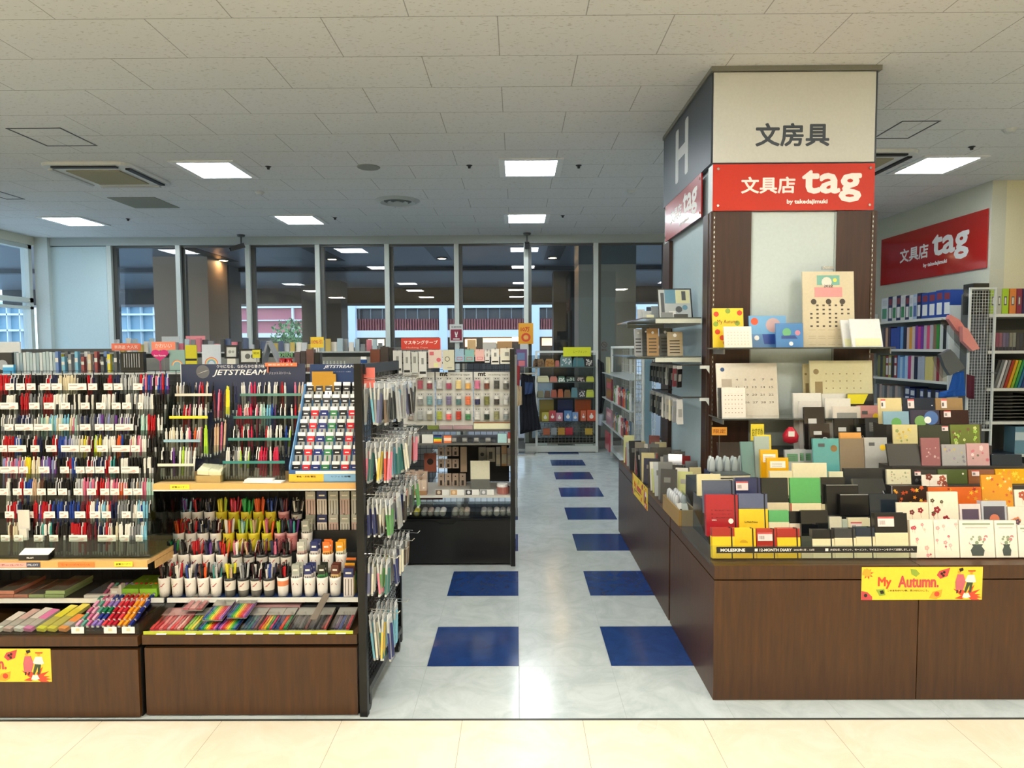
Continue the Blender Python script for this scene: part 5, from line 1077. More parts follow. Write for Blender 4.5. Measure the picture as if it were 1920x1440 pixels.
for i, (l, r, c, lab) in enumerate([(228, 262, '86C22E', 'lime green box beside the first cup'), (263, 296, '8CC832', 'lime green box nearer the white card')]):
    a = P(l, 1112, 2.90); q = P(r, 1112, 2.90)
    for k in range(2):
        o = MB().box(0, q.x - a.x - .002, 0, .18, 0, .018, 0).box(.02, .03, .05, .06, .0181, .0185, 1).box(.045, .055, .12, .13, .0181, .0185, 1).build('flat_box', [M(c, .35), TAGW], None, (a.x, 2.895, .4355 + .0185 * k)); tag(o, lab + (', lower' if k == 0 else ', upper'), 'box', 'lime green boxes on the lower shelf')
a = P(160, 1117, 2.89)
o = MB().box(0, .11, 0, .02, 0, .013, 0).box(.09, .094, -.0005, 0, .003, .009, 1).box(.1, .104, -.0005, 0, .003, .009, 1).box(.0, .11, .022, .2, 0, .012, 2).build('white_slim_box', [WHITE, BLACK, M('6A7480', .2, 0, 1)], None, (a.x, 2.88, .4355)); tag(o, 'slim white boxes with grey film behind on the lower shelf', 'box')
a = P(210, 1117, 2.9); o = MB().box(0, .038, 0, .03, 0, .04, 0).box(.038, .05, 0, .03, 0, .055, 0).box(.006, .03, -.0006, 0, .018, .03, 1).build('small_white_box', [M('CFCBC2', .4), WHITE], None, (a.x, 2.89, .4355)); tag(o, 'small pale box with a white card before the lime green boxes', 'box')
# things on the wooden shelf in front of the long rack
a = P(38, 1043, 2.755); t = thing('pen_case_display', 'black display box with lifted white lid in front of the long rack', 'box', (a.x + .07, 2.7445, .655))
MB().box(-.07, .06, .0, .02, 0, .022).build('black_box', BLACK, t); m = MB(); m.v = [(-.068, .002, .0225), (.058, .002, .0225), (.075, .02, .045), (-.055, .02, .045), (-.068, .002, .026), (.058, .002, .026), (.075, .02, .0485), (-.055, .02, .0485)]; m.f = [[0, 3, 2, 1], [4, 5, 6, 7], [0, 1, 5, 4], [1, 2, 6, 5], [2, 3, 7, 6], [3, 0, 4, 7]]; m.m = [0] * 6; m.build('white_lid', WHITE, t)
text('PILOT', .03, .007, LETW, t, -.018, .011, -.001, bold=.02)
a = P(35, 1003, 2.78); o = MB().box(0, .05, 0, .004, .04, .13, 0).box(.012, .045, -.012, -.0002, .0, .05, 0).build('white_bag', [M('C9C6BC', .2, 0, .8)], None, (a.x, 2.7795, a.z - .02)); tag(o, 'crumpled translucent white bag over the lowest pen tier', 'bag')

# ---------------------------------------------------------------- black mesh end panel with hanging packs
t = thing('mesh_end_panel', 'tall black mesh panel closing the pen gondola, hung with packs', 'display panel', (-.657, 2.665, 0), (0, 0, -.052)); L = t.location
MB().box(-.016, .016, 0, .03, .0, 1.50).build('front_post', BLACKM, t); MB().box(-.014, .014, .64, .668, .03, 1.50).build('rear_post', BLACKM, t)
MB().box(-.012, .022, .0305, .6395, 1.455, 1.498).build('top_bar', M('242526', .4, .3), t); MB().box(-.016, .018, .0305, .6395, .085, .115).build('bottom_bar', M('3A3B3B', .4, .3), t)
m = MB()
for i in range(1, 24): y = .03 + .61 * i / 24; m.box(.0, .0028, y - .0014, y + .0014, .116, 1.454)
for i in range(1, 54): z = .116 + 1.338 * i / 54; m.box(.003, .0056, .031, .639, z - .0014, z + .0014)
m.build('wire_mesh', BLACKM, t)
for y in (.06, .60): MB().cyl((-.012, y, .022), (.012, y, .022), .022, n=14).box(-.015, .015, y - .012, y + .012, .03, .084).build('caster', BLACK, t)
MB().rbox((.035, .05, 1.44), (.05, .002, .085), (0, 0, -.15)).build('sign_card', M('E0766C', .5), t)
MB().box(.0, .012, .3, .303, 1.47, 1.485).build('price_card', TAGW, t)
Rz = Matrix.Rotation(-.052, 3, 'Z')
PKC = [('8E9090', 'grey'), ('A8ACB0', 'silver grey'), ('6FB0C8', 'light blue'), ('D87A90', 'pink'), ('6A6E94', 'dusty blue'), ('2A2420', 'black'), ('6A5A4C', 'brown'), ('3A3E40', 'charcoal'), ('2A6A66', 'teal'), ('1E2A66', 'navy'), ('E0DCC8', 'cream'), ('C84A3A', 'red'), ('D8B84A', 'yellow'), ('4A8A4A', 'green')]
HOOKZ = [1.415, 1.165, .925, .67, .43]
COLROW = [[0, 1, 2, 3, 0, 4, 4, 5, 6, 7, 7, 7], [3, 8, 8, 9, 10, 10, 12, 0, 11, 1, 3, 2], [9, 0, 9, 1, 5, 11, 10, 7, 13, 12, 13, 0], [4, 5, 10, 0, 3, 6, 13, 12, 8, 0, 12, 9], [2, 2, 10, 2, 8, 2, 12, 2, 9, 2, 13, 2]]
pk = {}
for r_, z in enumerate(HOOKZ):
    ny = [5, 5, 5, 4, 2][r_]
    for c_ in range(ny):
        yl = .055 + .125 * c_
        xe = .15 - .012 * (c_ == 0)
        MB().tube([(.006, yl, z + .006), (xe, yl, z), (xe + .012, yl, z + .012)], .0019, 6).build('hook', CHROME, t)
        MB().tube([(.006, yl - .012, z + .022), (xe - .02, yl - .012, z + .018)], .0016, 5).build('price_arm', CHROME, t)
        npk = [6, 6, 6, 5, 5][r_]
        for k in range(npk):
            ci = COLROW[r_][(c_ * 3 + k * 2) % 12]; hx, cn = PKC[ci]; h = [.165, .16, .15, .15, .19][r_]; key = (hx, h)
            if key not in pk:
                b = MB(); w = .05
                b.box(-.004, .004, -w / 2, w / 2, -h, -.012, 0).box(-.0012, .0012, -w / 2, w / 2, -.0118, .012, 1)
                b.cyl((.0055, -.006, -h + .012), (.0055, -.006, -.03), .0038, n=6, m=2).cyl((.0055, .008, -h + .012), (.0055, .008, -.035), .0038, n=6, m=2)
                b.box(-.0042, .0042, -w / 2 - .0006, -w / 2 - .0001, -h + .01, -h * .35, 2)
                pk[key] = b.mesh('pen_pack', [M('B4B8B8', .12, 0, 1), M('D8DADA', .3), M(hx, .3)])
            p = Vector(L) + Rz @ Vector((.022 + k * .0195 + R2.uniform(-.002, .002), yl + R2.uniform(-.003, .003), z - .006 - R2.uniform(0, .006)))
            o = link('pen_pack', pk[key], None, p, (R2.uniform(-.06, .06), R2.uniform(-.1, .1), -.052 + R2.uniform(-.08, .08)))
            tag(o, '%s pen pack, %s hook row of the mesh panel, %s hook from the hall' % (cn, ['top', 'second', 'third', 'fourth', 'lowest'][r_], ['first', 'second', 'third', 'fourth', 'fifth'][c_]), 'pen pack', 'pen packs on the %s hook row' % ['top', 'second', 'third', 'fourth', 'lowest'][r_])

# ---------------------------------------------------------------- masking tape rack
t = thing('tape_rack', 'black rack of masking tape on casters standing beside the aisle', 'rack', (-.46, 4.8, 0)); L = t.location
def rp(name, x0, x1, y0, y1, z0, z1, mat, par=None): return MB().box(x0 - L.x, x1 - L.x, y0 - L.y, y1 - L.y, z0 - L.z, z1 - L.z).build(name, mat, par or t)
rp('plinth_box', -1.0, -.052, 4.59, 5.05, .012, .335, M('070708', .35))
m = MB(); pr = [(-1.0, .02), (-.055, .02), (-.055, .327), (-.43, .327), (-.46, .305), (-.56, .305), (-.59, .327), (-1.0, .327)]
m.slab([(x - L.x, z) for x, z in pr], 4.580 - L.y, 4.588 - L.y); m.build('drawer_front', M('0A0A0B', .3), t)
rp('side_post', -.05, -.018, 4.56, 4.60, 0, 1.555, BLACKM); rp('side_post', -.05, -.018, 5.02, 5.06, 0, 1.555, BLACKM)
rp('shelf', -1.0, -.052, 4.62, 5.04, .965, .98, M('4A4A48', .4)); rp('shelf', -1.0, -.052, 4.585, 5.04, .872, .886, M('6E6E6A', .35, .3)); rp('shelf', -1.0, -.052, 4.575, 5.04, .495, .512, M('C8C6BE', .4))
rp('shelf_tray', -1.0, -.052, 4.58, 5.04, .345, .352, SMOKE); rp('tray_lip', -1.0, -.052, 4.574, 4.578, .345, .395, SMOKE)
m = MB().wires(-1.0 - L.x, -.052 - L.x, .352, 1.54, 20, 25, 5.052 - L.y, .0016); m.build('wire_mesh', M('1A1A1B', .4, .3), t)
rp('side_board', -.048, -.040, 4.6005, 5.019, .36, 1.54, M('0C0C0D', .4)); rp('hook_rail', -1.0, -.052, 4.70, 4.712, 1.452, 1.464, BLACKM)
MB().cyl((.415, -.21, .03), (.44, -.21, .03), .03, n=14).build('caster', BLACK, t)
for z in (.2, .55, .9): rp('price_clip', -.017, -.0155, 4.57, 4.585, z, z + .08, M('B8BCC0', .3))
# boards with packs
BCOL = [['E2A482', 'A85060', '8A4048', 'C9C9C6', 'B0506A', 'E8D090', 'E8B060', 'D87898', '7A4434', '50504A', '6A6A62'], ['C8946A', '8A8A88', '78A0A0', '7A94A8', '7A7090', '5A7E7C', 'E87A50', '34345A', '7A7A42', '3A3634', 'D6D4CE'],
        ['9A8C80', 'A0A4A0', '8A8570', 'A8B050', 'F06A68', 'B84030', '4A8A58', 'D6D4CE', '2C3A30', '88865E', '8C9494']]
BNM = [['orange', 'wine', 'dark red', 'pale grey', 'raspberry', 'pale yellow', 'amber', 'pink', 'brown', 'charcoal', 'olive grey'], ['tan', 'mid grey', 'grey teal', 'steel blue', 'lilac', 'sea green', 'coral', 'indigo', 'olive', 'black', 'white'],
       ['taupe', 'silver', 'khaki', 'lime', 'bright coral', 'brick red', 'green', 'white', 'bottle green', 'moss', 'blue grey']]
cu = [255, 365, 475, 590, 700, 815, 925, 1035, 1145, 1260, 1370]; rv = [740, 925, 1100]
for bi, (l, r) in enumerate([(755, 815.5), (816.5, 887), (888, 959)]):
    a = P(l, 690, 4.66); b = P(r, 796, 4.66); w = b.x - a.x; h = a.z - b.z
    o = MB().box(-w / 2, w / 2, 0, .004, 0, h, 0).build('tape_board', M('CFCFC8', .35, 0, .3), None, ((a.x + b.x) / 2, 4.66, .9815)); h = a.z - .9815
    tag(o, ['pale tape display board half hidden by hanging pen packs', 'pale tape display board in the middle of the rack', 'pale tape display board at the aisle end of the rack'][bi], 'display board')
    if bi: text('mt', .052, .026, BLACK, o, -w * .28, h - .045, -.001, fat=.002); text('masking tape', .14, .014, M('44443E', .5), o, w * .16, h - .05, -.001)
tpk = {}
for i in range(3):
    for j in range(11):
        px = 730 + cu[j] / 6.26; py = 600 + (rv[i] + 75) / 6.26; p = P(px, py, 4.645); c = BCOL[i][j]
        if c not in tpk:
            m = MB().box(-.024, .024, .0, .010, 0, .088, 1).box(-.012, -.006, -.0004, 0, .074, .082, 3).box(.006, .012, -.0004, 0, .074, .082, 3)
            for k in range(3): m.cyl((0, -.0005, .008 + .0), (0, -.0005, .0081), .001, n=3, m=0) if 0 else m.cyl((0, -.010, .006 + .02 * k), (0, -.010, .0245 + .02 * k), .0195, n=14, m=0 if k < 2 or (j + i) % 2 else 2)
            tpk[c] = m.mesh('masking_tape_pack', [M(c, .3, 0, .5), M('BDBDB8', .2, 0, .8), M('D8D6CE', .3), M('2A2A2A', .4)])
        o = link('masking_tape_pack', tpk[c], None, (p.x, 4.648, p.z)); tag(o, '%s masking tape pack in the %s row of the pale tape boards' % (BNM[i][j], ['top', 'middle', 'bottom'][i]), 'masking tape', 'masking tape packs on the boards')
# packs on the top rail
for l, r, t_, b, c, lab, deco in [(737, 754, 657, 700, 'C9C9C4', 'white strip pack half behind the hanging pens', 'k'), (756, 770, 658, 704, 'CDCDC6', 'first tall white pack with black foot label', 'k'), (771.5, 784, 660, 702, 'C6C8C0', 'tall pale pack with framed print', 'f'), (785, 800, 659, 707, 'D8D8D2', 'tall white pack with double black label', 'k'),
        (803, 829, 656, 690, 'D8C4B8', 'pink and beige card pack on the tape rack', 'p'), (830, 852, 656, 694, 'CDCAB4', 'cream pack with round ring print', 'r'), (853.5, 870, 654, 678, '8FB0C8', 'sky blue square pack', 's'), (871.5, 889, 655, 678, '7FB0AE', 'teal green square pack', 's'),
        (891, 908, 655, 677, 'DDB0AC', 'pink square pack with red frame', 's'), (909, 918, 657, 680, 'D6D4D0', 'narrow white pack beside the pink one', 'k'), (921, 936, 654, 683, 'DCDAD2', 'white tilted pack on the tape rack', 'k'), (938, 963, 653, 682, 'DEDBCB', 'big cream pack at the aisle end of the rail', 'k')]:
    Y = 4.60; a = P(l, t_, Y); q = P(r, b, Y); w = q.x - a.x; h = a.z - q.z
    m = MB().box(-w / 2, w / 2, 0, .012, 0, h, 0)
    if deco == 'k': m.box(-w * .4, w * .4, -.0006, 0, h * .12, h * .22, 1); m.box(-w * .15, w * .15, -.0006, 0, h * .5, h * .75, 2)
    elif deco == 'f': m.box(-w * .45, w * .45, -.0006, 0, h * .04, h * .07, 1).box(-w * .2, w * .2, -.0006, 0, h * .5, h * .8, 2)
    elif deco == 'r': m.disc(-w * .1, h * .55, w * .22, -.0008, 1, 18); m.disc(-w * .1, h * .55, w * .17, -.0012, 0, 18); m.box(-w * .1, w * .3, -.0008, 0, h * .1, h * .14, 2)
    elif deco == 'p': m.disc(w * .25, h * .45, w * .16, -.0008, 3); m.box(-w * .4, -w * .1, -.0006, 0, h * .7, h * .9, 3); m.box(-w * .1, w * .2, -.0006, 0, h * .05, h * .28, 4)
    elif deco == 's': m.box(-w * .32, w * .32, -.0006, 0, h * .12, h * .35, 3).box(-w * .26, w * .26, -.001, -.0006, h * .16, h * .31, 0)
    m.box(-.003, .003, .004, .006, h, h + .006, 1)
    o = m.build('hanging_pack', [M(c, .3, 0, .6), M('2E2E2C', .4), M('8A8A84', .5), M('C8606A', .5), M('D8D89A', .5)], None, ((a.x + q.x) / 2, Y, q.z), (.05, 0, R2.uniform(-.08, .08))); tag(o, lab, 'pack', 'packs on the top rail of the tape rack')
    MB().tube([((a.x + q.x) / 2 - L.x, 4.59 - L.y, a.z - .004), ((a.x + q.x) / 2 - L.x, 4.70 - L.y, 1.458)], .0016, 5).build('hook', STEEL, t)
def sign(name, l, t_, r, b, Y, c, lab, rows, rot=0, zb=None, thick=.003):
    a = P(l, t_, Y); q = P(r, b, Y); w, h = q.x - a.x, a.z - q.z
    o = MB().box(-w / 2, w / 2, 0, thick, 0, h).build(name, M(c, .45), None, ((a.x + q.x) / 2, Y, q.z), (0, rot, 0)); tag(o, lab, 'sign')
    for body, u, v, ww, hh, tc, bd in rows: text(body, w * ww, h * hh, M(tc, .45), o, w * (u - .5), h * (1 - v), -.0006, bold=bd)
    if zb is not None: MB().box(-.003, .003, thick, thick + .004, zb - q.z, .02).build('sign_stick', M('8A8C8A', .4), o)
    return o
sign('rack_sign', 752, 634, 826, 655, 4.72, 'CC3B2A', 'red masking tape sign on top of the tape rack', [('マスキングテープ', .5, .38, .86, .36, 'F2EAE2', .02), ('Masking Tape', .4, .85, .55, .18, 'E8B8A8', 0)], zb=1.465)
def rects(name, items, par=None): pass
# shelf goods of the tape rack
def block(name, l, r, t_, zb, Y, d, c, lab, cat, group=None, extra=None, rough=.3, coat=.4, rz=0):
    a = P(l, t_, Y); q = P(r, t_, Y); w = q.x - a.x; h = max(.012, a.z - zb)
    m = MB().box(-w / 2, w / 2, 0, d, 0, h, 0); mats = [M(c, rough, 0, coat)]
    if extra: mats += extra(m, w, h)
    o = m.build(name, mats, None, ((a.x + q.x) / 2, Y, zb), (0, 0, rz)); return tag(o, lab, cat, group)
def e_band(c, v0=.3, v1=.6): return lambda m, w, h: (m.box(-w * .5, w * .5, -.0007, 0, h * v0, h * v1, 1), [M(c, .4)])[-1]
def e_stripes(cs): return lambda m, w, h: ([m.box(-w / 2, w / 2, -.0007, 0, h * i / len(cs), h * (i + 1) / len(cs), 1 + i) for i in range(len(cs))], [M(c, .4) for c in cs])[-1]
def e_hole(c): return lambda m, w, h: (m.box(-w * .2, w * .2, -.0007, 0, h * .15, h * .55, 1), m.disc(0, h * .78, w * .1, -.0008, 1), [M(c, .4)])[-1]
Z2 = .8865
block('washi_pack', 755, 786, 815, Z2, 4.60, .05, 'A9A4A0', 'grey pink pack lying upright on the second rack shelf', 'pack', extra=e_band('C9B8A8', .2, .8)); block('washi_pack', 791, 812, 815, Z2, 4.60, .03, 'D9D9D2', 'white pack next to the rainbow block', 'pack')
block('sticker_block', 813, 828, 815, Z2, 4.595, .03, 'D8D8D8', 'rainbow striped sticker block', 'stickers', extra=e_stripes(['D8502A', 'E8B030', 'E8D040', '3A8A4A', '24408A', '1A2450'])); block('sticker_block', 832, 846, 817, Z2, 4.6, .03, 'E87A4A', 'orange round edged item beside the rainbow block', 'stickers', extra=e_band('F0D8C0', .3, .7))
for i, px in enumerate((851, 861, 871, 882, 893, 904, 915, 925)):
    p = P(px, 826, 4.6); o = MB().cyl((-.017, 0, .0175), (.017, 0, .0175), .017, n=16).build('clear_tape_roll', CLOUD if i % 2 else M('8E8E88', .2, 0, 1), None, (p.x, 4.62, Z2)); tag(o, 'small grey tape roll in the line on the second rack shelf', 'tape roll', 'grey tape rolls on the second shelf')
block('memo_block', 933, 950, 813, Z2, 4.595, .03, '9CC4C8', 'pale blue memo block on the second rack shelf', 'memo'); block('memo_block', 952, 961, 811, Z2, 4.6, .03, 'A82A2A', 'small red block at the rack post', 'memo', extra=e_band('E8E4DC', 0, .4))
block('flat_tray', 888, 958, 791, .981, 4.628, .012, 'D9D8B8', 'cream labelled tray below the aisle side tape board', 'tray', extra=e_band('8A5A3A', .8, 1))
for i, (l, r, c, lab) in enumerate([(762, 800, '3E4642', 'dark flat packs under the tape boards'), (802, 822, '6E7A3A', 'olive flat pack under the tape boards'), (824, 848, '9A8488', 'mauve flat pack under the tape boards'), (850, 886, 'A88C90', 'rose flat pack under the tape boards')]):
    block('flat_pack', l, r, 798, .981, 4.625, .03, c, lab, 'pack')
Z3 = .513
for r_, (t_, b) in enumerate([(838, 855), (861, 878), (888, 913)]):
    for c_ in range(3 if r_ < 2 else 4):
        l = 821 + 13.5 * c_; Y = 4.90; a = P(l, t_, Y); q = P(l + 12, b, Y); w, h = q.x - a.x, a.z - q.z
        o = MB().box(-w / 2, w / 2, 0, .02, 0, h, 0).box(-w * .18, w * .18, -.0008, 0, h * .12, h * .5, 1).disc(0, h * .8, w * .1, -.0009, 1).box(-.002, .002, .0201, .145, h * .84, h * .88, 2).build('tape_box', [M('C2AE9C', .4), M('3A302A', .5), STEEL], None, ((a.x + q.x) / 2, Y, q.z))
        tag(o, 'beige hanging tape box with dark window in the %s row' % ['top', 'middle', 'bottom'][r_], 'box', 'beige tape boxes on the black backing')
o = MB().box(-.19, .295, 0, .006, 0, .355).build('backing_board', M('0B0B0C', .5), None, (-.36, 5.0415, .514)); tag(o, 'black backing board behind the beige tape boxes', 'board')
block('tall_pack', 863, 875, 838, .62, 4.89, .012, 'B39A80', 'tall tan pack beside the beige tape boxes', 'pack', extra=lambda m, w, h: (m.box(-.003, .003, .0121, .155, h * .9, h * .93, 1), [STEEL])[-1])
block('dark_pack', 897, 911, 838, .70, 4.88, .012, '7A7872', 'grey pack with two oval windows', 'pack', extra=lambda m, w, h: (m.disc(0, h * .5, w * .25, -.0008, 1, 14), m.box(-.003, .003, .0121, .165, h * .9, h * .93, 2), [M('2A2A28', .4), STEEL])[-1])
block('dark_pack', 912, 928, 839, .70, 4.88, .012, '858378', 'grey pack with dark window', 'pack', extra=lambda m, w, h: (m.box(-w * .2, w * .2, -.0008, 0, h * .2, h * .7, 1), m.box(-.003, .003, .0121, .165, h * .9, h * .93, 2), [M('2A2A28', .4), STEEL])[-1])
block('clear_bag', 882, 918, 864, Z3, 4.70, .02, 'C9C7B0', 'large crackling clear bag of cream and grey sheets', 'bag', rough=.08, coat=1, extra=e_band('6A6C66', 0, .4))
block('square_card', 795, 818, 850, .64, 4.80, .01, '8E5040', 'square red brown card with dark round emblem', 'card', extra=lambda m, w, h: (m.disc(0, h * .55, w * .26, -.0008, 1, 16), m.box(-.003, .003, .0101, .245, h * .9, h * .93, 2), [M('1C1412', .4), STEEL])[-1])
for i in range(4):
    block('tape_carton', 758 + 10.5 * i, 768 + 10.5 * i, 903 - i, Z3 + .012, 4.60, .03, 'CDB8A4', ['first beige tape carton from the hanging pens', 'second beige tape carton in the open tray', 'third beige tape carton in the open tray', 'fourth beige tape carton beside the picture labels'][i], 'box', 'beige tape cartons in the tray', lambda m, w, h: (m.disc(0, h * .4, w * .16, -.0008, 1), [M('F0E8D8', .4)])[-1])
for i in range(5):
    block('tape_carton', 760 + 8 * i, 769 + 8 * i, 884 - 2 * (i % 2), Z3, 4.66 + .02 * (i % 2), .03, 'C0A894', 'beige tape carton standing behind the open tray', 'box', 'beige tape cartons behind the tray', lambda m, w, h: (m.box(-w * .2, w * .2, -.0008, 0, h * .3, h * .6, 1), [M('6A5040', .4)])[-1])
block('carton_tray', 756, 800, 921, Z3, 4.585, .045, 'A07A58', 'brown tray holding the beige tape cartons', 'tray', coat=0)
for i in range(4):
    block('picture_label', 816 + 28 * i, 842 + 28 * i, 918, Z3, 4.580, .003, 'E4E4DE', ['picture label with brown bear like print'.replace(' with brown bear like print', ' with brown photo'), 'picture label with orange photo', 'picture label with black wave photo', 'picture label with grey photo'][i] + ' on the white shelf', 'label', 'picture labels on the white shelf', lambda m, w, h, i=i: (m.box(-w * .48, 0, -.0006, 0, h * .05, h * .95, 1), m.disc(-w * .24, h * .5, h * .3, -.0009, 2), [M(['6A5848', 'C8A070', '3A3A3C', '8E9090'][i], .5), M(['C8B8A0', 'E8C8A0', 'DCDCDC', 'D8D8D8'][i], .5)])[-1])
for i, (l, r, t_, c, lab) in enumerate([(930, 938, 838, '9A9C98', 'slim grey pack hanging near the rack post'), (940, 950, 836, 'B87A3A', 'amber headed pack hanging near the rack post'), (951, 959, 840, 'B0A0A0', 'pale rose pack hanging near the rack post')]):
    block('slim_pack', l, r, t_, .66, 4.92, .012, c, lab, 'pack', extra=lambda m, w, h: (m.box(-w * .45, w * .45, -.0007, 0, h * .1, h * .6, 1), m.box(-.003, .003, .0121, .125, h * .9, h * .93, 2), [M('C8C0A8', .3), STEEL])[-1])
t3 = thing('round_tub', 'round clear tub of red charms with white lid at the rack post', 'tub', (-.105, 4.64, Z3)); MB().lathe([(.001, 0), (.045, 0), (.048, .05), (.001, .05)], 18).build('tub_body', M('A8685E', .15, 0, 1), t3, smooth=False); MB().lathe([(.001, .051), (.04, .051), (.04, .07), (.001, .072)], 18, (-.005, 0, 0)).build('lid', WHITE, t3)
for i, (px, c, cn) in enumerate([(763, 'A8A8A2', 'grey'), (781, 'C8C050', 'yellow topped'), (795, '9A9A98', 'dark grey'), (807, 'A89A90', 'taupe'), (819, 'A8B0B0', 'silver'), (830, 'D8D8D4', 'white topped'), (853, 'B0B0A8', 'pale'), (865, '8A8A7A', 'olive grey'), (875, 'C0B0A0', 'cream'), (907, 'A0A4A4', 'cool grey'), (918, '8E9292', 'slate'), (931, 'D0D0CC', 'bright'), (943, 'A0A09C', 'dull'), (955, 'B4B4B0', 'light grey')]):
    p = P(px, 965, 4.6); o = MB().cyl((0, 0, .024), (0, .07, .034), .022, n=16, m=0).cyl((0, -.002, .024), (0, -.0001, .0242), .014, n=14, m=1).build('tape_roll', [M(c, .25, 0, .6), M('D8D8D0', .35)], None, (p.x, 4.60, .353)); tag(o, '%s tape roll lying end on in the lowest clear tray' % cn, 'tape roll', 'tape rolls in the lowest tray')
block('picture_board', 775, 830, 936, .395, 4.95, .008, '7E2A2E', 'dark red board behind the lowest tape rolls', 'board')

# ---------------------------------------------------------------- second gondola, seen over the first
t = thing('rear_gondola', 'grey gondola behind the pen shelves, its top shelf crowded with gifts', 'shelving', (-3.6, 4.8, 0)); L = t.location
for q, nm, mt in (((-7.0, -1.12, 4.7, 5.3, 0, .3), 'plinth_box', M('3A3A38', .5)), ((-7.0, -1.12, 4.98, 5.02, .301, 1.50), 'back_board', M('7A7C78', .5)), ((-7.0, -1.12, 4.55, 4.979, 1.385, 1.40), 'top_shelf', M('B8BCB8', .4)), ((-7.0, -1.12, 4.62, 4.979, .95, .965), 'shelf', M('B8BCB8', .4))):
    MB().box(q[0] - L.x, q[1] - L.x, q[2] - L.y, q[3] - L.y, q[4], q[5]).build(nm, mt, t)
ZT = 1.401
R5r = random.Random(21)
cl = ['9FB0B4', 'B8C4C8', '8AA0A8', 'C0C8C8', 'A8B8BC']
for i in range(13):
    l = 24 + 6.2 * i; block('clear_pack', l, l + 5, 661 + R5r.uniform(-2, 2), ZT, 4.62, .03, cl[i % 5], 'cloudy clear pack in the row beside the pale blue panel, top shelf', 'pack', 'cloudy clear packs on the rear gondola', rough=.15, coat=1)
MIX = [('5A7AB0', 'blue'), ('8E7A84', 'mauve'), ('4A4E50', 'charcoal'), ('C8B090', 'sand'), ('6AA8C4', 'sky blue'), ('2A2C2E', 'black'), ('B8BABA', 'silver'), ('D8C83A', 'yellow'), ('8A3A3A', 'wine'), ('7E8488', 'grey')]
for i in range(20):
    l = 103 + 6.1 * i; c, cn = MIX[(i * 7 + i // 3) % 10]; block('gift_pack', l, l + 5.4, 659 + (i % 3) * 5, ZT, 4.61 + .03 * (i % 2), .03, c, '%s small pack on the top shelf of the rear gondola' % cn, 'pack', 'small packs on the rear gondola', e_band('C8C8C0', .5, .7), rough=.2, coat=.8)
block('pen_display', 226, 268, 660, ZT, 4.60, .04, '0E0E0F', 'black display of silver pens below the coral sign', 'display', extra=lambda m, w, h: ([m.box(-w * .35 + i * w * .11, -w * .32 + i * w * .11, -.004, 0, h * .25, h * .92, 1) for i in range(7)], [M('A8A8A8', .3)])[-1])
block('white_board', -6, 37, 641, ZT, 4.9, .01, 'D0D2D2', 'blank white board at the frame edge over the pens', 'board'); block('dark_display', -4, 22, 661, ZT, 4.6, .03, '15151A', 'dark display card with pale curve at the frame edge', 'display', extra=lambda m, w, h: (m.disc(-w * .2, h * .4, h * .25, -.001, 1, 14), [M('9A9EA4', .4)])[-1])
block('cyan_box', 5, 25, 684, ZT - .0, 4.57, .02, '2F9AD0', 'small cyan box below the dark display card', 'box', extra=e_band('D0E4EC', .7, 1))
sign('strip_sign', 209, 644, 264, 657, 4.66, 'D96A50', 'coral strip sign over the black pen display', [('新商品 大人気', .5, .5, .8, .5, 'F4DCD0', 0)], zb=ZT)
sign('strip_sign', 284, 641, 329, 657, 4.68, 'F08A6A', 'orange pink sign above the heart', [('かわいい', .5, .45, .7, .5, 'F8ECE0', 0)], zb=ZT)
a = P(283, 654, 4.60); b = P(316, 679, 4.60); w, h = b.x - a.x, a.z - b.z; pts = []
for i in range(28):
    q = 2 * PI * i / 28; pts.append((w / 2 * (math.sin(q) ** 3), h * (.56 + (13 * math.cos(q) - 5 * math.cos(2 * q) - 2 * math.cos(3 * q) - math.cos(4 * q)) / 29 * .9)))
o = MB().slab(pts, 0, .003).box(-.002, .002, .0031, .006, ZT - b.z, h * .2).build('heart_sign', M('C8206E', .35), None, ((a.x + b.x) / 2, 4.60, b.z)); tag(o, 'magenta heart shaped sign with white script', 'sign'); text('Sweet Memories', w * .7, h * .14, LETW, o, 0, h * .5, -.0006, shear=.3)
def rainbow(m, w, h):
    for i, c in enumerate(range(4)):
        r0, r1 = w * (.36 - .05 * i), w * (.31 - .05 * i); m.slab([(r0 * math.cos(k * PI / 10), h * .3 + r0 * math.sin(k * PI / 10)) for k in range(11)] + [(r1 * math.cos(k * PI / 10), h * .3 + r1 * math.sin(k * PI / 10)) for k in reversed(range(11))], -.001, 0, 1 + i)
    return [M(c, .5) for c in ('D87A6A', 'E8C070', '8AB8A8', '7A9AC0')]
def pct(name, l, r, t_, c, lab, cat, extra=None, d=.01, Y=4.62, coat=.3): return block(name, l, r, t_, ZT, Y, d, c, lab, cat, extra=extra, coat=coat)
pct('rainbow_card', 317, 346, 656, '8AA8A0', 'sage card with small rainbow beside the heart', 'card', rainbow)
pct('yellow_pack', 347, 368, 647, 'C8BE2A', 'yellow pack with black strap and teal foot', 'pack', lambda m, w, h: (m.box(-w / 2, w / 2, -.0008, 0, h * .42, h * .5, 1), m.box(-w / 2, w / 2, -.0008, 0, 0, h * .3, 2), [BLACK, M('2A6A70', .4)])[-1])
pct('rainbow_card', 378, 413, 646, 'C4CCD4', 'large pale card with rainbow over a mountain', 'card', rainbow)
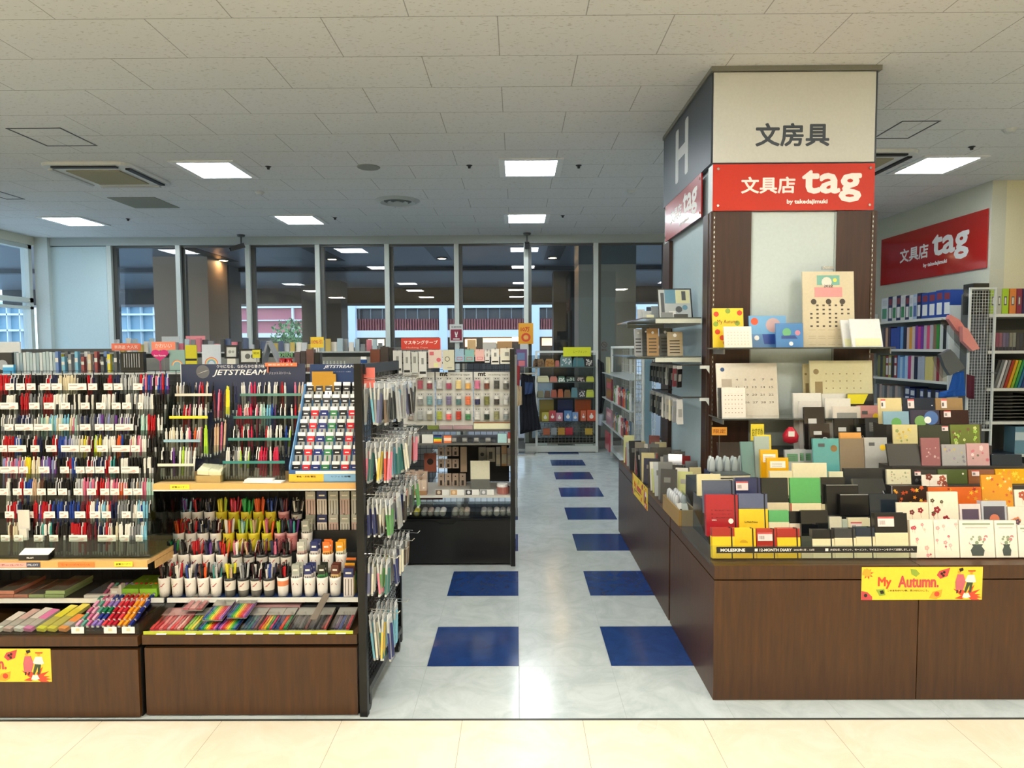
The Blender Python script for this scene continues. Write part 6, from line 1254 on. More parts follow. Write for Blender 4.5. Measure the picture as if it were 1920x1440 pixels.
for l, r, t_, b, lab in ((420, 446, 647, 672, 'black framed picture with pale leaves'), (447, 490, 654, 682, 'second black framed picture with grey drawing')):
    a = P(l, t_, 4.63); q = P(r, b, 4.63); w = q.x - a.x; h = a.z - q.z
    o = MB().box(-w / 2, w / 2, 0, .012, 0, .012).box(-w / 2, w / 2, 0, .012, h - .012, h).box(-w / 2, -w / 2 + .012, 0, .012, .0121, h - .0121).box(w / 2 - .012, w / 2, 0, .012, .0121, h - .0121).build('framed_picture', BLACK, None, ((a.x + q.x) / 2, 4.63, max(ZT, q.z)), (-.05, 0, 0)); tag(o, lab, 'picture')
    MB().box(-w / 2 + .012, w / 2 - .012, .006, .009, .012, h - .012, 0).disc(-w * .12, h * .5, w * .12, .0055, 1).disc(w * .12, h * .5, w * .1, .0055, 1).build('picture_sheet', [M('C9CBC4', .5), M('8A8E86' if l == 420 else '5A5C58', .5)], o)
    if q.z > ZT: MB().box(-w * .3, w * .3, .002, .02, ZT - q.z, -.0005).build('stand_foot', M('D8D4C4', .4), o)
sign('price_sign', 473, 656, 488, 671, 4.58, 'D8D02A', 'small yellow price sign over the second picture', [('¥550', .5, .4, .7, .3, '3A3A1A', 0)], zb=ZT)
a = P(482, 680, 4.66); b = P(530, 640, 4.66); w = b.x - a.x; h = b.z - ZT; m = MB()
m.slab([(0, 0), (.02, 0), (w * .45, h), (w * .38, h)], 0, .09); m.slab([(w * .40, h * .98), (w * .45, h * .98), (w, 0), (w - .02, 0)], .0, .09)
o = m.build('tent_calendar', M('8E949A', .4), None, (a.x, 4.66, ZT)); tag(o, 'grey tent shaped desk calendar behind the navy board', 'calendar')
for px, lab in ((528, 'first red tapered vase above the navy board'), (541, 'second red tapered vase above the navy board')):
    p = P(px, 670, 4.63); o = MB().lathe([(.001, 0), (.014, 0), (.026, .095), (.023, .095), (.012, .004), (.001, .004)], 16).build('red_vase', M('A81820', .2, 0, .6), None, (p.x, 4.65, ZT + .0), smooth=True); tag(o, lab, 'vase')
    m = MB()
    for k in range(18): an = k * 2.4; q = Vector((math.cos(an) * .02, math.sin(an) * .02, .1 + .002 * k)); m.poly([(q.x - .006, q.y, q.z), (q.x, q.y + .004, q.z + .014), (q.x + .006, q.y, q.z)], 0)
    m.build('foliage', M('6A9A6A', .6), o)
for i, (l, r, t_, c, lab) in enumerate([(552, 562, 660, '5A4A50', 'dark plum book over the refill header'), (563, 573, 658, '3A3436', 'black brown book over the refill header'), (574, 588, 655, '6A4A44', 'round topped brown clock like box'.replace('clock like ', '')), (589, 600, 661, '22221F', 'small dark box with cream label'), (694, 712, 655, '6A3A2A', 'brown leather box near the tape rack'), (713, 728, 650, '3A322E', 'dark box with pale lamp near the tape rack'), (729, 738, 652, '1A1A1C', 'black upright box touching the white packs')]):
    pct('small_box', l, r, t_, c, lab, 'box', e_band('A8A090', .2, .35), d=.05, Y=4.6)
for i in range(7):
    p = P(606 + 6.5 * i, 672, 4.62); o = MB().lathe([(.001, 0), (.009, 0), (.009, .05), (.004, .06), (.004, .075), (.001, .075)], 10).build('small_bottle', M('A8B0A4', .12, 0, 1), None, (p.x, 4.63, ZT)); tag(o, 'small pale bottle in the line above the refill display', 'bottle', 'small bottles above the refill display')
for px, c, lab in ((652, '7A98B8', 'blue cup above the refill header'), (661, 'A83A40', 'red cup above the refill header'), (669, '4A8A78', 'green cup above the refill header')):
    p = P(px, 672, 4.62); o = MB().lathe([(.001, 0), (.012, 0), (.014, .04), (.012, .04), (.01, .003), (.001, .003)], 12).build('small_cup', M(c, .25), None, (p.x, 4.6, ZT)); tag(o, lab, 'cup')
t = thing('tube_box', 'blue and white cylinder pack standing over the coral sign card', 'pack', (P(682, 675, 4.60).x, 4.60, ZT)); MB().lathe([(.001, 0), (.024, 0), (.024, .085), (.001, .085)], 16).build('tube', M('1E4A86', .3), t); MB().lathe([(.001, .0852), (.022, .0852), (.020, .105), (.001, .105)], 16).build('cap', WHITE, t)
text('修正', .03, .03, LETW, t, 0, .045, -.0248, bold=.02)
sign('price_sign', 582, 632, 607, 652, 4.75, 'E8C83A', 'yellow and pink hand sign above the refill display', [('10%引', .5, .45, .8, .4, 'C8403A', .01)], zb=ZT)
# low deep background goods beyond, third gondola
t = thing('far_gondola', 'far gondola in front of the windows, only its goods showing', 'shelving', (-2.5, 7.6, 0)); L = t.location
MB().box(-4.2, 1.5, -.3, .3, 0, .3).build('plinth_box', M('3A3A38', .5), t); MB().box(-4.2, 1.5, -.02, .02, .301, 1.58).build('back_board', M('6A6C68', .5), t); MB().box(-4.2, 1.5, -.32, -.021, 1.52, 1.535).build('top_shelf', M('B8BCB8', .4), t)
FARC = [('C8CCD0', 'pale grey'), ('D87A8A', 'pink'), ('E8E4DC', 'white'), ('4A5A7A', 'slate blue'), ('8A8E90', 'grey'), ('C8B060', 'mustard'), ('3A3E44', 'charcoal'), ('B0C4CC', 'ice blue')]
for i in range(46):
    l = 214 + 11 * i; c, cn = FARC[(i * 5 + i // 4) % 8]; block('gift_box', l, l + R5r.uniform(7, 10), 651 - R5r.uniform(5, 17), 1.536, 7.32 + .04 * (i % 2), .03, c, '%s gift box on the far gondola before the windows' % cn, 'gift box', 'gift boxes on the far gondola')
block('pink_card', 348, 384, 630, 1.536, 7.45, .01, 'F0909A', 'bright pink card standing on the far gondola', 'card'); block('pale_card', 303, 336, 631, 1.536, 7.42, .01, 'C8D0D4', 'pale framed card on the far gondola', 'card')
for i, (l, r, t_, c, s_) in enumerate([(876, 892, 637, 'E8C898', 'small warm beige box beyond the tape rack'), (893, 905, 633, '5A5450', 'grey figure like ornament'.replace(' like', ' shaped')), (905, 931, 642, 'DCDEDC', 'white sheet standing beyond the tape rack'), (932, 960, 640, 'C8A070', 'orange brown box beyond the tape rack')]):
    o = block('far_box', l, r, t_, 1.5, 6.0, .04, c, s_ + ' on the distant shelf', 'box')
t = thing('distant_shelf', 'narrow shelf standing behind the masking tape rack', 'shelf', (-.25, 6.1, 0)); MB().box(-.25, .25, -.15, .15, 1.48, 1.498).build('top_board', M('9A9C98', .5), t); MB().box(-.25, -.23, -.15, .15, 0, 1.479).build('side_board', M('9A9C98', .5), t); MB().box(.23, .25, -.15, .15, 0, 1.479).build('side_board', M('9A9C98', .5), t)

# ---------------------------------------------------------------- white display rack at the windows
t = thing('white_rack', 'white framed rack of pouches and small goods at the end of the aisle', 'rack', (.74, 9.72, 0)); L = t.location
def wp(name, x0, x1, y0, y1, z0, z1, mat): return MB().box(x0 - L.x, x1 - L.x, y0 - L.y, y1 - L.y, z0, z1).build(name, mat, t)
for x in (.27, 1.17): wp('post', x, x + .035, 9.62, 9.655, 0, 1.52, WHITEM)
wp('top_rail', .305, 1.17, 9.62, 9.655, 1.49, 1.52, WHITEM); wp('base_box', .12, 1.205, 9.60, 9.90, .012, .10, M('C8CCC4', .4)); wp('back_panel', .12, 1.205, 9.885, 9.895, .1, 1.45, SMOKE)
wp('glass_shelf', .12, 1.165, 9.58, 9.88, 1.27, 1.282, M('5A6664', .15)); wp('glass_shelf', .31, 1.165, 9.6, 9.88, 1.045, 1.055, M('5A6664', .15)); wp('glass_shelf', .31, 1.165, 9.6, 9.88, .815, .825, M('4A4E4C', .2)); wp('glass_shelf', .31, 1.165, 9.6, 9.88, .46, .47, M('3A3C3A', .2)); wp('glass_shelf', .31, 1.165, 9.6, 9.88, .255, .262, SMOKE)
m = MB().wires(.31 - L.x, 1.165 - L.x, .11, .455, 16, 8, 9.87 - L.y, .003); m.build('wire_mesh', M('A8ACA6', .4), t)
def pouch(l, r, t_, z, c, lab, pat=None, Y=9.62, grp=None):
    a = P(l, t_, Y); q = P(r, t_, Y); w = q.x - a.x; h = max(.03, a.z - z); m = MB()
    m.slab([(-w / 2, 0), (w / 2, 0), (w * .46, h * .7), (w * .36, h), (-w * .36, h), (-w * .46, h * .7)], 0, .05, 0); mats = [M(c, .6)]
    m.box(-w * .3, w * .3, -.001, 0, h * .8, h * .84, 1); mats.append(M('8A7A5A', .4, .5))
    if pat:
        R = random.Random(int(l)); mats += [M(x, .6) for x in pat]
        for i in range(14): m.disc(R.uniform(-w * .38, w * .38), R.uniform(h * .1, h * .72), .012, -.0008 - i * 1e-5, 2 + i % len(pat), 6)
    return tag(m.build('pouch', mats, None, ((a.x + q.x) / 2, Y, z)), lab, 'pouch', grp)
for q in [(999, 1021, 673, 1.283, '7A6040', 'brown checked pouch on the top shelf of the white rack', ['5A4430']), (1022, 1040, 673, 1.283, 'A87A3A', 'amber striped pouch on the top shelf of the white rack', ['8A5A2A']), (1041, 1049, 676, 1.283, 'B86A60', 'small terracotta pouch on the top shelf', None), (1050, 1073, 666, 1.283, '6A8A8A', 'teal grey pouch with white handle on the top shelf', ['D8DCDC']), (1074, 1096, 671, 1.283, '4A7A80', 'teal pouch beside the black patterned one', None), (1097, 1112, 665, 1.283, '2A2A2A', 'black and white patterned large pouch', ['D8D4CC', 'C8C4BC']),
          (1006, 1030, 705, 1.056, 'D8D4A8', 'cream pouch on the second shelf of the white rack', None), (1031, 1045, 706, 1.056, 'C07A6A', 'salmon pouch on the second shelf', None), (1046, 1060, 706, 1.056, '4A7A60', 'green patterned pouch on the second shelf', ['E0E4DC']), (1061, 1078, 706, 1.056, '2A3A34', 'dark green dotted pouch on the second shelf', ['A8B8A8']), (1079, 1098, 706, 1.056, '3A3430', 'black dotted pouch on the second shelf', ['B8A8A0']), (1099, 1114, 706, 1.056, 'C8CC4A', 'lime pouch on the second shelf', None),
          (1006, 1020, 733, .826, '8E8E70', 'sage pouch on the third shelf of the white rack', None), (1021, 1032, 733, .826, '6A5440', 'dark brown pouch on the third shelf', None), (1033, 1044, 731, .826, 'A85A48', 'brick pouch on the third shelf', None), (1046, 1056, 730, .826, 'B8603A', 'rust tilted pouch on the third shelf', None), (1058, 1070, 731, .826, '7A5A3A', 'tan brown pouch on the third shelf', None), (1071, 1083, 727, .826, '5A8890', 'blue grey pouch on the third shelf', None), (1085, 1098, 730, .826, '38363A', 'black speckled pouch on the third shelf', ['C8C4C0']), (1099, 1114, 731, .826, 'BCC84A', 'yellow green pouch on the third shelf', None)]: pouch(*q)
def wblock(name, l, r, t_, z, Y, c, lab, cat, extra=None, d=.02): return block(name, l, r, t_, z, Y, d, c, lab, cat, extra=extra)
wblock('folded_bag', 1011, 1038, 749, .471, 9.78, '8A7A22', 'olive folded bag standing at the rack back', 'bag'); wblock('folded_bag', 1046, 1074, 749, .471, 9.78, '1C2A5A', 'navy folded bag standing at the rack back', 'bag'); wblock('folded_bag', 1078, 1108, 749, .471, 9.78, 'B0501C', 'rust orange folded bag standing at the rack back', 'bag')
for l, r, t_, c, lab in ((1016, 1029, 773, 'B8B048', 'mustard booklet with white figure shape'), (1030, 1042, 770, 'B8404A', 'red booklet with white rabbit shape'), (1043, 1055, 774, 'C8889A', 'pink booklet with white shape'), (1058, 1072, 770, '5A84B8', 'blue booklet with white shape'), (1073, 1084, 773, '7A9AC8', 'light blue booklet with white shape'), (1089, 1099, 770, 'C8684A', 'orange booklet with white shape'), (1101, 1117, 769, 'D0583A', 'vermilion booklet with round face free mark'.replace(' face free', ''))):
    wblock('booklet', l, r, t_, .471, 9.64, c, lab + ' on the fourth shelf', 'booklet', lambda m, w, h: (m.disc(0, h * .4, w * .25, -.001, 1, 10), m.disc(0, h * .65, w * .1, -.0012, 1, 8), [M('EDE8E0', .4)])[-1])
for l, r, t_, c, lab in ((1018, 1031, 803, 'B8603A', 'rust small case'), (1033, 1044, 802, '9AA0A4', 'grey small case'), (1046, 1059, 802, 'C8983A', 'mustard small case'), (1060, 1074, 802, 'C02A3A', 'red small case'), (1097, 1111, 803, 'C8A83A', 'yellow small case')):
    wblock('card_case', l, r, t_, .263, 9.66, c, lab + ' on the fifth shelf of the white rack', 'case')
wblock('glass_item', 1008, 1026, 831, .101, 9.66, 'A8B4B0', 'clear glass item on the rack base', 'item'); wblock('flat_sheet', 1046, 1074, 833, .101, 9.66, '3A4440', 'dark flat sheet on the rack base', 'sheet'); wblock('flat_sheet', 1078, 1112, 833, .101, 9.66, 'B8C4BE', 'pale flat sheet on the rack base', 'sheet')
sign('rack_sign', 1056, 651, 1108, 668, 9.60, 'D8DC2A', 'bright yellow sign on top of the white rack', [('ムーブメント', .6, .5, .5, .3, '8A8C1A', 0)], zb=1.284)
wblock('wine_card', 968, 988, 655, 1.283, 9.65, '6A4A78', 'purple and pink picture pack on the rack side shelf', 'pack', lambda m, w, h: (m.box(-w * .4, w * .3, -.001, 0, h * .4, h * .8, 1), m.box(-w * .3, w * .3, -.001, 0, h * .05, h * .35, 2), [M('6A84A8', .4), M('D87A80', .4)])[-1]); wblock('white_stand', 975, 990, 645, 1.283, 9.75, 'C8CCCC', 'white stand behind the purple pack', 'stand')
def cloth(name, pts, Y, c, lab, cat, folds=5, depth=.05, rz=0):
    a = [P(x, y, Y) for x, y in pts]; x0 = min(p.x for p in a); x1 = max(p.x for p in a); z0 = min(p.z for p in a); z1 = max(p.z for p in a)
    def span(z):
        xs = []
        for i in range(len(a)):
            p, q = a[i], a[(i + 1) % len(a)]
            if (p.z - z) * (q.z - z) <= 0 and abs(p.z - q.z) > 1e-6: xs.append(p.x + (q.x - p.x) * (z - p.z) / (q.z - p.z))
        return (min(xs), max(xs)) if xs else ((x0 + x1) / 2, (x0 + x1) / 2)
    m = MB(); nr, nc = 14, 18
    for s_ in (0, 1):
        for i in range(nr + 1):
            z = z1 - (z1 - z0) * (i + .001) / (nr + .01); l, r = span(z)
            for j in range(nc + 1): u = j / nc; m.v.append((l + (r - l) * u - x0, (math.sin(u * folds * 2 * PI + i * .12) * .5 + .5) * depth * (.3 + .7 * i / nr) + s_ * .012, z - z0))
    K = (nr + 1) * (nc + 1)
    for i in range(nr):
        for j in range(nc):
            q = i * (nc + 1) + j; m.f += [[q, q + nc + 1, q + nc + 2, q + 1], [K + q, K + q + 1, K + q + nc + 2, K + q + nc + 1]]; m.m += [0, 0]
    for j in range(nc): q = j; m.f.append([q, q + 1, K + q + 1, K + q]); q = nr * (nc + 1) + j; m.f.append([q + 1, q, K + q, K + q + 1]); m.m += [0, 0]
    for i in range(nr): q = i * (nc + 1); m.f.append([q + nc + 1, q, K + q, K + q + nc + 1]); q += nc; m.f.append([q, q + nc + 1, K + q + nc + 1, K + q]); m.m += [0, 0]
    o = m.build(name, M(c, .8), None, (x0, Y, z0), smooth=True); return tag(o, lab, cat)
cloth('tote_bag', [(978, 700), (1000, 700), (1006, 760), (1016, 812), (975, 814), (974, 760)], 9.42, '10141E', 'black navy cloth bag hanging beside the white rack', 'bag')
cloth('scarf', [(968, 722), (978, 722), (979, 760), (969, 762)], 9.30, 'C8B088', 'tan strap hanging next to the navy cloth', 'strap', 2, .02)
cloth('patterned_cloth', [(984, 716), (1000, 716), (998, 738), (984, 740)], 9.36, '2A3F66', 'navy dotted cloth above the black bag', 'cloth', 2, .02); cloth('red_cloth', [(965, 683), (975, 683), (974, 735), (966, 716)], 9.3, '9A2A2C', 'dark red cloth peeking past the tape rack', 'cloth', 1, .02)
t5 = thing('hanging_rail', 'thin rail carrying the cloth bags beside the white rack', 'rail', (.1, 9.45, 0)); MB().box(-.12, .18, 0, .015, 1.18, 1.2).build('rail', STEEL, t5); MB().box(-.1, -.085, 0, .015, 0, 1.18).build('post', STEEL, t5); MB().box(-.18, -.10, -.15, .0, 1.19, 1.2).build('arm', STEEL, t5); MB().box(-.16, .16, -.1, .14, .0, .02).build('foot', STEEL, t5)
cloth('black_cloth', [(1121, 674), (1132, 674), (1136, 740), (1130, 775), (1123, 775)], 9.50, '15171A', 'black and green clothes hanging on the other side of the rack', 'cloth', 2, .03); cloth('hanging_cloth', [(1122, 776), (1132, 776), (1131, 799), (1122, 799)], 9.48, '9EA6B0', 'pale cloth end below the black clothes', 'cloth', 1, .02)
# posters on the mullions
sign('window_poster', 972, 606, 1000, 645, 9.97, 'E8A32A', 'orange and red poster on the window post above the white rack', [('10万', .45, .3, .6, .22, 'C8341C', .03), ('○', .5, .68, .62, .42, 'D84A2A', .05), ('毎日', .5, .68, .25, .14, 'E8C8A0', 0)])
o = sign('window_poster', 843, 608, 868, 642, 9.97, 'D8D8D4', 'white and dark red sign with rabbit ears on the window post', [('営業時間', .5, .15, .75, .1, '5A5A5A', 0)])
w = .21; MB().box(-.085, .085, -.002, -.0003, .03, .2, 0).slab([(-.018, .12), (0, .10), (.018, .12), (.024, .165), (.012, .165), (.004, .128), (-.004, .128), (-.012, .165), (-.024, .165)], -.004, -.0021, 1).disc(0, .095, .016, -.0042, 1, 12).box(-.05, .05, -.004, -.0021, .045, .06, 1).build('print', [M('8A2340', .4), LETW], o)
t = thing('smoking_sign', 'small brown no smoking mark on the glass before the big pillar', 'sign', tuple(P(1133, 650, 10.055)))
m = MB(); n_ = 20
for i in range(n_): a0, a1 = 2 * PI * i / n_, 2 * PI * (i + 1) / n_; m.xz([(.045 * math.cos(a0), .03 + .045 * math.sin(a0)), (.045 * math.cos(a1), .03 + .045 * math.sin(a1)), (.035 * math.cos(a1), .03 + .035 * math.sin(a1)), (.035 * math.cos(a0), .03 + .035 * math.sin(a0))], 0, 0)
m.rbox((0, -.001, .03), (.08, .001, .008), (0, .8, 0)).rbox((0, -.001, .03), (.045, .001, .008), (0, 0, 0)); m.build('ring_mark', M('5E403A', .5), t); text('禁煙', .09, .035, M('5E403A', .5), t, 0, -.05, 0, bold=.02)

# ---------------------------------------------------------------- white rack along the aisle past the counter
t = thing('aisle_rack', 'white wire rack with red checked pouch standing past the counter', 'rack', (1.5, 8.2, 0)); L = t.location
for y in (-1.2, 1.1): MB().box(-.15, -.12, y, y + .03, 0, 1.55).build('post', WHITEM, t); MB().box(.12, .15, y, y + .03, 0, 1.55).build('post', WHITEM, t)
MB().box(-.15, .15, -1.2, 1.13, 1.551, 1.58).build('top_rail', WHITEM, t); MB().box(-.15, .15, -1.17, 1.1, .08, .15).build('base_shelf', WHITEM, t)
for z in (.5, .85, 1.2): MB().box(-.28, .12, -1.17, 1.1, z, z + .012).build('shelf', M('A8B0AE', .3), t)
m = MB()
for i in range(24): y = -1.16 + .096 * i; m.box(-.003, .003, y - .0015, y + .0015, .16, 1.54)
for i in range(15): z = .18 + .096 * i; m.box(.004, .007, -1.17, 1.1, z - .0015, z + .0015)
m.build('wire_mesh', WHITEM, t)
def along(name, y, X, z, wy, h, c, lab, cat, grp=None, d=.02, ex=None, rot=0):
    m = MB().box(0, d, -wy / 2, wy / 2, 0, h, 0); mats = [M(c, .35, 0, .4)]
    if ex: m.box(-.0008, 0, -wy * .35, wy * .35, h * .55, h * .8, 1); mats.append(M(ex, .4))
    o = m.build(name, mats, None, (X, y, z), (0, rot, 0)); return tag(o, lab, cat, grp)
along('checked_pouch', 8.75, 1.24, .863, .5, .28, '7A1420', 'dark red checked pouch on the white wire rack', 'pouch', ex='A83A44')
along('rose_pack', 8.75, 1.24, .513, .5, .22, '9A7A84', 'mauve pack below the checked pouch', 'pack', ex='C8A8A8'); along('cream_note', 8.9, 1.24, 1.213, .3, .22, 'D8D4A0', 'pale yellow note pack at the rack top', 'pack'); along('red_folder', 8.9, 1.24, .152, .4, .25, 'A83040', 'red folder in the lowest shelf of the wire rack', 'folder')
ALC = [('D0D0CC', 'white'), ('C85A6A', 'rose'), ('3A2A4A', 'dark purple'), ('B87A50', 'tan'), ('6A8A4A', 'green'), ('E8E0D0', 'cream'), ('8A5A3A', 'brown'), ('C8402A', 'vermilion'), ('5A6A7A', 'slate')]
for i in range(22):
    y = 7.15 + .11 * (i % 11); z = (.863, .513)[i // 11]; c, cn = ALC[(i * 4) % 9]; along('slim_notebook', y, 1.24, z, .06, .19 + .02 * (i % 3), c, '%s slim notebook on the %s shelf of the white wire rack' % (cn, ['middle', 'lower'][i // 11]), 'notebook', 'slim notebooks on the wire rack', ex='E8E4DC')

# ---------------------------------------------------------------- side of the pillar: shelves, hooks, goods
t = thing('wire_screen', 'white mesh screen with pale blue edge at the end of the counter', 'screen', (1.1, 5.60, 0)); 
MB().wires(-.075, .0, .0, 1.55, 3, 40, 0, .0025).build('wire_mesh', WHITEM, t); MB().box(-.085, -.078, -.01, .01, 0, 1.57).build('frame_post', WHITEM, t); MB().box(.004, .06, -.01, .012, 0, 1.57).build('blue_edge', M('9AC4DC', .4), t)
t = thing('glass_shelf_unit', 'pair of grey glass shelves on the aisle side of the pillar', 'shelf', (1.2, 4.75, 1.5)); L = t.location
for z, d in ((.247, .38), (-.005, .42)):
    MB().box(-d, -.001, -.52, .55, z, z + .008, 0).box(-.003, .0, -.51, .5, z - .04, z - .001, 1).build('glass_shelf', [M('4E5654', .12, 0, 1), WHITEM], t)
    MB().box(-.3, -.002, -.535, -.522, z - .03, z - .001).build('bracket', M('C4C8BA', .4), t); MB().box(-.3, -.002, .552, .562, z - .03, z - .001).build('bracket', M('C4C8BA', .4), t)
for z in (-.06, -.27):
    MB().box(-.15, -.138, -.6, .3, z, z + .012).build('hook_rail', M('3A3C3C', .4), t)
    for y in (-.55, .25): MB().box(-.137, -.002, y, y + .012, z, z + .01).build('rail_arm', M('3A3C3C', .4), t)
def leanb(name, l, r, t_, Y, z, c, lab, cat, lean=.3, extra=None, d=.008, rough=.15, coat=1, rz=0):
    w, h, cx = fit(l, r, t_, Y, z, lean); m = MB().box(-w / 2, w / 2, 0, d, 0, h, 0); mats = [M(c, rough, 0, coat)]
    if extra: mats += extra(m, w, h)
    return tag(m.build(name, mats, None, (cx, Y, z), (-lean, 0, rz)), lab, cat)
leanb('sample_board', 1236, 1300, 541, 4.42, 1.756, '1A1A1A', 'big tilted sample board of cases on the upper side shelf', 'board', .3, lambda m, w, h: (m.box(-w * .48, w * .46, -.001, 0, h * .04, h * .96, 1), m.box(-w * .3, w * .02, -.002, -.001, h * .5, h * .96, 2), m.box(w * .02, w * .44, -.002, -.001, h * .5, h * .94, 3), m.box(w * .2, w * .32, -.003, -.002, h * .6, h * .9, 4), m.disc(w * .1, h * .3, w * .1, -.002, 4, 14), m.disc(w * .28, h * .36, w * .08, -.002, 2, 14), m.box(-w * .42, -w * .32, -.002, -.001, h * .2, h * .85, 4), m.box(-w * .2, 0, -.002, -.001, h * .1, h * .25, 5), [M('BEC4C4', .3), M('6E9AB0', .4), M('D8D8B0', .4), M('5A5E60', .4), WHITE])[-1], d=.012)
for l, r, t_, Y, c, lab in ((1205, 1222, 583, 4.5, 'B8BCBC', 'pale grey twisted pack at the shelf edge'), (1196, 1210, 580, 4.7, 'D0D2D2', 'white pack behind the pale grey one'), (1222, 1240, 574, 4.62, 'A0A6A6', 'grey pack below the sample board corner'), (1240, 1262, 586, 4.33, '8A8E8E', 'flat grey pack in front of the sample board'), (1264, 1290, 589, 4.32, '4A4C4C', 'dark glossy flat pack in front of the board'), (1212, 1226, 590, 4.3, 'D8D8B8', 'small white box with yellow mark')):
    leanb('shelf_pack', l, r, t_, Y, 1.756, c, lab + ' on the upper side shelf', 'pack', .25)
for l, r, t_, Y, c, lab in ((1190, 1206, 617, 4.6, 'B8BABA', 'silver film pack at the end'), (1205, 1219, 614, 4.5, '5A5C5A', 'dark film pack with rounded hole'), (1214, 1236, 616, 4.4, 'B08A58', 'kraft brown pack with barred print'), (1237, 1260, 615, 4.42, '6A6C68', 'grey barred pack with rounded hole'), (1252, 1281, 622, 4.32, 'A89878', 'tan pack with tilted white label')):
    leanb('shelf_pack', l, r, t_, Y, 1.504, c, lab + ' on the lower side shelf', 'pack', .15, (lambda m, w, h: ([m.box(-w * .35, w * .3, -.001, 0, h * (.12 + .12 * i), h * (.16 + .12 * i), 1) for i in range(5)], m.disc(0, h * .85, w * .12, -.0012, 2, 12), [M('3A3A36', .4), WHITE])[-1]))
R6 = random.Random(9)
for row, (z, cs) in enumerate([(1.43, [('3A3C3E', 'charcoal'), ('5A5E60', 'grey'), ('44484A', 'dark grey'), ('6A6E70', 'mid grey'), ('505456', 'smoke grey'), ('C8CAC8', 'white striped'), ('1A1A1C', 'black'), ('8A4A50', 'dusky pink framed'), ('15161A', 'deep black')]),
                           (1.215, [('7A7E80', 'grey'), ('2A2C2E', 'black ring'), ('6A6A60', 'olive grey'), ('44464A', 'graphite'), ('D8D6D0', 'white'), ('C8C4BC', 'white and brown'), ('D0C8A8', 'cream'), ('A8AAAC', 'silver'), ('D4D4D2', 'bright white')])]):
    for i in range(18):
        c, cn = cs[i // 2]; y = 5.02 - .052 * i; h = .13 if row == 0 else .15
        m = MB().box(-.0035, .0035, -.022, .022, -h, -.012, 0).box(-.001, .001, -.022, .022, -.0118, .008, 1).box(-.0045, -.0036, -.014, .014, -h * .7, -h * .35, 2)
        o = m.build('charm_pack', [M(c, .2, 0, 1), M('C8CACA', .3), M('9A9C9A', .4)], None, (1.05 - .012 * (i % 2), y, z + .004), (0, R6.uniform(-.06, .06), PI / 2 + .5 + R6.uniform(-.2, .2))); tag(o, '%s pack hanging on the %s rail at the pillar side' % (cn, ['upper', 'lower'][row]), 'pack', 'packs hanging at the pillar side, %s rail' % ['upper', 'lower'][row])
for x, y_, z in ((1315, 700, 0), (1315, 760, 0)):
    p = P(1318, y_, 4.12); o = MB().slab([(0, 0), (-.02, .03), (-.06, .03), (-.06, .05), (0, .05)], 0, .004).build('shelf_bracket', WHITEM, None, (1.213, 4.10 - .012, p.z)); tag(o, 'white wedge bracket on the pillar edge, %s' % ('upper one' if y_ == 700 else 'lower one'), 'bracket')
# folders leaning on the side counter
FC = [('3A3A3C', 'charcoal'), ('1C1D20', 'black'), ('8A1E24', 'red'), ('C8CC8A', 'pale green'), ('4A4E52', 'slate'), ('6A6C6C', 'grey'), ('1A2440', 'navy'), ('7A7468', 'taupe'), ('D8D4C4', 'white'), ('2A2A2A', 'dark'), ('B0B4B4', 'silver'), ('C8BC8A', 'beige')]
n = 0
for i in range(17):
    y = 3.94 + .088 * i
    for j in range(3):
        ci = (i * 5 + j * 3) % 12
        if i == 16 and j == 0: ci = 3
        if i == 15 and j == 0: ci = 2
        c, cn = FC[ci]; h = R6.uniform(.13, .24) + .02 * (j == 1); w = R6.uniform(.07, .10); x = .925 + .103 * j
        if x + w / 2 > 1.195: w = .07
        m = MB().box(-w / 2, w / 2, 0, .008, 0, h, 0).box(-w / 2 + .004, w / 2 - .004, .0082, .013, .0, h - .004, 1).box(-w * .3, w * .1, -.0007, 0, h * .6, h * .75, 2)
        o = m.build('diary_folder', [M(c, .25, 0, .6), M('CFC8B8', .7), M('A8A49A' if ci % 2 else '6A6A66', .4)], None, (x, y + R6.uniform(-.015, .015), .607), (-.22 + R6.uniform(-.06, .06), 0, R6.uniform(-.3, .1)))
        tag(o, '%s folder leaning on the side counter, %s' % (cn, ['close to the wooden box', 'amid the folder rows', 'towards the wire screen'][min(2, i // 6)]) + ', %s file' % ['outer', 'middle', 'inner'][j], 'folder', 'diary folders on the side counter')
t = thing('wooden_tray_box', 'open brown wooden box of cat print cards on the counter corner', 'box', (.905, 3.62, .606)); 
for q in ((-.045, .052, -.20, -.192, 0, .085), (-.045, .052, .172, .18, 0, .085), (-.045, -.037, -.1915, .1715, 0, .085), (.044, .052, -.1915, .1715, 0, .085), (-.037, .044, -.1915, .1715, 0, .006)): MB().box(*q).build('box_side', M('9A7C46', .45), t)
for i in range(4):
    o = MB().box(-.03, .03, 0, .002, 0, .10).disc(-.012, .07, .007, -.0005, 1).disc(.012, .06, .007, -.0005, 1).build('print_card', [M('D8D8D2', .3), M('3A3A3A', .4)], None, (.907 + .004 * i, 3.46 + .02 * i, .614), (-.5, 0, .15)); tag(o, 'white dotted card in the open wooden box', 'card', 'dotted cards in the wooden box')
for i in range(10):
    x = .885 + .037 * (i % 2); y = 3.555 + .045 * (i // 2)
    o = MB().lathe([(.001, 0), (.016, 0), (.0165, .1), (.013, .12), (.007, .128), (.001, .13)], 10).box(-.008, .008, -.0175, -.0168, .03, .06, 1).build('clear_tube', [M('B4B8BA', .12, 0, 1), M('D8CCB8', .4)], None, (x, y, .614), (-.05, 0, 0), True); tag(o, 'cloudy clear tube standing in the wooden box', 'tube', 'clear tubes in the wooden box')
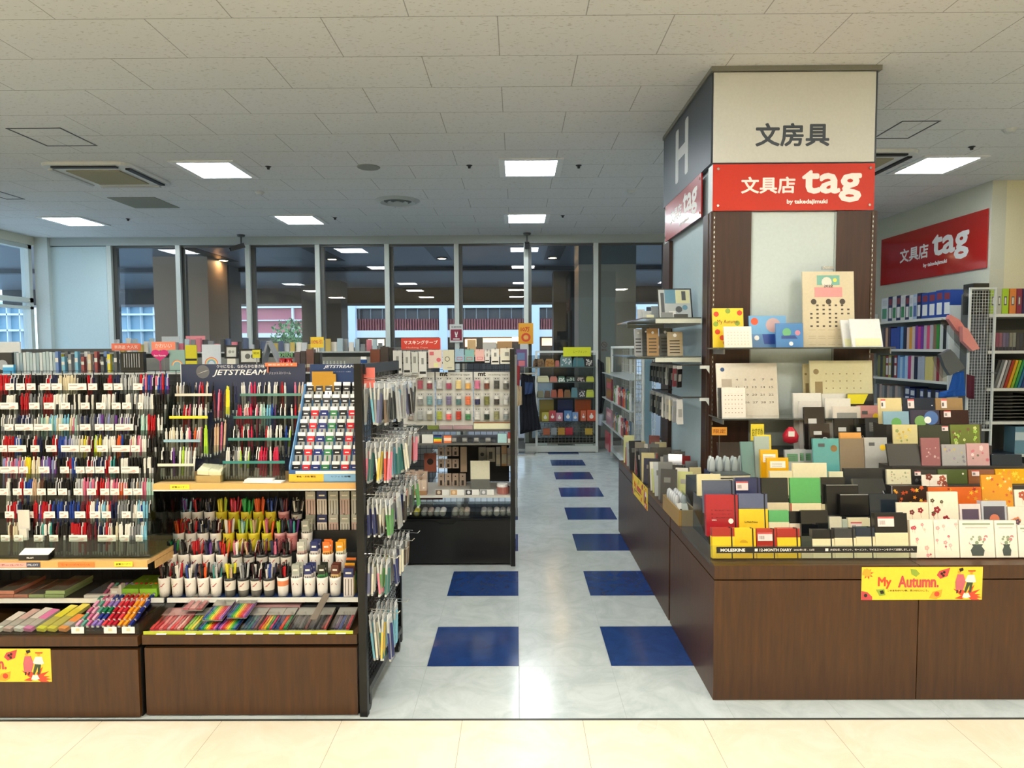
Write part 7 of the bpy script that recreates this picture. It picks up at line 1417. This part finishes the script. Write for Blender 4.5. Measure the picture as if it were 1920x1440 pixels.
for i in range(9):
    p = P(1318 + 9 * (i % 3), 860, 3.9); x = 1.12 + .035 * (i % 3) ; y = 3.66 + .03 * (i // 3)
    o = MB().box(-.013, .013, 0, .012, 0, .19).box(-.006, .006, -.0008, 0, .12, .17, 1).build('clear_tool_pack', [M(['8A8E90', '3A3C3E', 'B8BABA'][i % 3], .15, 0, 1), M('D8D8D4', .4)], None, (x, y, .607) if y > 3.62 else (x, y, .607), (-.08, 0, .1)); tag(o, '%s slim pack standing between the wooden box and the pillar' % ['grey', 'black', 'silver'][i % 3], 'pack', 'slim packs by the pillar corner')

# ---------------------------------------------------------------- pillar front shelves with calendars
for z, x0, x1, lab in ((1.548, 1.19, 2.23, 'upper dark glass shelf on the pillar front'), (1.128, 1.21, 2.2, 'lower dark glass shelf on the pillar front')):
    t = thing('pillar_shelf', lab, 'shelf', ((x0 + x1) / 2, 4.09, z)); w = (x1 - x0) / 2
    MB().box(-w, w, -.26, -.002, 0, .009).build('glass_board', M('3C4443', .12, 0, 1), t)
    for x in (1.235, 2.222): 
        if abs(x - t.location.x) < w: MB().box(x - t.location.x - .004, x - t.location.x + .004, -.22, -.006, -.03, -.001).build('bracket', M('8A8C88', .35, .5), t)
def cal(l, r, t_, Y, z, c, lab, extra=None, lean=.12, d=.012, cat='calendar', name='desk_calendar', coat=.8, rz=0): return leanb(name, l, r, t_, Y, z, c, lab, cat, lean, extra, d, .2, coat, rz)
def grid(nx, ny, c='8A8478', nums=True, top=.78, x0=-.42, x1=.42, start=1):
    def f(m, w, h):
        for i in range(nx):
            for j in range(ny): u = x0 + (x1 - x0) * (i + .3) / nx; v = top - (top - .08) * (j + .5) / ny; m.box(w * u, w * u + .05 * w, -.0007, 0, h * v, h * v + .025 * h, 1)
        for j in range(ny + 1): v = top - (top - .08) * j / ny; m.box(w * x0, w * x1, -.0005, 0, h * v, h * v + .0008, 2)
        return [M(c, .5), M('C8C0AC', .5)]
    return f
ZA, ZB = 1.5575, 1.1375
def autumn(m, w, h):
    m.box(-w * .5, w * .5, -.0004, 0, 0, h, 1)
    for u, v, c in ((-.38, .85, 2), (.0, .93, 3), (.38, .88, 2), (-.4, .6, 3), (-.35, .4, 2), (.3, .62, 3), (-.2, .25, 2), (-.1, .12, 2)): m.disc(w * u, h * v, w * .09, -.0007, c, 8)
    return [M('F0CE2E', .4), M('D9482B', .5), M('8FA83A', .5)]
o = cal(1338, 1396, 578, 3.93, ZA, 'F0CE2E', 'yellow autumn fair card on the upper pillar shelf', autumn, cat='sign', name='autumn_card'); text('My Autumn.', .13, .03, M('7A3A1A', .5), o, 0, .155, -.001)
cal(1359, 1411, 612, 3.86, ZA, 'EEE4D4', 'small cream desk calendar in front of the yellow card', grid(7, 5, 'C8A090'), lean=.2)
def sea(m, w, h):
    m.box(-w * .5, w * .5, -.0004, 0, h * .42, h, 1); m.disc(-w * .35, h * .82, w * .1, -.0008, 2, 14); m.disc(w * .15, h * .7, w * .2, -.0007, 3, 12); m.slab([(-w * .1, h * .1), (w * .3, h * .1), (w * .38, h * .42), (-w * .15, h * .42)], -.0012, -.0005, 4); m.disc(w * .36, h * .62, w * .07, -.0009, 5, 10); m.disc(-w * .3, h * .3, w * .07, -.0009, 5, 10); return [M('6FAAD8', .4), M('E8562A', .4), M('C8A8A8', .4), M('2A4A9A', .4), M('E8ECEC', .4)]
cal(1406, 1476, 592, 3.93, ZA, '5A8CC0', 'blue sky picture calendar with orange sun', sea)
cal(1456, 1507, 606, 3.87, ZA, '4A86C4', 'blue sea picture calendar with green and white shapes', lambda m, w, h: (m.disc(-w * .1, h * .62, w * .16, -.0008, 1, 12), m.disc(w * .3, h * .6, w * .1, -.0009, 2, 10), m.slab([(-w * .3, h * .35), (w * .3, h * .35), (w * .2, h * .5), (-w * .3, h * .48)], -.001, -.0002, 3), m.disc(w * .05, h * .15, w * .08, -.0008, 4, 8), [M('6AB07A', .4), M('C88AA0', .4), M('24468A', .4), M('E8EEEE', .4)])[-1])
def wallcal(m, w, h):
    m.box(-w * .22, w * .22, -.0006, 0, h * .82, h * .95, 1); m.disc(-w * .03, h * .86, w * .1, -.0009, 2, 12); m.disc(w * .13, h * .885, w * .04, -.0009, 3, 10); m.box(-w * .27, w * .27, -.0006, 0, h * .66, h * .79, 4)
    for u in (-.29, 0, .27): m.disc(w * u, h * .6, w * .055, -.0008, 5, 14)
    R = random.Random(2)
    for i in range(7):
        for j in range(6):
            if R.random() < .8: u = -.36 + .12 * i; v = .54 - .055 * j; m.box(w * u, w * (u + .045), -.0006, 0, h * v, h * (v + .022), 5)
    for i in range(4):
        for v in (.03, .14): m.box(w * (-.4 + .19 * i), w * (-.26 + .19 * i), -.0006, 0, h * v, h * v + .002, 6); m.box(w * (-.4 + .19 * i), w * (-.26 + .19 * i), -.0006, 0, h * (v + .085), h * (v + .085) + .002, 6)
    return [M('7FB8A8', .5), M('E8E0D4', .5), M('E0D85A', .5), M('DE9A98', .5), M('4A4034', .5), M('A8946C', .5)]
o = cal(1509, 1606, 509, 3.98, ZA, 'DCCFB0', 'tall cream 2022 wall calendar with pink banner and clip', wallcal, lean=.08, cat='calendar', name='wall_calendar'); hh = .49
text('2022', .055, .016, M('3A2A28', .5), o, 0, hh * .765, -.001, bold=.02); MB().box(-.035, .035, -.004, .016, hh - .012, hh + .006).build('clip', CHROME, o)
for l, r, t_, Y, lab in ((1583, 1612, 600, 3.90, 'narrow crinkled white pack before the wall calendar'), (1600, 1657, 598, 3.86, 'white glossy calendar pack at the end of the upper shelf')):
    cal(l, r, t_, Y, ZA, 'E4E6E6', lab, lambda m, w, h: (m.box(-w * .4, w * .45, -.0006, 0, h * .02, h * .3, 1), [M('DCDCB0', .5)])[-1], lean=.3, cat='calendar', name='calendar_pack', coat=1)
cb = cal(1347, 1462, 681, 3.97, ZB, 'DDD5C4', 'large pale desk calendar with numbered days on the lower shelf', lambda m, w, h: (m.box(-w * .42, -w * .25, -.0006, 0, h * .55, h * .7, 1), m.disc(-w * .4, h * .88, w * .035, -.0008, 2), [M('B8AC98', .5), M('3A5A8A', .5)])[-1], lean=.16)
for i_, tx in enumerate(('4    5    6    7    8', '11  12  13  14  15', '18  19  20  21  22', '25  26  27  28  29')): text(tx, .23, .012, M('6A645A', .5), cb, .045, .225 - .047 * i_, -.0008)
cal(1355, 1399, 727, 3.88, ZB, 'EAE4D8', 'small white calendar with grey foot in front of the large one', grid(6, 5, 'B0887A', top=.8), lean=.12)
cal(1348, 1362, 727, 3.91, ZB, '4A4A4A', 'thin dark calendar spine behind the small one', lean=.12)
for l, r, t_, Y, c, lab in ((1509, 1560, 682, 4.0, 'CFC39A', 'rear cream desk calendar behind the other'), (1522, 1640, 676, 3.95, 'D2CDA6', 'large cream desk calendar with brown roundel')):
    cal(l, r, t_, Y, ZB, c, lab, lambda m, w, h: (m.disc(-w * .4, h * .8, w * .045, -.0008, 1, 14), m.box(-w * .42, -w * .3, -.0006, 0, h * .4, h * .62, 1), *[m.box(w * (-.25 + .11 * i), w * (-.23 + .11 * i), -.0006, 0, h * (.75 - .13 * j), h * (.77 - .13 * j), 1) for i in range(6) for j in range(4)], [M('8E7C54', .5)])[-1], lean=.1)
cal(1591, 1640, 738, 3.90, ZB, '2A2A26', 'black and yellow pack below the cream calendar', lambda m, w, h: (m.slab([(-w * .5, h * .55), (w * .1, h * .55), (w * .3, h * .98), (-w * .5, h * .98)], -.001, 0, 1), [M('D8CC1E', .4)])[-1], name='calendar_pack')
# ---------------------------------------------------------------- file shelves on the wall with the red sign
t = thing('file_shelving', 'white file shelving along the wall under the large red sign', 'shelving', (4.84, 7.98, 0)); L = t.location
for z in (1.855, 1.505, 1.15, .80, .45): MB().box(-.17, .13, -.93, 1.0, z, z + .018, 0).box(-.176, -.1705, -.93, 1.0, z - .008, z + .022, 1).build('shelf', [WHITEM, M('DCDCD4', .4)], t)
MB().box(-.17, .13, -.93, 1.0, 0, .1).build('base_box', WHITEM, t); MB().box(.125, .133, -.93, 1.0, .1001, 1.85).build('back_panel', M('8A8E8C', .5), t)
for y in (-.945, 1.0): MB().box(-.17, .13, y, y + .015, 0, 2.0).build('side_panel', WHITEM, t)
def run(zb, segs, hh, X=4.69, name='file_binder', rowname='top'):
    for pl, pr, cols, wd in segs:
        yl = min(PX(pl, 600, X).y, 8.965); yr = max(PX(pr, 600, X).y, 7.06); n = max(1, int((yl - yr) / wd)); k = (yl - yr) / n
        for i in range(n):
            c, cn, ex = cols[i % len(cols)]; h = hh * R6.uniform(.93, 1.0)
            m = MB().box(0, .22, -k / 2 + .001, k / 2 - .001, 0, h, 0); mats = [M(c, .35)]
            if ex: m.box(-.0008, 0, -k * .34, k * .34, h * .12, h * .55, 1).box(-.0008, 0, -k * .34, k * .34, h * .66, h * .9, 2); mats += [M(ex, .4), M('C8CCD0' if ex != 'E8E8E4' else '8A3A44', .4)]
            o = m.build(name, mats, None, (X, yl - k * (i + .5), zb)); tag(o, '%s %s on the %s shelf under the red wall sign' % (cn, name.replace('_', ' '), rowname), 'file', '%s row of files under the red sign' % rowname)
WB, NB, GB, BB = ('D8DCE0', 'white spined', '5A9A7A'), ('1A2A54', 'navy', 'E8E8E4'), ('D8D8D4', 'white and green', '3A8A5A'), ('24489A', 'blue boxed', 'E8E8E4')
run(1.8735, [(1652, 1664, [WB], .09), (1665, 1696, [NB, GB], .075), (1697, 1726, [NB, WB, ('A8BCD8', 'pale blue', '5A6AA0')], .065), (1727, 1786, [BB], .115)], .31, rowname='top')
C_ = lambda h_, n_: (h_, n_, None)
run(1.5235, [(1657, 1670, [C_('4A3A4A', 'plum'), C_('C8A080', 'tan')], .04), (1671, 1688, [C_('2A4AA0', 'blue')], .06), (1689, 1700, [C_('6A9AD0', 'sky blue'), C_('1E2440', 'dark navy')], .05), (1701, 1716, [C_('D8C0B8', 'blush'), C_('E0A02A', 'amber')], .05), (1717, 1732, [C_('7A3A9A', 'purple'), C_('C83A8A', 'magenta')], .045), (1733, 1750, [C_('B8B4B8', 'grey'), C_('E0507A', 'hot pink')], .05), (1751, 1762, [C_('8A6A50', 'brown'), C_('3A8A3A', 'green')], .04), (1763, 1790, [C_('C8CCC8', 'pale grey'), C_('1A1C1E', 'black')], .05)], .28, name='clear_file', rowname='second')
run(1.1685, [(1648, 1662, [C_('7A7A34', 'olive'), C_('2A2C2E', 'black')], .05), (1663, 1684, [('8A2A34', 'wine', 'D8D8D4'), ('A8A03A', 'mustard', 'D8D8D4'), C_('1C1E20', 'black')], .05), (1685, 1704, [C_('6A9AD0', 'sky blue'), C_('A8C8E4', 'pale blue')], .05), (1705, 1722, [C_('B83A7A', 'magenta'), C_('D8D0CC', 'white'), C_('1A2040', 'navy')], .045), (1723, 1736, [C_('A8B0C0', 'cool grey')], .06), (1737, 1752, [C_('D8C87A', 'straw yellow')], .05), (1753, 1770, [C_('B8A08A', 'beige'), C_('8A1A2A', 'crimson')], .05), (1771, 1790, [C_('C8C0A8', 'cream'), C_('14161A', 'black')], .05)], .28, name='paper_file', rowname='third')
run(.8185, [(1643, 1692, [C_('8A8A8A', 'grey'), C_('5A5A5C', 'dark grey'), C_('B09A90', 'rosy grey')], .055), (1700, 1720, [('1E2A5A', 'navy', 'D8DCE8')], .08), (1722, 1765, [C_('15171A', 'black'), ('2A3A7A', 'blue', 'D8DCE8')], .06), (1766, 1800, [C_('4A2A34', 'maroon')], .08)], .26, name='magazine_file', rowname='fourth')
# wide shelving facing the hall, beyond the mesh
t = thing('file_rack', 'dark backed shelving of bright box files cut by the frame edge', 'shelving', (5.7, 6.7, 0)); L = t.location
for z in (1.855, 1.49, 1.115, .78, .45): MB().box(-1.0, 1.2, -.2, .18, z, z + .018, 0).box(-1.0, 1.2, -.206, -.2005, z - .008, z + .022, 1).build('shelf', [M('6A6C66', .5), M('DCDCD4', .4)] , t)
MB().box(-1.0, 1.2, .165, .18, 0, 1.85).build('back_panel', M('3A3C3A', .6), t); MB().box(-1.02, -1.0, -.2, .18, 0, 2.1).build('side_panel', M('5A5C58', .5), t); MB().box(-1.0, 1.2, -.19, .16, 0, .1).build('base_box', M('4A4A46', .5), t)
for i, (l, r, c, cn) in enumerate([(1857, 1869, 'A4C82A', 'lime'), (1870, 1879, 'B8B8A8', 'grey'), (1880, 1892, 'A8CC2E', 'bright lime'), (1894, 1906, 'D8803A', 'orange'), (1907, 1917, '8A2440', 'wine red'), (1918, 1930, '3A2A54', 'purple')]):
    block('box_file', l, r, 541, 1.8735, 6.52, .2, c, '%s box file on the top shelf at the frame edge' % cn, 'file', 'box files on the top shelf', lambda m, w, h: (m.box(-w * .22, w * .22, -.0008, 0, h * .35, h * .7, 1), m.box(-w * .12, w * .12, -.0012, -.0008, h * .4, h * .65, 2), [M('5A5A54', .4), M('D8D8CC', .4)])[-1])
block('black_bag', 1826, 1855, 531, 1.8735, 6.50, .15, '17181A', 'big glossy black bag on the top shelf beside the lime file', 'bag', rough=.08, coat=1)
t2 = thing('clear_file_box', 'clear box holding small files with purple and navy feet', 'box', tuple(P(1889, 662, 6.53)))
MB().box(-.22, .22, -.01, -.006, 0, .21).build('front_wall', CLOUD, t2); t2.location.z = 1.509
for i, (c, cn) in enumerate([('C8CAD0', 'white'), ('2A3060', 'navy'), ('E0508A', 'pink'), ('E87AA0', 'light pink'), ('A88AC8', 'lilac'), ('8A7AB8', 'violet'), ('C8C0B0', 'beige'), ('D8D4C8', 'cream'), ('1E2A5A', 'dark navy'), ('2A3A6A', 'deep blue'), ('1A2450', 'ink blue')]):
    l = 1855 + 6.4 * i; block('mini_file', l, l + 5.4, 624, 1.509, 6.545, .12, c, '%s mini file standing in the clear box' % cn, 'file', 'mini files in the clear box', e_band('2A2A5A', .0, .22))
for i, (c, cn) in enumerate([('3A3C3C', 'charcoal'), ('6A6E6E', 'grey'), ('C8C8C8', 'white'), ('8A8684', 'stone'), ('A8301E', 'red'), ('E0A02A', 'orange yellow'), ('8AB02A', 'lime'), ('2A8A4A', 'green'), ('1E6A8A', 'teal'), ('24407A', 'blue'), ('3A2454', 'dark purple'), ('C88A94', 'pink'), ('4A3A34', 'brown')]):
    p = P(1858 + 6.5 * i, 731, 6.52); o = MB().box(-.012, .012, 0, .2, 0, .29, 0).build('plastic_folder', M(c, .3), None, (p.x, 6.52, 1.137), (0, .28, 0)); tag(o, '%s plastic folder leaning on the third shelf at the frame edge' % cn, 'folder', 'leaning folders on the third shelf')
t = thing('tray_tower', 'black tower of letter trays on the lower shelf at the frame edge', 'letter trays', (5.02, 6.53, .80))
for i in range(8): MB().box(-.22, .16, 0, .25, .0 + .035 * i, .004 + .035 * i, 0).box(-.22, .16, -.003, -.0001, .0 + .035 * i, .012 + .035 * i, 1).build('letter_tray', [BLACK, M('4A4A46', .3)], t)
for x in (-.222, .16): MB().box(x, x + .004, 0, .25, 0, .27).build('side_wall', BLACK, t)
block('dark_tray_stack', 1838, 1905, 768, 1.135 if 0 else .80 + .0, 6.50 + .35 * 0, .001, '1A1B1B', 'dark flat tray front below the letter trays', 'tray') if False else None
block('blue_box_file', 1904, 1930, 800, .4685, 6.52, .15, '6A94A8', 'grey blue box file on the lowest shelf', 'file', extra=e_band('C8D8DC', .5, .8)); block('navy_stationery_box', 1846, 1902, 852, .468, 6.51, .2, '1E3048', 'dark navy box on the lowest shelf', 'box', extra=e_band('9AA8B4', .1, .2))
# mesh end screen with hanging bags
t = thing('mesh_screen', 'white framed wire screen hung with pencil cases beside the binders', 'display panel', (4.56, 6.40, 0)); L = t.location
for x in (-.13, .115): MB().box(x, x + .016, -.01, .01, 0, 2.13).build('frame_post', WHITEM, t)
MB().box(-.113, .114, -.01, .01, 2.11, 2.13).build('frame_top', WHITEM, t); MB().box(-.113, .114, -.01, .01, .72, .735).build('frame_foot', WHITEM, t)
MB().wires(-.112, .113, .74, 2.10, 8, 46, 0, .0013).build('wire_mesh', WHITEM, t)
for z, x0 in ((2.0, -.09), (1.72, -.1), (1.42, -.05), (1.40, .08)): MB().tube([(x0, -.012, z - .1), (x0, -.13, z - .105), (x0, -.14, z - .095)], .003, 6).build('hook', STEEL, t)
for pts, Y, c, c2, lab, nm in (([(1782, 590), (1800, 600), (1836, 655), (1826, 656), (1798, 625), (1779, 598)], 6.28, 'E08A84', '6A7478', 'pink pencil case in clear bag tilted on the wire screen', 'pencil_case'), ([(1805, 612), (1815, 616), (1837, 653), (1824, 658), (1806, 640)], 6.22, 'E8948E', '8E9698', 'second pink pencil case overlapping the first', 'pencil_case'),
        ([(1764, 665), (1782, 655), (1790, 662), (1810, 690), (1782, 704), (1772, 688)], 6.25, '5A6064', '3A3E40', 'grey pencil case in clear bag on the wire screen', 'pencil_case')):
    a = [P(x, y, Y) for x, y in pts]; cx = sum(p.x for p in a) / len(a); z0 = min(p.z for p in a)
    o = MB().slab([(p.x - cx, p.z - z0) for p in reversed(a)], 0, .05, 0).build(nm, M(c, .3, 0, .7), None, (cx, Y, z0)); tag(o, lab, 'pencil case')
    a2 = [P(x - 9, y + 6, Y) for x, y in pts]; MB().slab([(p.x - cx, p.z - z0) for p in reversed(a2)], .052, .056, 0).build('clear_bag', CLOUD, o)
cloth('blue_bag', [(1790, 697), (1808, 696), (1815, 745), (1764, 746), (1766, 735), (1782, 735)], 6.30, '1A5AB0', 'bright blue cloth bag hanging on the wire screen', 'bag', 3, .03); cloth('maroon_bag', [(1814, 702), (1828, 702), (1829, 748), (1816, 748)], 6.34, '5A1A2E', 'maroon cloth bag beside the blue one', 'bag', 2, .02)
